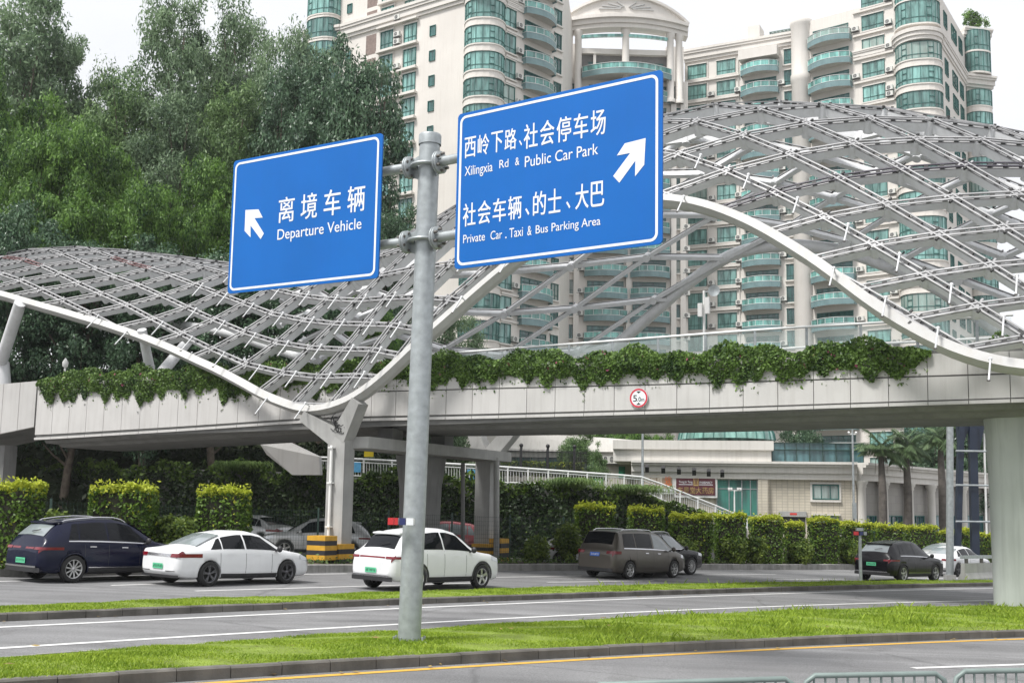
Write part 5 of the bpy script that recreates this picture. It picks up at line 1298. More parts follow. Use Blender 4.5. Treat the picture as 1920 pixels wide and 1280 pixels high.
# ------------------------------------------------------------------ wooded hill behind the bridge
def hz(x, y):
    fx = min(1, max(0, (6 - x) / 22)); fy = min(1, max(0, (y - 60) / 34)); e = fx * fx * (3 - 2 * fx) * fy ** .9
    return gz(x) + 3.4 * min(1, max(0, (y - 59) / 4)) * min(1, max(0, (8 - x) / 10)) + 9.5 * e + .5 * math.sin(x * .4) * math.sin(y * .33) * e
mb = MB(); gx = [-90 + 4 * i for i in range(28)]; gy = [60 + 4 * j for j in range(30)]
vs = [(x, y, hz(x, y) - (.15 if j == 0 else 0)) for j, y in enumerate(gy) for x in gx]; W = len(gx)
mb.add(vs, [(j * W + i, j * W + i + 1, (j + 1) * W + i + 1, (j + 1) * W + i) for j in range(len(gy) - 1) for i in range(W - 1)], 0, True)
M_hill = mat('hill_undergrowth', (.03, .045, .015), .95, var=.5, scale=.8, bump=.5, bscale=3); tag(mb.build('hill', M_hill), kind='structure')

M_euc = leaf_mat('grey_green_leaf', (.055, .105, .055), (.27, .38, .21), .35, .5, .3); M_euc2 = leaf_mat('green_leaf', (.042, .095, .038), (.23, .35, .13), .35, .5, .3)
M_bright = leaf_mat('fresh_green_leaf', (.012, .052, .016), (.19, .34, .065), .35, .5, .6); M_darkl = leaf_mat('glossy_dark_leaf', (.018, .05, .03), (.11, .19, .10), .2, .35, .4)
def branchy(mb, rng, base, tips, r0, h):
    trunk = [np.array(base)]; steps = 6; dr = rng.normal(0, .06, 2)
    for k in range(1, steps + 1): trunk.append(np.array(base) + np.array([dr[0] * h * k / steps + rng.normal(0, .08), dr[1] * h * k / steps, h * .9 * k / steps]))
    mb.path([tuple(p) for p in trunk], [r0 * (1 - .12 * k) if k < 6 else r0 * .25 for k in range(7)], 8)
    for c in tips:
        z = max(h * .15, min(h * .85, c[2] * .72)); k = z / (h * .9) * steps; i = int(k); p = trunk[min(i, steps)] + (trunk[min(i + 1, steps)] - trunk[min(i, steps)]) * (k - i)
        c = np.array(c); mid = (p + c) / 2 + np.array([0, 0, -.04 * np.linalg.norm(c - p)]); mb.path([tuple(p), tuple(mid), tuple(c)], [r0 * .32, r0 * .2, r0 * .06], 5)
TREES = {}
def tree_mesh(key, kind):
    """unit-height templates, shared by repeats"""
    if key in TREES: return TREES[key]
    seed = sum(map(ord, key)); rng = np.random.default_rng(seed); mb = MB()
    if kind == 'euc':     # tall, open, hanging leaves in separated clumps
        H = 18; bl = []
        for k in range(15): z = H * (.34 + .60 * k / 14); r = 3.7 * math.sqrt(max(.06, 1 - ((z / H - .66) / .36) ** 2)) * (.7 + .4 * rng.random()); a = k * 2.4; o = r * .62; bl.append((o * math.cos(a), o * math.sin(a), z, r * .5, r * .5, 1.25))
        V, cc = crown(rng, bl, 230, 120, .30, 1.0, .34, .7, .6); r0 = .30
    elif kind == 'bright':
        H = 12; bl = []
        for k in range(10): z = H * (.42 + .5 * rng.random()); a = k * 2.4; o = 3.3 * rng.random() ** .6; bl.append((o * math.cos(a), o * math.sin(a), z, 1.9, 1.9, 1.3))
        bl.append((0, 0, H * .62, 3.4, 3.4, H * .30)); V, cc = crown(rng, bl, 210, 170, .24, .85, .42, .2, .7); r0 = .26
    else:                 # dense rounded evergreen
        H = 15; bl = [(0, 0, H * .58, 3.6, 3.6, H * .40)]
        for k in range(14): z = H * (.28 + .66 * k / 13); r = 3.5 * math.sqrt(max(.05, 1 - ((z / H - .55) / .48) ** 2)); a = k * 2.4; bl.append((r * .6 * math.cos(a), r * .6 * math.sin(a), z, 1.7, 1.7, 1.5))
        V, cc = crown(rng, bl, 330, 150, .25, .95, .45, .2, .8); r0 = .34
    branchy(mb, rng, (0, 0, -.6), cc[::14], r0, H)
    me = np_mesh('crown', V, None, None, None, [None]); cm = me.data; bpy.data.objects.remove(me)
    TREES[key] = (cm, mb.mesh('trunk', M_bark), H); return TREES[key]
TM = {}
def tree(px, ytop, Y, wpx, key, kind, leafm, label, rot=0.0, group='trees on the hill behind the bridge', gzf=hz, name='tree'):
    top = at(px, ytop, Y); zb = gzf(top.x, top.y); h = top.z - zb; cm, tm_, H = tree_mesh(key, kind)
    r = empty(name, (top.x, top.y, zb), rot); tag(r, label, 'tree', group)
    ck = (key, leafm.name)
    if ck not in TM: m2 = cm.copy(); m2.materials.clear(); m2.materials.append(leafm); TM[ck] = m2
    s_ = h / H; base = {'euc': 7.2, 'bright': 8.6, 'dense': 8.2}[kind]; sx = max(.45 * s_, min(1.9 * s_, wpx / F_PX * Y / base))
    link('crown', TM[ck], r); link('trunk', tm_, r); r.scale = (sx, sx, s_); return r
TL = [(52, -40, 92, 215, 'euc1', 'euc', M_euc, 'tall grey-green tree leaving the top left corner'), (128, 38, 96, 130, 'euc2', 'euc', M_euc, 'grey-green tree second from the left edge, lower than the corner tree'),
      (30, 60, 104, 160, 'euc3', 'euc', M_euc, 'thin hazy tree behind the corner tree'), (205, 108, 100, 130, 'euc3', 'euc', M_euc2, 'shorter tree at the bottom of the open sky gap'),
      (330, -30, 90, 165, 'euc2', 'euc', M_euc, 'tallest tree right of the open sky gap'), (455, -5, 96, 150, 'euc1', 'euc', M_euc, 'tall tree straight above the left blue board'), (400, 60, 102, 130, 'euc3', 'euc', M_euc2, 'tree filling the gap between the two tallest hill trees'),
      (540, 30, 92, 130, 'euc3', 'euc', M_euc, 'tall tree just left of the cream tower'), (600, 66, 100, 90, 'euc2', 'euc', M_euc, 'narrow tree in front of the round glass bay of the cream tower'),
      (245, 150, 88, 170, 'euc1', 'euc', M_euc2, 'middle-height tree with slim bare stems below the sky gap'), (330, 165, 86, 150, 'euc3', 'euc', M_euc, 'middle-height grey-green tree beside the bare stems'), (440, 150, 86, 150, 'euc2', 'euc', M_euc2, 'middle-height tree behind the left blue board'), (150, 200, 92, 170, 'euc2', 'euc', M_euc2, 'middle-height tree above the bright green crowns'),
      (688, 96, 74, 170, 'den1', 'dense', M_darkl, 'dense dark round tree right behind the sign pole'), (610, 170, 78, 190, 'den2', 'dense', M_darkl, 'dense dark tree behind the top edge of the left board'), (560, 120, 84, 170, 'den1', 'dense', M_darkl, 'dark rounded tree between the dense tree and the tall trees'),
      (75, 222, 68, 190, 'bri1', 'bright', M_bright, 'fresh green tree with a wide crown at the left edge'), (180, 232, 72, 160, 'bri2', 'bright', M_bright, 'fresh green tree beside the wide left crown'), (20, 130, 80, 170, 'bri2', 'bright', M_bright, 'fresh green crown below the corner tree'),
      (262, 345, 66, 170, 'bri1', 'bright', M_bright, 'lower fresh green crown above the canopy crest'), (120, 330, 66, 190, 'bri2', 'bright', M_bright, 'low fresh green crown just over the left canopy crest'), (350, 365, 68, 150, 'bri2', 'bright', M_bright, 'low green crown left of the blue board edge'), (420, 300, 72, 150, 'bri1', 'bright', M_bright, 'small green crown touching the left edge of the blue board'),
      (-60, 250, 70, 200, 'bri1', 'bright', M_bright, 'fresh green crown cut by the left edge'), (500, 330, 70, 190, 'bri2', 'bright', M_bright, 'green crown mostly hidden behind the left blue board'), (620, 330, 68, 200, 'den2', 'dense', M_darkl, 'dark crown visible under the right end of the left board'), (740, 400, 70, 110, 'den1', 'dense', M_darkl, 'dark crown showing beside the lower clamp of the pole'),
      (20, 400, 60, 190, 'den2', 'dense', M_darkl, 'dark tree under the left end of the canopy'), (150, 440, 61, 200, 'den1', 'dense', M_darkl, 'dark tree behind the left creeper and white lamp'), (290, 470, 61, 200, 'den2', 'dense', M_darkl, 'dark tree between the left V struts'), (420, 480, 62, 200, 'den1', 'dense', M_darkl, 'dark tree seen through the left lattice'), (560, 500, 63, 190, 'den2', 'dense', M_darkl, 'dark tree seen through the low lattice trough'), (700, 545, 64, 130, 'bri1', 'bright', M_bright, 'green tree seen through the lattice beside the pole'), (-120, 420, 60, 200, 'den1', 'dense', M_darkl, 'dark tree beyond the left ramp')]
for i, q in enumerate(TL): tree(*q, rot=i * 1.7)
# trees low among the buildings
flat = lambda x, y: gz(x)
for i, q in enumerate([(1088, 806, 74, 88, 'bri2', 'bright', M_euc2, 'small green tree behind the railing left of the lamp post'), (1150, 796, 92, 110, 'bri1', 'bright', M_bright, 'tree top over the long pale roof'), (1225, 800, 96, 90, 'bri2', 'bright', M_bright, 'tree top between the pale roof and the green dome'),
                       (1500, 785, 100, 100, 'den2', 'dense', M_darkl, 'dark tree beside the green dome'), (860, 565, 84, 110, 'euc3', 'euc', M_euc, 'greyish tree inside the canopy arch left end'), (800, 620, 80, 120, 'den1', 'dense', M_darkl, 'dark tree low in the left end of the arch'),
                       (1790, 770, 92, 150, 'den1', 'dense', M_darkl, 'dark tree behind the navy trestle'), (1740, 800, 98, 140, 'den2', 'dense', M_darkl, 'dark tree behind the palms')]):
    tree(*q, rot=i * 2.1, group='trees among the buildings', gzf=flat)
# undergrowth of the hill foot
M_under2 = leaf_mat('undergrowth_leaf', (.010, .024, .009), (.05, .08, .026), .2, .5, .3)
rng = np.random.default_rng(5); n = 26000; X = rng.uniform(-45, 6, n); Y = 60 + 26 * rng.random(n) ** 1.5
C = np.array([(x, y, hz(x, y) + abs(math.sin(x * .9) * math.sin(y * .8 + x)) * 1.6 * rng.random() + .1) for x, y in zip(X, Y)]); V = leaves(C, np.tile([0, -.5, .8], (n, 1)), .36, rng, .5, .4); tag(np_mesh('undergrowth', V, M_under2), kind='stuff')
# palms
M_palm = leaf_mat('palm_leaflet', (.035, .07, .035), (.15, .22, .10), .3, .45, .5); M_ptrunk = mat('palm_trunk', (.10, .088, .078), .9, var=.35, scale=3, bump=.5, bscale=14)
def palm(px, ycrown, Y, label, seed):
    top = at(px, ycrown, Y); zb = gz(top.x); r = empty('palm_tree', (top.x, top.y, zb)); tag(r, label, 'palm tree', 'palms in front of the podium'); h = top.z - zb; rng = np.random.default_rng(seed); mb = MB()
    mb.path([(0, 0, -.1), (.03, 0, h * .3), (.05, 0, h * .6), (0, 0, h * .85), (0, 0, h)], [.30, .26, .25, .20, .12], 12); mb.build('trunk', M_ptrunk, r)
    Vs = []
    for k in range(22):
        a = k * 2.4 + rng.normal(0, .2); el = rng.uniform(-.25, 1.35); Ln = rng.uniform(1.5, 2.2); P = np.array([0, 0, h]); d = np.array([math.cos(a) * math.cos(el), math.sin(a) * math.cos(el), math.sin(el)]); pts = [P]
        for s_ in range(9): pts.append(pts[-1] + d * Ln / 9); d = d + np.array([0, 0, -.20]); d /= np.linalg.norm(d)
        side = np.array([-math.sin(a), math.cos(a), 0])
        for s_ in range(1, 10):
            for q in range(4):
                p = pts[s_ - 1] + (pts[s_] - pts[s_ - 1]) * q / 4; l = .75 * math.sin(math.pi * min(1, (s_ + q / 4) / 9.6) ** .7) + .12
                for sg in (-1, 1):
                    e = side * sg * .75 + np.array([0, 0, -.55 - .35 * rng.random()]) + (pts[s_] - pts[s_ - 1]) / (Ln / 9) * .45; e = e / np.linalg.norm(e) * l; w_ = np.cross(e, [0, 0, 1.]); w_ = w_ / (np.linalg.norm(w_) + 1e-6) * .03
                    Vs.append([p, p + e * .5 + w_, p + e, p + e * .5 - w_])
    np_mesh('fronds', np.array(Vs), M_palm, r)
    mb = MB()
    for k in range(5): a = k * 1.3; mb.path([(.1 * math.cos(a), .1 * math.sin(a), h * .99), (.35 * math.cos(a), .35 * math.sin(a), h * .9), (.4 * math.cos(a), .4 * math.sin(a), h * .78)], [.03, .02, .008], 5)
    mb.build('dead_fronds', M_bark, r)
palm(1652, 842, 72, 'palm with a leaning dry skirt in front of the white corner column', 1); palm(1699, 838, 72.5, 'thicker-trunked palm right of the first palm', 2); palm(1763, 822, 74, 'palm crown left of the tall grey pole', 3)

# ------------------------------------------------------------------ buildings
M_twall = mat('cream_tower_render', (.66, .625, .58), .8, var=.05, scale=.25, streak=.3, dirt=(.5, .455, .40)); M_trim = mat('white_stone_trim', (.64, .61, .57), .7, var=.05, scale=.4, streak=.3, dirt=(.46, .42, .36))
M_tglass = glass_mat('teal_window_glass', (.15, .295, .27), .12); M_dglass = glass_mat('dark_window_glass', (.035, .11, .105), .10); M_frame = mat('green_window_frame', (.035, .13, .115), .5)
M_bpanel = mat('slate_balcony_panel', (.17, .265, .275), .35, var=.15, scale=.6, streak=.3); M_bgl = glass_mat('balcony_glass', (.14, .33, .30), .1); M_dark = mat('painted_doorway_shade', (.035, .035, .035), .9)
M_ac = mat('ac_casing', (.62, .62, .58), .6, var=.08, streak=.3); M_acf = mat('ac_fan', (.10, .10, .10), .6)
class Fac:
    """vertical facade from pixel/depth to pixel/depth"""
    def __init__(s, px0, Y0, px1, Y1, py=350):
        a, c = at(px0, py, Y0), at(px1, py, Y1); s.a = Vector((a.x, a.y, 0)); s.c = Vector((c.x, c.y, 0)); s.d = (s.c - s.a).normalized(); s.L = (s.c - s.a).length
        s.n = Vector((s.d.y, -s.d.x, 0)); s.rz = math.atan2(s.d.y, s.d.x)
        if s.n.y > 0: s.n = -s.n
    def hit(s, px, py): return onplane(px, py, (s.a.x, s.a.y), (s.n.x, s.n.y))
    def s_(s, px, py=350): return (s.hit(px, py) - s.a).dot(s.d)
    def z_(s, px, py): return s.hit(px, py).z
    def P(s, u, z, off=0.0): q = s.a + s.d * u + s.n * off; return Vector((q.x, q.y, z))
    def box(s, mb, u0, u1, z0, z1, out, inn=.05, m=0):
        mb.prism([s.P(u0, z0, out), s.P(u1, z0, out), s.P(u1, z1, out), s.P(u0, z1, out)], -s.n * (out + inn), m)
    def pbox(s, mb, px0, px1, py0, py1, out, inn=.05, m=0):
        pm = (py0 + py1) / 2; u0, u1 = s.s_(px0, pm), s.s_(px1, pm); xm = (px0 + px1) / 2; s.box(mb, u0, u1, s.z_(xm, py1), s.z_(xm, py0), out, inn, m)
TPL = {}
def win_t(wd, h, nx=2, ny=2, g=None, sill=True):
    key = ('w', round(wd, 2), round(h, 2), nx, ny, g, sill)
    if key not in TPL:
        mb = MB(); f = .07
        mb.quad((-wd / 2, -.03, 0), (wd / 2, -.03, 0), (wd / 2, -.03, h), (-wd / 2, -.03, h), 0)
        for z in (f / 2, h - f / 2): mb.box((0, -.05, z), (wd, .14, f), 1)
        for x in (-wd / 2 + f / 2, wd / 2 - f / 2): mb.box((x, -.055, h / 2), (f, .14, h), 1)
        for i in range(1, nx): mb.box((-wd / 2 + wd * i / nx, -.04, h / 2), (.05, .10, h - 2 * f), 1)
        if ny > 1: mb.box((0, -.045, h * .3), (wd - 2 * f, .09, .05), 1)
        if sill: mb.box((0, -.14, -.09), (wd + .3, .32, .17), 2); mb.box((0, -.09, h + .06), (wd + .2, .2, .11), 2)
        TPL[key] = mb.mesh('window', [g or M_tglass, M_frame, M_trim])
    return TPL[key]
def bow_t(wd, d, h, fh, n=12, g=None):
    key = ('b', round(wd, 2), round(d, 2), round(h, 2), round(fh, 2), g)
    if key not in TPL:
        mb = MB(); P = []
        for i in range(n + 1): a = math.pi * (1 - i / n); ex_ = .8; P.append((math.copysign(abs(math.cos(a)) ** ex_, math.cos(a)) * wd / 2, -abs(math.sin(a)) ** ex_ * d))
        def band(r, z0, z1, m):
            Q = [(x * r, y * r) for x, y in P]
            mb.add([(x, y, z0) for x, y in Q] + [(x, y, z1) for x, y in Q], [(i, i + 1, n + 2 + i, n + 1 + i) for i in range(n)], m)
            mb.add([(x, y, z1) for x, y in Q] + [(0, .2, z1)], [(i, i + 1, n + 1) for i in range(n)], m); mb.add([(x, y, z0) for x, y in Q] + [(0, .2, z0)], [(i + 1, i, n + 1) for i in range(n)], m)
        band(.985, 0, h, 0)
        for i in range(n + 1): mb.box((P[i][0] * .995, P[i][1] * .995, h / 2), (.07, .07, h), 1)
        for i in range(n):
            for z in (.04, h * .27, h - .04): mb.bar((*[c * .995 for c in P[i]], z), (*[c * .995 for c in P[i + 1]], z), .06, .06, 1)
        for i in (3, 7):
            for fz in (.32, .66): mb.bar((*[c * 1.003 for c in P[i]], h * fz), (*[c * 1.003 for c in P[i + 1]], h * fz), .07, .07, 1)
        band(1.0, h - fh + .002, -.002, 2); band(1.035, -.16, -.003, 2); band(1.03, h - fh + .003, h - fh + .13, 2)
        TPL[key] = mb.mesh('bow_window', [g or M_tglass, M_frame, M_twall])
    return TPL[key]
def balc_t(wd, d, h=1.15, door=2.1, curve=1.0, n=10):
    key = ('c', round(wd, 2), round(d, 2), h, door, curve)
    if key not in TPL:
        mb = MB(); P = [(-wd / 2, 0)]
        for i in range(n + 1): t = i / n; P.append((-wd / 2 + wd * t, -d * (1 - curve * .55 * (2 * t - 1) ** 2)))
        P.append((wd / 2, 0)); m = len(P)
        def ring(r, z0, z1, k):
            Q = [(x * r, y * r) for x, y in P]; mb.add([(x, y, z0) for x, y in Q] + [(x, y, z1) for x, y in Q], [(i, i + 1, m + i + 1, m + i) for i in range(m - 1)], k)
        mb.prism([(x, y, -.12) for x, y in P], (0, 0, .14), 3); ring(1.01, -.34, .42, 1); ring(1.0, .42, h, 0)
        for z in (h, .42): mb.path([(x * 1.01, y * 1.01, z) for x, y in P], .035, 5, 4)
        for i in range(1, m - 1, 2): mb.box((P[i][0] * 1.005, P[i][1] * 1.005, (h + .42) / 2), (.04, .04, h - .42), 4)
        mb.quad((-wd * .42, -.04, .03), (wd * .42, -.04, .03), (wd * .42, -.04, door), (-wd * .42, -.04, door), 2)
        for x in (-wd * .42, -wd * .14, wd * .14, wd * .42): mb.box((x, -.06, door / 2), (.07, .08, door), 5)
        mb.box((0, -.06, door), (wd * .86, .1, .09), 5); mb.box((0, -.06, door * .78), (wd * .84, .08, .06), 5)
        TPL[key] = mb.mesh('balcony', [M_bgl, M_bpanel, M_dglass, M_trim, M_wrail, M_frame])
    return TPL[key]
def ac_t():
    if 'ac' not in TPL:
        mb = MB(); mb.box((0, -.26, .3), (.85, .36, .58), 0)
        k = 16; mb.add([(-.08 + .24 * math.cos(2 * math.pi * i / k), -.445, .3 + .24 * math.sin(2 * math.pi * i / k)) for i in range(k)], [tuple(range(k))], 1)
        mb.box((-.08, -.45, .3), (.46, .006, .02), 0); mb.box((-.08, -.45, .3), (.02, .006, .46), 0); mb.box((0, -.2, -.02), (.9, .42, .05), 1)
        TPL['ac'] = mb.mesh('air_conditioner', [M_ac, M_acf])
    return TPL['ac']
class Bld:
    def __init__(s, name, origin, label, cat='building'):
        s.r = empty(name, origin); s.o = Vector(origin); tag(s.r, label, cat)
    def put(s, name, me, f, u, z, off=0.0, rz=0.0):
        p = f.P(u, z, off) - s.o; return link(name, me, s.r, p, (0, 0, f.rz + rz))
    def part(s, mb, name, m): return mb.build(name, m, s.r, tuple(s.o))
    def column(s, f, px0, px1, z_list, h, py=350, nx=2, ny=2, g=None, name='window', sill=True, off=0.0):
        u0, u1 = f.s_(px0, py), f.s_(px1, py); me = win_t(u1 - u0, h, nx, ny, g, sill)
        for z in z_list: s.put(name, me, f, (u0 + u1) / 2, z, off)
    def balc(s, f, px0, px1, z_list, d, py=350, curve=1.0, door=2.1):
        u0, u1 = f.s_(px0, py), f.s_(px1, py); me = balc_t(u1 - u0, d, 1.15, door, curve)
        for z in z_list: s.put('balcony', me, f, (u0 + u1) / 2, z)
    def acs(s, f, px, z_list, py=350, off=0.0):
        for z in z_list: s.put('air_conditioner', ac_t(), f, f.s_(px, py), z, off)
def plan_prism(mb, pts, z0, z1, m=0):
    mb.prism([(p[0], p[1], z0) for p in pts], (0, 0, z1 - z0), m)
def cornice(mb, f, u0, u1, z, h=1.5, out=.55, m=0):
    """stepped moulding along a facade"""
    for k, (a, c, o) in enumerate(((0, .22, .35), (.22, .62, .62), (.62, .8, .85), (.8, 1.0, 1.0))): f.box(mb, u0 - .02 * k, u1 + .02 * k, z + h * a, z + h * c - .004, out * o, .1, m)

# --- left cream tower
F1 = Fac(627, 130.5, 866, 119.6); G1 = Fac(942, 119.2, 1052, 126.2); NB = Fac(866, 119.6, 942, 119.2); LB_ = Fac(568, 132.5, 628, 130.6)
o = F1.P(0, gz(-20)); A = Bld('apartment_tower', o, 'cream apartment tower with stacked curved glass bays behind the sign pole')
TOP = 66
back = [G1.c + Vector((2, 16, 0)), LB_.a + Vector((2, 16, 0))]
mb = MB(); plan_prism(mb, [LB_.a, LB_.c, F1.a + Vector((.01, 0, 0)), F1.c, NB.c, G1.c, *back], gz(0), TOP); A.part(mb, 'wall', M_twall)
fhA = 2.97; zg = F1.z_(866, 20) - 2.05; FL = [zg - fhA * k for k in range(-3, 15)]
crn = F1.z_(866, 8)
mb = MB(); cornice(mb, F1, 0, F1.L, crn, 1.7, .7); cornice(mb, LB_, -.3, LB_.L + .3, crn, 1.7, 1.0); cornice(mb, G1, 0, G1.L * .32, crn - .4, 1.0, .4); A.part(mb, 'cornice', M_trim)
FB = [z for z in FL if abs(z - crn) > 1.2]
bow = bow_t(NB.L * 1.02, 2.6, 2.05, fhA)
for z in FL: A.put('bow_window', bow, NB, NB.L / 2, z, -.1)
mb = MB()
for z, r in ((crn - .6, 1.06), (crn - .1, 1.12), (crn + .35, 1.18)):
    n = 16; P_ = [NB.P(NB.L / 2 + math.cos(math.pi * (1 - i / n)) * NB.L / 2 * r, z, math.sin(math.pi * i / n) * 2.75 * r) for i in range(n + 1)]; mb.prism(P_, (0, 0, .46), 0)
A.part(mb, 'bay_cornice', M_trim)
bow2 = bow_t(LB_.L * .96, 1.9, 2.45, fhA, 10)
for z in FL[:7]: A.put('bow_window', bow2, LB_, LB_.L / 2, z, -.1)
A.column(F1, 647, 656, FL[:14], 1.15, 150, 1, 1, M_dglass, sill=False)
A.column(F1, 804, 815, FL, 1.25, 150, 1, 1, M_dglass, sill=False)
A.column(F1, 712, 735, FL, 2.2, 150, 3, 2); A.column(F1, 756, 779, FL, 2.2, 150, 3, 2)
A.acs(F1, 745, [z + .1 for z in FL[:16]], 150, .05); A.acs(F1, 745, [z + 1.0 for z in FL[1:14:2]], 150, .05)
u0, u1 = F1.s_(684, 150), F1.s_(703, 150); M_rec = mat('painted_recess_shade', (.22, .17, .15), .9, var=.2)
for z in FL: mb = MB(); F1.box(mb, u0, u1, z - .1, z + 2.35, .012, .01); A.part(mb, 'recess_shade_panel', M_rec)  # flat sheets on the wall, shade of a recess put into their brown
for z in FL: mb = MB(); F1.box(mb, F1.s_(708, 150), F1.s_(783, 150), z - .42, z - .2, .55, .05); A.part(mb, 'ledge', M_twall)
mb = MB(); 
for px in (737, 754): 
    u = F1.s_(px, 150); mb.tube(F1.P(u, 5, .12), F1.P(u, 64, .12), .05, n=6)
A.part(mb, 'downpipe', M_trim)
A.column(G1, 943, 965, FL[:16], 2.2, 150, 2, 2); A.acs(G1, 970, [z + .3 for z in FL[:16]], 150, .1); A.balc(G1, 978, 1034, [z - .35 for z in FL], 1.5, 150); A.column(G1, 1038, 1051, FL, 1.9, 150, 2, 2, M_dglass)
for z in FL: mb = MB(); G1.box(mb, 0, G1.L * .33, z - .6, z - .35, .22, .05); A.part(mb, 'string_course', M_trim)

# --- middle block with the curved pediment
B1 = Fac(1046, 141, 1290, 141.5); o = B1.P(B1.L / 2, gz(10)); Bb = Bld('apartment_block', o, 'apartment block with a white curved pediment and stacked wide balconies')
zt = B1.z_(1165, 66)
mb = MB(); plan_prism(mb, [B1.P(0, 0), B1.P(B1.L, 0), B1.P(B1.L, 0, -14), B1.P(0, 0, -14)], gz(0), B1.z_(1165, 150)); Bb.part(mb, 'wall', M_twall)
fhB = 2.9; zb0 = B1.z_(1170, 151); FLB = [zb0 - fhB * k for k in range(0, 16)]
mid = B1.L / 2
def arc_pt(u, z, bul=2.4, off=0.0): t = (u / B1.L) * 2 - 1; return B1.P(u, z, bul * (1 - t * t) + off)
mb = MB(); n = 20
for z0, z1, ov in ((zt, zt + .55, .1), (zt + .55, zt + 1.15, .35), (zt + 1.15, zt + 1.6, .75)):
    fr = [arc_pt(B1.L * i / n, z0, 2.4, ov) for i in range(n + 1)]; bk = [arc_pt(B1.L * i / n, z0, 2.4, -1.6) for i in range(n + 1)]
    mb.prism(fr + bk[::-1], (0, 0, z1 - z0 - .004), 0)
Bb.part(mb, 'entablature', M_trim)
za, zp = zt + 1.6, B1.z_(1165, 10); mb = MB(); face = [arc_pt(B1.L * i / n, za + (zp - za) * (1 - (2 * i / n - 1) ** 2) ** .9, 2.4, .1) for i in range(n + 1)]; base_ = [arc_pt(B1.L * i / n, za, 2.4, .1) for i in range(n + 1)]
mb.add(face + base_, [(i, i + 1, n + 2 + i, n + 1 + i) for i in range(n)], 0); fk = [p + B1.n * -1.0 for p in face]; mb.add(face + fk, [(i, n + 1 + i, n + 2 + i, i + 1) for i in range(n)], 0)
for i in range(n): mb.bar(face[i] + B1.n * .15, face[i + 1] + B1.n * .15, .5, .35, 0, (0, 0, 1))
Bb.part(mb, 'pediment', M_trim)
mb = MB(); cz = za + (zp - za) * .42
for k in range(-4, 5):
    if k == 0: continue
    a = k * .36; p0 = arc_pt(mid + math.sin(a) * .8, cz - .3 + abs(math.cos(a)) * .3, 2.4, .2); p1 = arc_pt(mid + math.sin(a) * 3.6, cz - .3 + abs(math.cos(a)) * 1.1, 2.4, .2); mb.bar(p0, p1, .1, .22, 0, B1.n)
Bb.part(mb, 'relief', mat('relief_grey', (.45, .45, .44), .7))
zlow = B1.z_(1165, 195)
for px in (1066, 1083, 1170, 1255, 1272):
    mb = MB(); u = B1.s_(px, 120); q = arc_pt(u, 0, 1.6); q2 = Vector((q.x, q.y, zlow)); mb.lathe([(.62, 0), (.62, .5), (.5, .6), (.47, (zt - zlow) * .6), (.44, zt - zlow - .8), (.58, zt - zlow - .5), (.6, zt - zlow)], tuple(q2), 16); Bb.part(mb, 'column', M_trim)
mb = MB(); fr = [arc_pt(B1.L * (.16 + .68 * i / n), zt - 1.0, 1.8, .05) for i in range(n + 1)]; mb.prism(fr + [p - B1.n * .4 for p in fr][::-1], (0, 0, .35), 0); Bb.part(mb, 'pergola_glass', M_bgl)
mb = MB()
for px in (1062, 1082, 1179, 1262, 1280): u = B1.s_(px, 350); B1.box(mb, u - .35, u + .35, gz(0), zlow, .5, .05)
Bb.part(mb, 'pilaster', M_trim)
for z in FLB: pass
Bb.balc(B1, 1088, 1255, FLB[:1] , 3.4, 350, 1.1, 2.3); Bb.balc(B1, 1097, 1176, FLB[1:], 1.7); Bb.balc(B1, 1182, 1254, FLB[1:], 1.7)
Bb.column(B1, 1264, 1276, [z + .5 for z in FLB[1:]], 1.7, 350, 1, 2, M_dglass); Bb.column(B1, 1050, 1060, [z + .5 for z in FLB[1:]], 1.7, 350, 1, 2, M_dglass); Bb.column(B1, 1066, 1079, [z + .4 for z in FLB[1:]], 1.8, 350, 2, 2, M_dglass)
Bb.acs(B1, 1089, [z + .5 for z in FLB[2:14]], 350, .1); Bb.acs(B1, 1286, [z + .5 for z in FLB[2:14]], 350, .1)
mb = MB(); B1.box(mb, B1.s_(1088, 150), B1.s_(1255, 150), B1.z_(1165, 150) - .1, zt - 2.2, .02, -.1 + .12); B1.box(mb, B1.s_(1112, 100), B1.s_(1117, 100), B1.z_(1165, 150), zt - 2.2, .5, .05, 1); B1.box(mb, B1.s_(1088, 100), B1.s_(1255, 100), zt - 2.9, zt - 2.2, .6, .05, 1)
Bb.part(mb, 'loggia', [mat('painted_loggia_shade', (.17, .165, .16), .9), M_trim])  # back sheet's dark grey holds the shade of the open loggia
mb = MB(); plan_prism(mb, [B1.P(0, 0, -3), B1.P(B1.L * .14, 0, -3), B1.P(B1.L * .14, 0, -9), B1.P(0, 0, -9)], B1.z_(1165, 150), zt - .1); plan_prism(mb, [B1.P(B1.L * .86, 0, -3), B1.P(B1.L, 0, -3), B1.P(B1.L, 0, -9), B1.P(B1.L * .86, 0, -9)], B1.z_(1165, 150), zt - .1); Bb.part(mb, 'loggia_pier', M_trim)

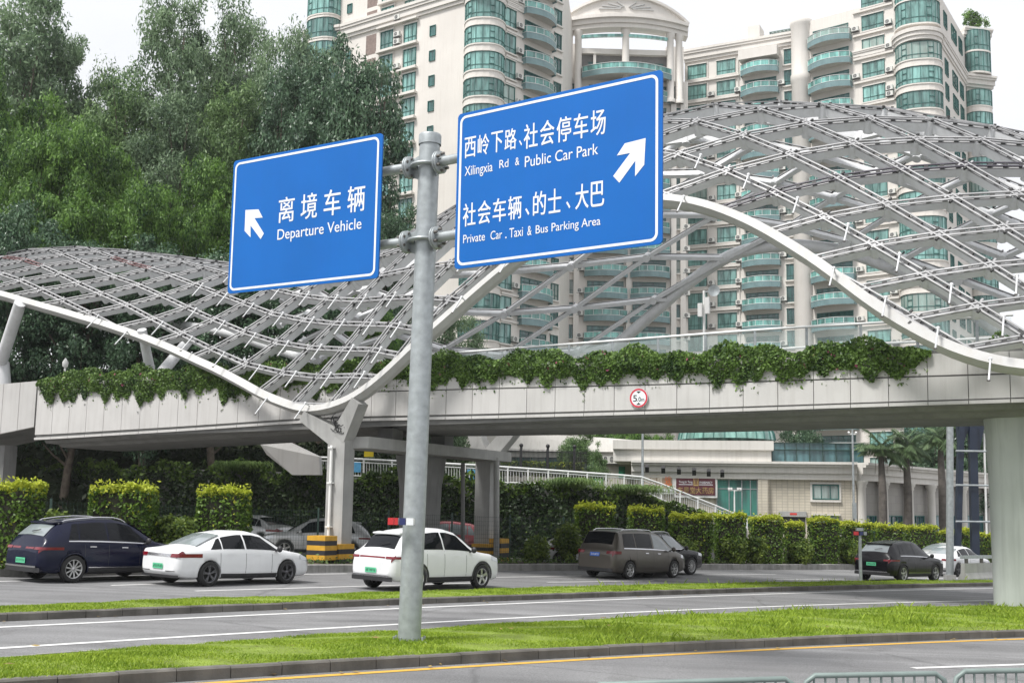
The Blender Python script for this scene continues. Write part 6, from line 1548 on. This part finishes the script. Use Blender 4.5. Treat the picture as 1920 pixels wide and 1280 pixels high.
# --- right wing and right tower
C1 = Fac(1284, 147.5, 1492, 140.8); o = C1.P(0, gz(25)); Cb = Bld('apartment_wing', o, 'lower cream apartment wing with curved glass balconies left of the right tower')
ztop = C1.z_(1284, 97)
mb = MB(); plan_prism(mb, [C1.P(0, 0), C1.P(C1.L, 0), C1.P(C1.L, 0, -14), C1.P(0, 0, -14)], gz(0), ztop - .4); Cb.part(mb, 'wall', M_twall)
mb = MB(); cornice(mb, C1, 0, C1.L, ztop - 1.7, 1.7, .7); Cb.part(mb, 'cornice', M_trim)
fhC = 2.88; z0 = C1.z_(1307, 149); FLC = [z0 - fhC * k for k in range(0, 17)]
Cb.column(C1, 1290, 1325, FLC, 2.05, 350, 3, 2); Cb.column(C1, 1345, 1380, FLC, 2.05, 350, 3, 2); Cb.balc(C1, 1393, 1463, [z - .6 for z in FLC], 1.8); Cb.column(C1, 1473, 1488, FLC, 2.1, 350, 2, 2, M_dglass)
Cb.acs(C1, 1335, [z + .1 for z in FLC[1:16]], 350, .05); Cb.acs(C1, 1386, [z + .1 for z in FLC[1:16]], 350, .1); Cb.acs(C1, 1468, [z + .2 for z in FLC[1:14:2]], 350, .05)
for z in FLC: mb = MB(); C1.box(mb, C1.s_(1286), C1.s_(1388), z - .5, z - .22, .35, .05); Cb.part(mb, 'ledge', M_twall)
mb = MB(); C1.box(mb, C1.s_(1392), C1.s_(1465), ztop - 3.2, ztop - 1.9, 1.7, .1); C1.box(mb, C1.s_(1402), C1.s_(1425), ztop, ztop + 2.2, -.5, 3); Cb.part(mb, 'roof_canopy', M_trim)
mb = MB()
for px in (1386, 1328): mb.tube(C1.P(C1.s_(px), 4, .14), C1.P(C1.s_(px), ztop - 2, .14), .05, n=6)
Cb.part(mb, 'downpipe', M_trim)
mb = MB(); u0 = C1.s_(1444, 60); u1 = C1.s_(1486, 60); zz = C1.z_(1465, 52)
for k in range(7): q = u0 + (u1 - u0) * k / 6; mb.bar(C1.P(q, zz - .5, .2), C1.P(q, zz + .4, -3), .12, .12)
for o_ in (0, -1.5, -3): mb.bar(C1.P(u0, zz - .5 - o_ * .3, .2 + o_), C1.P(u1, zz - .5 - o_ * .3, .2 + o_), .12, .12)
for q in (u0, u1): mb.bar(C1.P(q, ztop - .4, 0), C1.P(q, zz - .5, 0), .14, .14)
Cb.part(mb, 'roof_pergola', mat('pergola_green', (.14, .2, .18), .6))

D1 = Fac(1508, 139.6, 1684, 132.2); D2 = Fac(1772, 130.8, 1817, 143.2); DB = Fac(1684, 132.2, 1772, 130.8); DR = Fac(1815, 143.4, 1862, 144.2)
o = D1.P(0, gz(40)); Db = Bld('apartment_tower', o, 'right cream apartment tower with stacked teal bow windows above the canopy')
mb = MB(); plan_prism(mb, [D1.a, D1.c, DB.c, D2.c, D2.c + Vector((0, 14, 0)), D1.a + Vector((0, 16, 0))], gz(0), 66); plan_prism(mb, [DR.P(.3, 0), DR.P(DR.L - .2, 0, -.2), DR.P(DR.L - .2, 0, -12), DR.P(.3, 0, -12)], gz(0), DR.z_(1838, 52)); Db.part(mb, 'wall', M_twall)
mb = MB(); q = at(1506, 350, 140); mb.lathe([(1.3, gz(0)), (1.3, D1.z_(1508, 155)), (1.42, D1.z_(1508, 152)), (1.42, D1.z_(1508, 140)), (1.3, D1.z_(1508, 137)), (1.3, D1.z_(1508, 50)), (1.45, D1.z_(1508, 46)), (1.45, D1.z_(1508, 38)), (1.3, D1.z_(1508, 36)), (1.3, 66)], (q.x, q.y, 0), 20); Db.part(mb, 'round_corner', M_trim)
fhD = 3.08; zd = D1.z_(1642, 144); FLD = [zd - fhD * k for k in range(-4, 18)]; crD = D1.z_(1684, 92)
Db.column(D1, 1622, 1664, FLD, 2.05, 350, 3, 2); Db.balc(D1, 1523, 1602, [D1.z_(1560, 122) - 3.08 * (k - 1) - .2 for k in range(18)], 1.9)
Db.acs(D1, 1674, [z + .1 for z in FLD], 350, .05); Db.acs(D1, 1611, [z + .2 for z in FLD[::2]], 350, .1); Db.acs(D1, 1674, [z + .85 for z in FLD[5::3]], 350, .05)
bw = bow_t(DB.L * 1.02, 2.7, 2.15, fhD); zbw = D1.z_(1684, 127)
for k in range(0, 16): Db.put('bow_window', bw, DB, DB.L / 2, zbw - fhD * k, -.1)
bwt = bow_t(DB.L * .98, 2.4, 3.0, 3.1)
for k in range(3): Db.put('bow_window', bwt, DB, DB.L / 2, crD + 2.2 + 3.1 * k, -.1, 0)
mb = MB(); n = 18
for z, r in ((crD - .05, 1.04), (crD + .4, 1.1), (crD + .9, 1.16)): mb.prism([DB.P(DB.L / 2 + math.cos(math.pi * (1 - i / n)) * DB.L / 2 * r, z, math.sin(math.pi * i / n) * 2.8 * r) for i in range(n + 1)], (0, 0, .47), 0)
cornice(mb, D1, D1.s_(1606), D1.L, crD - .1, 1.0, .45); cornice(mb, D2, 0, D2.L, crD - .1, 1.5, .5); cornice(mb, DR, -.4, DR.L + .3, crD - .2, 1.5, 1.2); cornice(mb, DR, -.2, DR.L + .2, DR.z_(1838, 75), 1.3, .9); Db.part(mb, 'cornice', M_trim)
bR = bow_t(DR.L * .94, 1.6, 2.2, fhD, 10)
for k in list(range(0, 14)): Db.put('bow_window', bR, DR, DR.L / 2, crD - 3.0 - fhD * k, -.1)
for k in range(2): Db.put('bow_window', bow_t(DR.L * .94, 1.6, 2.9, 2.95, 10), DR, DR.L / 2, crD + 1.6 + 2.95 * k, -.1)
for a, c in ((.12, .24), (.42, .62), (.72, .86)):
    me = win_t(D2.L * (c - a), 2.0, 2, 2, M_dglass, False)
    for z in FLD[2:]: Db.put('window', me, D2, D2.L * (a + c) / 2, z)
for z in FLD: mb = MB(); D1.box(mb, D1.s_(1606), D1.s_(1682), z - .5, z - .24, .3, .05); Db.part(mb, 'ledge', M_twall)
p = at(1830, 40, 145); rt = empty('roof_shrub', (p.x, p.y, DR.z_(1838, 52))); tag(rt, 'green shrub on the rooftop terrace at the upper right', 'shrub'); rng = np.random.default_rng(9)
V, cc = crown(rng, [(-.6, 0, 1.6, 1.2, 1.2, 1.3), (.5, 0, .9, 1.1, 1.1, .9)], 60, 40, .3, .5, .4, .4, .4); np_mesh('foliage', V, M_bright, rt)
mb = MB()
for c in cc[::8]: mb.path([(0, 0, -.1), tuple(c * .5), tuple(c)], [.06, .04, .02], 5)
mb.build('stems', M_bark, rt)

# --- podium with shops
M_tile = mat('cream_wall_tile', (.58, .53, .43), .6, var=.08, scale=1, cells=(.30, .19, .014, .62, 0.0), streak=.2); M_pod = mat('white_podium_stone', (.64, .62, .58), .7, var=.05, scale=.5, streak=.4, dirt=(.4, .38, .33))
M_grey = mat('grey_podium_wall', (.36, .345, .32), .8, var=.08, scale=.5, streak=.25, cells=(1.4, .55, .012, .8, .5))
E1 = Fac(1190, 77.6, 1606, 75.0, 930); E2 = Fac(1606, 75.0, 1900, 93.5, 930); o = E1.P(E1.L, gz(25)); Eb = Bld('podium_building', o, 'white two storey shop podium with cream tiled wall, columns and a green dome')
def e1(name, m, rects):
    mb = MB()
    for q in rects: E1.pbox(mb, *q)
    return Eb.part(mb, name, m)
zc0, zc1 = E1.z_(1500, 899), E1.z_(1500, 866); u_end = E1.L
mb = MB(); plan_prism(mb, [E1.P(0, 0), E1.P(u_end, 0), E1.P(u_end, 0, -12), E1.P(0, 0, -12)], gz(25) - .3, zc0 + .2); Eb.part(mb, 'wall', M_tile)
mb = MB(); 
for a, c, off in ((0, .35, .35), (.35, .72, .5), (.72, .86, .72), (.86, 1.0, .9)):
    z0, z1 = zc0 + (zc1 - zc0) * a, zc0 + (zc1 - zc0) * c - .004
    E1.box(mb, -.2, u_end, z0, z1, off, 10); E2.box(mb, -.05 * 0, E2.L, z0, z1 , off, 6)
Eb.part(mb, 'cornice', M_pod)
mb = MB(); E2.box(mb, .3, E2.L, gz(30) - .4, zc0 + .1, -.25, 6); Eb.part(mb, 'side_wall', M_grey)
# side columns with capitals, and the strip windows between them
cols = [1606, 1652, 1700, 1741, 1800, 1850]
for px in cols:
    u = max(.28, E2.s_(px, 940)); mb = MB(); p = E2.P(u, gz(30) - .3, .22); h = zc0 - p.z; mb.lathe([(.36, 0), (.36, .3), (.3, .4), (.29, h * .5), (.27, h - .5), (.33, h - .42), (.31, h - .3), (.42, h - .16), (.42, h)], tuple(p), 16); Eb.part(mb, 'column', M_pod)
M_strip = glass_mat('strip_window_glass', (.05, .11, .13), .1)
for a, c in zip(cols[:-1], cols[1:]):
    u0, u1 = E2.s_(a, 975) + .5, E2.s_(c, 975) - .4
    if u1 - u0 < .8: continue
    zt = E2.z_((a + c) / 2, 966); me = win_t(u1 - u0, zt - gz(30) - .6, 4, 2, M_strip, False); Eb.put('window', me, E2, (u0 + u1) / 2, gz(30) + .6, -.23)
me = win_t(E1.s_(1573, 920) - E1.s_(1523, 920), E1.z_(1548, 908) - E1.z_(1548, 936), 3, 1, glass_mat('curtained_glass', (.30, .36, .34), .15), False); Eb.put('window', me, E1, E1.s_(1548, 920), E1.z_(1548, 936))
mb = MB(); E1.pbox(mb, 1519, 1577, 904, 907, .12); E1.pbox(mb, 1519, 1577, 937, 941, .14); E1.pbox(mb, 1519, 1523, 907.2, 936.8, .1); E1.pbox(mb, 1573, 1577, 907.2, 936.8, .1); Eb.part(mb, 'window_surround', M_pod)
me = win_t(E1.s_(1572, 970) - E1.s_(1523, 970), 1.2, 2, 1, M_tglass, True); Eb.put('window', me, E1, E1.s_(1548, 970), E1.z_(1548, 966) - 1.2)
mb = MB(); E1.pbox(mb, 1460, 1512, 958, 968, .12); E1.pbox(mb, 1462, 1510, 969, 1000, .02, .05, 1); E1.pbox(mb, 1481, 1494, 961, 965, .13, .02, 2); Eb.part(mb, 'doorway', [M_conc, M_dark, M_bre])  # near-black sheet on the wall paints the shade inside the doorway
# green glass entrance
M_eglass = glass_mat('entrance_glass', (.018, .17, .13), .08); mb = MB(); E1.pbox(mb, 1344, 1421, 899.5, 985, .06)
Eb.part(mb, 'entrance_glass', M_eglass); mb = MB()
for px in (1344, 1367, 1391, 1407, 1420): E1.pbox(mb, px - .8, px + .8, 899.5, 985, .12)
for py in (916, 966): E1.pbox(mb, 1345, 1420, py - .7, py + .7, .10)
Eb.part(mb, 'entrance_frame', M_galv)
mb = MB(); E1.pbox(mb, 1421, 1440, 899.5, 985, .35, .05); Eb.part(mb, 'pier', M_tile)
for px in (1215, 1245, 1274, 1302, 1329, 1354):
    mb = MB(); py = 879 + (px - 1215) * .069; q = E1.P(E1.s_(px, py), E1.z_(px, py), 1.15); mb.box(q, (.26, .3, .42), 0, E1.d, (E1.n * .8 + Vector((0, 0, -.6))).normalized(), (E1.n * .6 + Vector((0, 0, .8))).normalized()); mb.bar(q + Vector((0, 0, .2)), q - E1.n * .6 + Vector((0, 0, .3)), .04, .04); Eb.part(mb, 'spotlight', M_blackp)
# upper storey: set-back block, parapets, dome and glazed terrace
mb = MB(); E1.pbox(mb, 1150, 1446, 836, 865.6, .2, 8); E1.pbox(mb, 1150, 1450, 826, 843, .45, 8); Eb.part(mb, 'upper_block', M_pod)
mb = MB(); dc = at(1362, 826, 83); R = 90 / F_PX * 83; prof = [(R * math.cos(a), dc.z + R * .62 * math.sin(a)) for a in np.linspace(0, math.pi / 2 - .02, 8)]; mb.lathe([(p[0], p[1]) for p in prof], (dc.x, dc.y, 0), 28); Eb.part(mb, 'dome', glass_mat('dome_glass', (.20, .38, .33), .15))
mb = MB()
for k in range(28):
    a = 2 * math.pi * k / 28; mb.path([(dc.x + p[0] * 1.005 * math.cos(a), dc.y + p[0] * 1.005 * math.sin(a), p[1] + .02) for p in prof], .035, 4)
Eb.part(mb, 'dome_rib', M_frame)
M_tg = glass_mat('terrace_glass', (.06, .12, .13), .08); mb = MB(); E1.pbox(mb, 1449, 1622, 829, 865.6, -.9, 4.5); Eb.part(mb, 'terrace_glass', M_tg); mb = MB()
for px in (1449, 1473, 1495, 1520, 1545, 1570, 1597, 1622): E1.pbox(mb, px - .7, px + .7, 829, 865.6, -.8, 1.0)
for py in (829, 842): E1.pbox(mb, 1448, 1623, py - .8, py + .8, -.76, 1.0)
Eb.part(mb, 'terrace_frame', M_fence)
# shop signs
def shop_sign(px0, px1, y0, y1, m, label, fr=M_whitepaint):
    u0, u1 = E1.s_(px0, 908), E1.s_(px1, 908); z1, z0 = E1.z_((px0 + px1) / 2, y0), E1.z_((px0 + px1) / 2, y1); c = E1.P((u0 + u1) / 2, z0, .3); r = empty('shop_sign', c); tag(r, label, 'shop sign'); mb = MB(); E1.box(mb, u0 - .14, u1 + .14, z0 - .16, z1 + .14, .30, .1); mb.build('frame', fr, r, tuple(c)); mb = MB(); E1.box(mb, u0, u1, z0, z1, .34, .1); mb.build('panel', m, r, tuple(c)); W, H = u1 - u0, z1 - z0
    return r, c, (lambda u, v, off=0.0: E1.P(u0 + u, z0 + v, .345 + off)), W, H
M_maroon = mat('maroon_sign_panel', (.105, .025, .035), .5, var=.08); M_gold = mat('gold_lettering', (.42, .30, .12), .5, .2); M_brownsign = mat('brown_sign_panel', (.33, .24, .17), .6, var=.15, scale=2); M_orange = mat('orange_lettering', (.75, .16, .02), .5); M_cream = mat('cream_lettering', (.68, .62, .52), .5)
r, c, Pm, W, H = shop_sign(1268, 1341, 892, 928, M_maroon, 'maroon pharmacy sign with white English and gold Chinese lettering')
mb = MB(); fit_text(mb, 'Tong Jin Tang', (W * .07, H * .60, W * .42, H * .74), Pm, .012); fit_text(mb, 'PHARMACY', (W * .60, H * .60, W * .93, H * .72), Pm, .015)
for a, d_ in ((.07, .43), (.59, .94)): mb.quad(Pm(W * a, H * .53, .004), Pm(W * d_, H * .53, .004), Pm(W * d_, H * .56, .004), Pm(W * a, H * .56, .004))
mb.build('lettering', M_signw, r, tuple(c)); mb = MB(); fit_text(mb, '东景堂大药房', (W * .04, H * .08, W * .96, H * .42), Pm, .006)
mb.quad(Pm(W * .445, H * .48, .003), Pm(W * .575, H * .48, .003), Pm(W * .575, H * .96, .003), Pm(W * .445, H * .96, .003)); mb.build('gold_lettering', M_gold, r, tuple(c))
mb = MB(); fit_text(mb, '堂', (W * .465, H * .56, W * .555, H * .90), lambda u, v, o=0: Pm(u, v, o + .004), .02); mb.build('seal', M_maroon, r, tuple(c))
r, c, Pm, W, H = shop_sign(1206, 1261, 886, 921, M_brownsign, 'brown shop sign with pale characters and orange squares beside the pharmacy sign')
mb = MB(); fit_text(mb, '華夏寶', (W * .05, H * .28, W * .66, H * .92), Pm, .01); mb.build('lettering', M_cream, r, tuple(c)); mb = MB()
for v0 in (.3, .56): fit_text(mb, '品' if v0 < .5 else '珍', (W * .74, H * v0, W * .97, H * (v0 + .26)), Pm, .03)
mb.build('orange_lettering', M_orange, r, tuple(c)); mb = MB(); mb.quad(Pm(W * .2, H * -.0, .006), Pm(W * 1.0, H * -.0, .006), Pm(W * 1.0, H * .16, .006), Pm(W * .2, H * .16, .006)); mb.build('white_strip', M_signw, r, tuple(c))

# --- long pale hall behind the railing
H1 = Fac(925, 84.5, 1262, 82.5, 850); o = H1.P(H1.L / 2, gz(10)); Hb = Bld('pale_hall', o, 'long pale low building with a white curved roof edge and a row of air conditioners')
mb = MB(); H1.pbox(mb, 930, 1262, 858, 1000, .0, 9); Hb.part(mb, 'wall', mat('pale_hall_wall', (.52, .49, .43), .8, var=.08, streak=.3))
mb = MB(); L_ = H1.L
sec = []
for u, py in ((H1.s_(945, 830), 826), (H1.s_(985, 830), 813), (H1.s_(1130, 830), 820), (H1.s_(1262, 830), 829)):
    sec.append((u, H1.z_(1100, py)))
zb_ = H1.z_(1100, 847)
for (u0, z0), (u1, z1) in zip(sec[:-1], sec[1:]): mb.prism([H1.P(u0, zb_, .5), H1.P(u1, zb_, .5), H1.P(u1, z1, .1), H1.P(u0, z0, .1)], -H1.n * 6, 0)
H1.pbox(mb, 940, 1262, 847.2, 858, .25, 1); Hb.part(mb, 'roof_edge', M_pod)
for px in (1137, 1149, 1161, 1173, 1185, 1212, 1223, 1235, 1246, 1257): Hb.put('air_conditioner', ac_t(), H1, H1.s_(px, 860), H1.z_(px, 869), .05).scale = (.6, .7, 1.0)
mb = MB(); H1.pbox(mb, 1160, 1172, 874, 895, .05); Hb.part(mb, 'door', M_bgr)
for px in (955, 980, 1010, 1040, 1100): Hb.put('window', win_t(1.1, 1.3, 2, 1, M_dglass, False), H1, H1.s_(px, 870), H1.z_(px, 882))
# black iron fence in front of it
If = empty('iron_fence', at(1000, 880, 71)); tag(If, 'black iron fence with spear tops in front of the long pale building', 'fence'); IO = tuple(at(1000, 880, 71)); mb = MB()
fa, fb_ = Fac(935, 70.5, 1100, 71.5, 860), None
for k in range(70): u = fa.L * k / 69; mb.bar(fa.P(u, fa.z_(1000, 892)), fa.P(u, fa.z_(1000, 842)), .03, .03)
for py in (846, 884): mb.bar(fa.P(0, fa.z_(1000, py)), fa.P(fa.L, fa.z_(1000, py)), .05, .05)
mb.build('bars', M_blackp, If, IO)
for px in (977, 1027, 1077): u = fa.s_(px, 860); mb = MB(); mb.bar(fa.P(u, fa.z_(1000, 895)), fa.P(u, fa.z_(1000, 836)), .16, .16); mb.ball(fa.P(u, fa.z_(1000, 835)), .13); mb.build('post', M_blackp, If, IO)
mbh = MB(); rng = np.random.default_rng(4); n = 2600; X = rng.random(n) * fa.L; C = np.array([tuple(fa.P(x, fa.z_(1000, 892) + rng.random() * .95, -.3 - .5 * rng.random())) for x in X]); V = leaves(C, np.tile([0, -1, .4], (n, 1)), .16, rng, .6, .4)
hg = np_mesh('low_hedge', V, None, None, (rng.random(n) < .12).astype(int), [M_bush, M_hedgetop]); tag(hg, 'low dark hedge with yellow flecks behind the black iron fence', 'hedge')

# ------------------------------------------------------------------ poles, lamps, small street things
def pole_thing(name, px, ytop, ybase, Y, r, m, label, cat='lamp post', top=None):
    a, c = at(px, ytop, Y), at(px, ybase, Y); o = Vector((a.x, a.y, c.z)); e = empty(name, o); tag(e, label, cat); mb = MB(); mb.tube(o, (a.x, a.y, a.z), r, r * .75, 10); mb.build('pole', m, e, tuple(o)); return e, o, Vector((a.x, a.y, a.z))
e, o, t = pole_thing('lamp_post', 1205, 790, 925, 66, .085, M_galv, 'slim grey lamp post standing behind the white railing'); mb = MB(); mb.bar(t, t + Vector((.9, -.2, .2)), .08, .08); mb.box(t + Vector((1.1, -.25, .22)), (.6, .25, .1)); mb.build('lamp_head', M_galv, e, tuple(o))
e, o, t = pole_thing('lamp_post', 1598, 795, 985, 69, .075, M_galv, 'slim grey post in front of the podium corner column'); mb = MB(); mb.bar(t - Vector((.25, 0, .6)), t - Vector((-.25, 0, .6)), .05, .05)
for q in (-.22, .22): mb.ball(t + Vector((q, 0, -.52)), .08)
mb.build('lamp_head', M_whitepaint, e, tuple(o)); mb = MB(); mb.box(o + Vector((0, -.1, .9)), (.22, .2, 1.0)); mb.build('control_box', M_galv, e, tuple(o))
e, o, t = pole_thing('floodlight_mast', 1377, 919, 985, 67, .05, M_whitepaint, 'small white mast with four floodlights in front of the green entrance'); mb = MB(); mb.bar(t - Vector((.38, 0, 0)), t + Vector((.38, 0, 0)), .05, .05); mb.build('crossbar', M_whitepaint, e, tuple(o))
for q in (-.34, -.2, .2, .34): mb = MB(); mb.box(t + Vector((q, -.08, .1)), (.11, .12, .14)); mb.build('floodlight', M_whitepaint, e, tuple(o))
# lantern on the bridge at the left
tt_, z_ = tz(122, 690, 2.0); p = bp(tt_, 2.0, z_ - 1.2); e = empty('lantern', p); tag(e, 'small white lantern above the creeper at the left end of the bridge', 'lamp'); mb = MB(); mb.tube(p, p + Vector((0, 0, 1.2)), .05); mb.build('pole', M_whitepaint, e, tuple(p)); mb = MB(); mb.lathe([(.02, 0), (.13, .08), (.15, .28), (.07, .42), (.01, .5)], tuple(p + Vector((0, 0, 1.2))), 10); mb.build('lamp_shade', M_whitepaint, e, tuple(p))
# aerial mast on the bridge
tt_, z_ = tz(1320, 545, 5.0); zb = ft(tt_) - .3; p = bp(tt_, 5.0, zb); e = empty('aerial_mast', p); tag(e, 'thin mast with a small dish and white boxes above the bridge planting', 'mast'); mb = MB(); mb.tube(p, bp(tt_, 5.0, z_), .05, n=8); mb.build('pole', M_whitepaint, e, tuple(p))
mb = MB(); q = bp(tt_, 5.0, z_ - .05); dc = q + BA * .42 - BC * .1; nrm_ = (-BC * .9 + BA * .3).normalized(); a_ = nrm_.orthogonal().normalized(); b2 = nrm_.cross(a_)
vs = [dc + nrm_ * (.08 * (r_ / .3) ** 2) + (a_ * math.cos(k * .449) + b2 * math.sin(k * .449)) * r_ for r_ in (.02, .12, .22) for k in range(14)]; mb.add(vs, [(i * 14 + k, i * 14 + (k + 1) % 14, (i + 1) * 14 + (k + 1) % 14, (i + 1) * 14 + k) for i in range(2) for k in range(14)], 0, True); mb.bar(q, dc, .04, .04); mb.build('dish', M_galv, e, tuple(p))
for du, dz_, s2 in ((-.1, -.75, .5), (.18, -.6, .62)): mb = MB(); mb.box(bp(tt_ + du, 4.86, z_ + dz_), (.16, .14, s2), 0, BA, BC); mb.build('equipment_box', M_whitepaint, e, tuple(p))
# tall grey pole, navy trestle, barrier with rail, short post with lights
q = G(1781, 1087); e = empty('grey_pole', q); tag(e, 'tall grey weathered pole standing at the end of the grass strip', 'pole'); t = at(1779, 785, q.y); mb = MB(); mb.tube(q, (t.x + .05, q.y, t.z), .17, .15, 16); mb.build('shaft', M_galv, e, tuple(q)); mb = MB(); mb.box(q + Vector((0, 0, .12)), (.42, .42, .24)); mb.build('foot', M_conc, e, tuple(q))
M_navy = mat('navy_steel', (.012, .02, .04), .45, var=.15, streak=.2); q = G(1818, 1073); e = empty('steel_trestle', q); tag(e, 'navy steel trestle with white rungs carrying the next bridge', 'trestle'); O_ = tuple(q); Yq = q.y
for nm, x0, y0, x1, y1, wd in (('leg', 1802, 795, 1794, 1075, .28), ('leg', 1823, 795, 1829, 1075, .40)):
    mb = MB(); a, c = at(x0, y0, Yq), at(x1, y1, Yq); mb.bar(a, c, wd, .34, 0, (0, 1, 0)); mb.build(nm, M_navy, e, O_)
mb = MB(); mb.prism([at(1795, 790, Yq), at(1848, 790, Yq), at(1836, 850, Yq), at(1818, 800, Yq), at(1800, 850, Yq)], (0, .3, 0)); mb.build('gusset', M_navy, e, O_)
for py in (845, 909, 977): mb = MB(); mb.tube(at(1792, py, Yq - .3), at(1864, py + 1, Yq - .3), .055, n=8); mb.build('rung', M_galv, e, O_)
mb = MB(); mb.tube(at(1845, 812, Yq + .2), at(1850, 1000, Yq + .2), .06, n=8); mb.build('thin_post', M_whitepaint, e, O_)
qa, qb = G(1806, 1091), G(1990, 1080); d = (qb - qa).normalized(); n_ = Vector((d.y, -d.x, 0)); e = empty('concrete_barrier', qa); tag(e, 'low concrete barrier with a metal rail on top beside the big column', 'barrier'); O_ = tuple(qa); hB = .82
mb = MB(); prof = [(-.24, 0), (-.24, .15), (-.1, .4), (-.08, hB), (.08, hB), (.1, .4), (.24, .15), (.24, 0)]
A_ = [qa + n_ * x + Vector((0, 0, z)) for x, z in prof]; mb.prism(A_, qb - qa); mb.build('wall', M_conc, e, O_)
mb = MB(); mb.bar(qa + Vector((0, 0, hB + .27)) - d * .1, qb + Vector((0, 0, hB + .27)), .16, .14); mb.build('rail', M_galv, e, O_)
for k in range(5): mb = MB(); p = qa + d * (.45 + 1.9 * k); mb.bar(p + Vector((0, 0, hB - .02)), p + Vector((0, 0, hB + .22)), .12, .12); mb.build('bracket', M_bolt, e, O_)
q = G(1614, 1092); e = empty('beacon_post', q); tag(e, 'short grey post topped with a red and blue light bar', 'post'); O_ = tuple(q); t = at(1612, 1003, q.y); mb = MB(); mb.bar(q, (t.x, q.y, t.z), .12, .1); mb.build('post', M_galv, e, O_); tp = Vector((t.x, q.y, t.z))
mb = MB(); mb.box(tp + Vector((0, 0, .08)), (.56, .12, .16)); hb = mb.build('housing', M_blackp, e, O_)
for nm, o_, wd, m_ in (('red_lens', -.17, .2, M_lred), ('blue_lens', .04, .14, M_lblue), ('white_lens', .2, .12, M_galv)): mb = MB(); mb.box(tp + Vector((o_, -.06, .08)), (wd, .06, .14)); mb.build(nm, m_, hb, O_)
mb = MB(); mb.box(tp + Vector((0, .02, .24)), (.26, .2, .12)); mb.build('solar_cap', M_galv, e, O_)
# thin post left of the right column and a small bracket post
q = at(868, 1040, 49.5); q.z = gz(q.x); e = empty('thin_post', q); tag(e, 'thin grey post just left of the right column', 'post'); mb = MB(); t = at(868, 868, 49.5); mb.tube(q, (t.x, q.y, t.z), .09, n=8); mb.build('shaft', M_concd, e, tuple(q))
q = at(931, 1040, 50); q.z = gz(q.x); e = empty('thin_post', q); tag(e, 'thin pale post just right of the right column', 'post'); mb = MB(); t = at(931, 858, 50); mb.tube(q, (t.x, q.y, t.z), .13, n=8); mb.build('shaft', M_conc, e, tuple(q))
# pedestrian barrier in the foreground
M_ped = mat('pale_green_barrier', (.20, .25, .235), .5, .2, var=.1, scale=6, streak=.2)
YF = 9.2; zr = at(1640, 1263, YF).z; ang = math.atan2(at(1900, 1257, YF + .25).y - at(1300, 1275, YF - .25).y, at(1900, 1257, YF).x - at(1300, 1275, YF).x)
ends = [(1100, 1278, 1284, 1495, 1271), (1505, 1266, 0, 1776, 1261.5), (1787, 1258, 0, 2060, 1254)]
labs = ['foreground barrier panel starting at the bottom centre', 'foreground barrier panel in the middle of the row', 'foreground barrier panel cut by the bottom right corner']
for i, ((x0, y0, _, x1, y1), lb) in enumerate(zip(ends, labs)):
    if i == 0: y0 = 1283
    a, c = at(x0, y0, 9.05 + .1 * i), at(x1, y1, 9.2 + .1 * i); e = empty('pedestrian_barrier', (a.x, a.y, gz(a.x))); tag(e, lb, 'barrier', 'pedestrian barrier panels by the near road'); O_ = (a.x, a.y, gz(a.x)); d = (c - a).normalized(); zb = gz(a.x)
    mb = MB(); pts = [Vector((a.x, a.y, zb)), Vector((a.x, a.y, a.z - .14)), a + d * .03 - Vector((0, 0, .05)), a + d * .1, c - d * .1, c - d * .03 - Vector((0, 0, .05)), Vector((c.x, c.y, c.z - .14)), Vector((c.x, c.y, zb))]; mb.path(pts, .022, 10); mb.build('frame', M_ped, e, O_)
    mb = MB(); lo = Vector((0, 0, -.85)); mb.tube(a + lo, c + lo, .016, n=8); mb.build('lower_rail', M_ped, e, O_)
    n = int((c - a).length / .088); 
    for k in range(1, n): p = a.lerp(c, k / n); mb = MB(); mb.tube(p + lo, p - Vector((0, 0, .01)), .009, n=6); mb.build('bar', M_ped, e, O_)

# ------------------------------------------------------------------ thin summer haze
mb = MB(); mb.box((0, 130, 32), (568, 388, 78)); hz_m = new_mat('haze_air'); t = hz_m.node_tree; o_ = t.nodes.new('ShaderNodeOutputMaterial'); v_ = t.nodes.new('ShaderNodeVolumePrincipled')
v_.inputs['Color'].default_value = (.93, .95, .98, 1); v_.inputs['Density'].default_value = HAZE; v_.inputs['Anisotropy'].default_value = 0.0; t.links.new(v_.outputs[0], o_.inputs['Volume'])
tag(mb.build('haze', hz_m), kind='stuff')
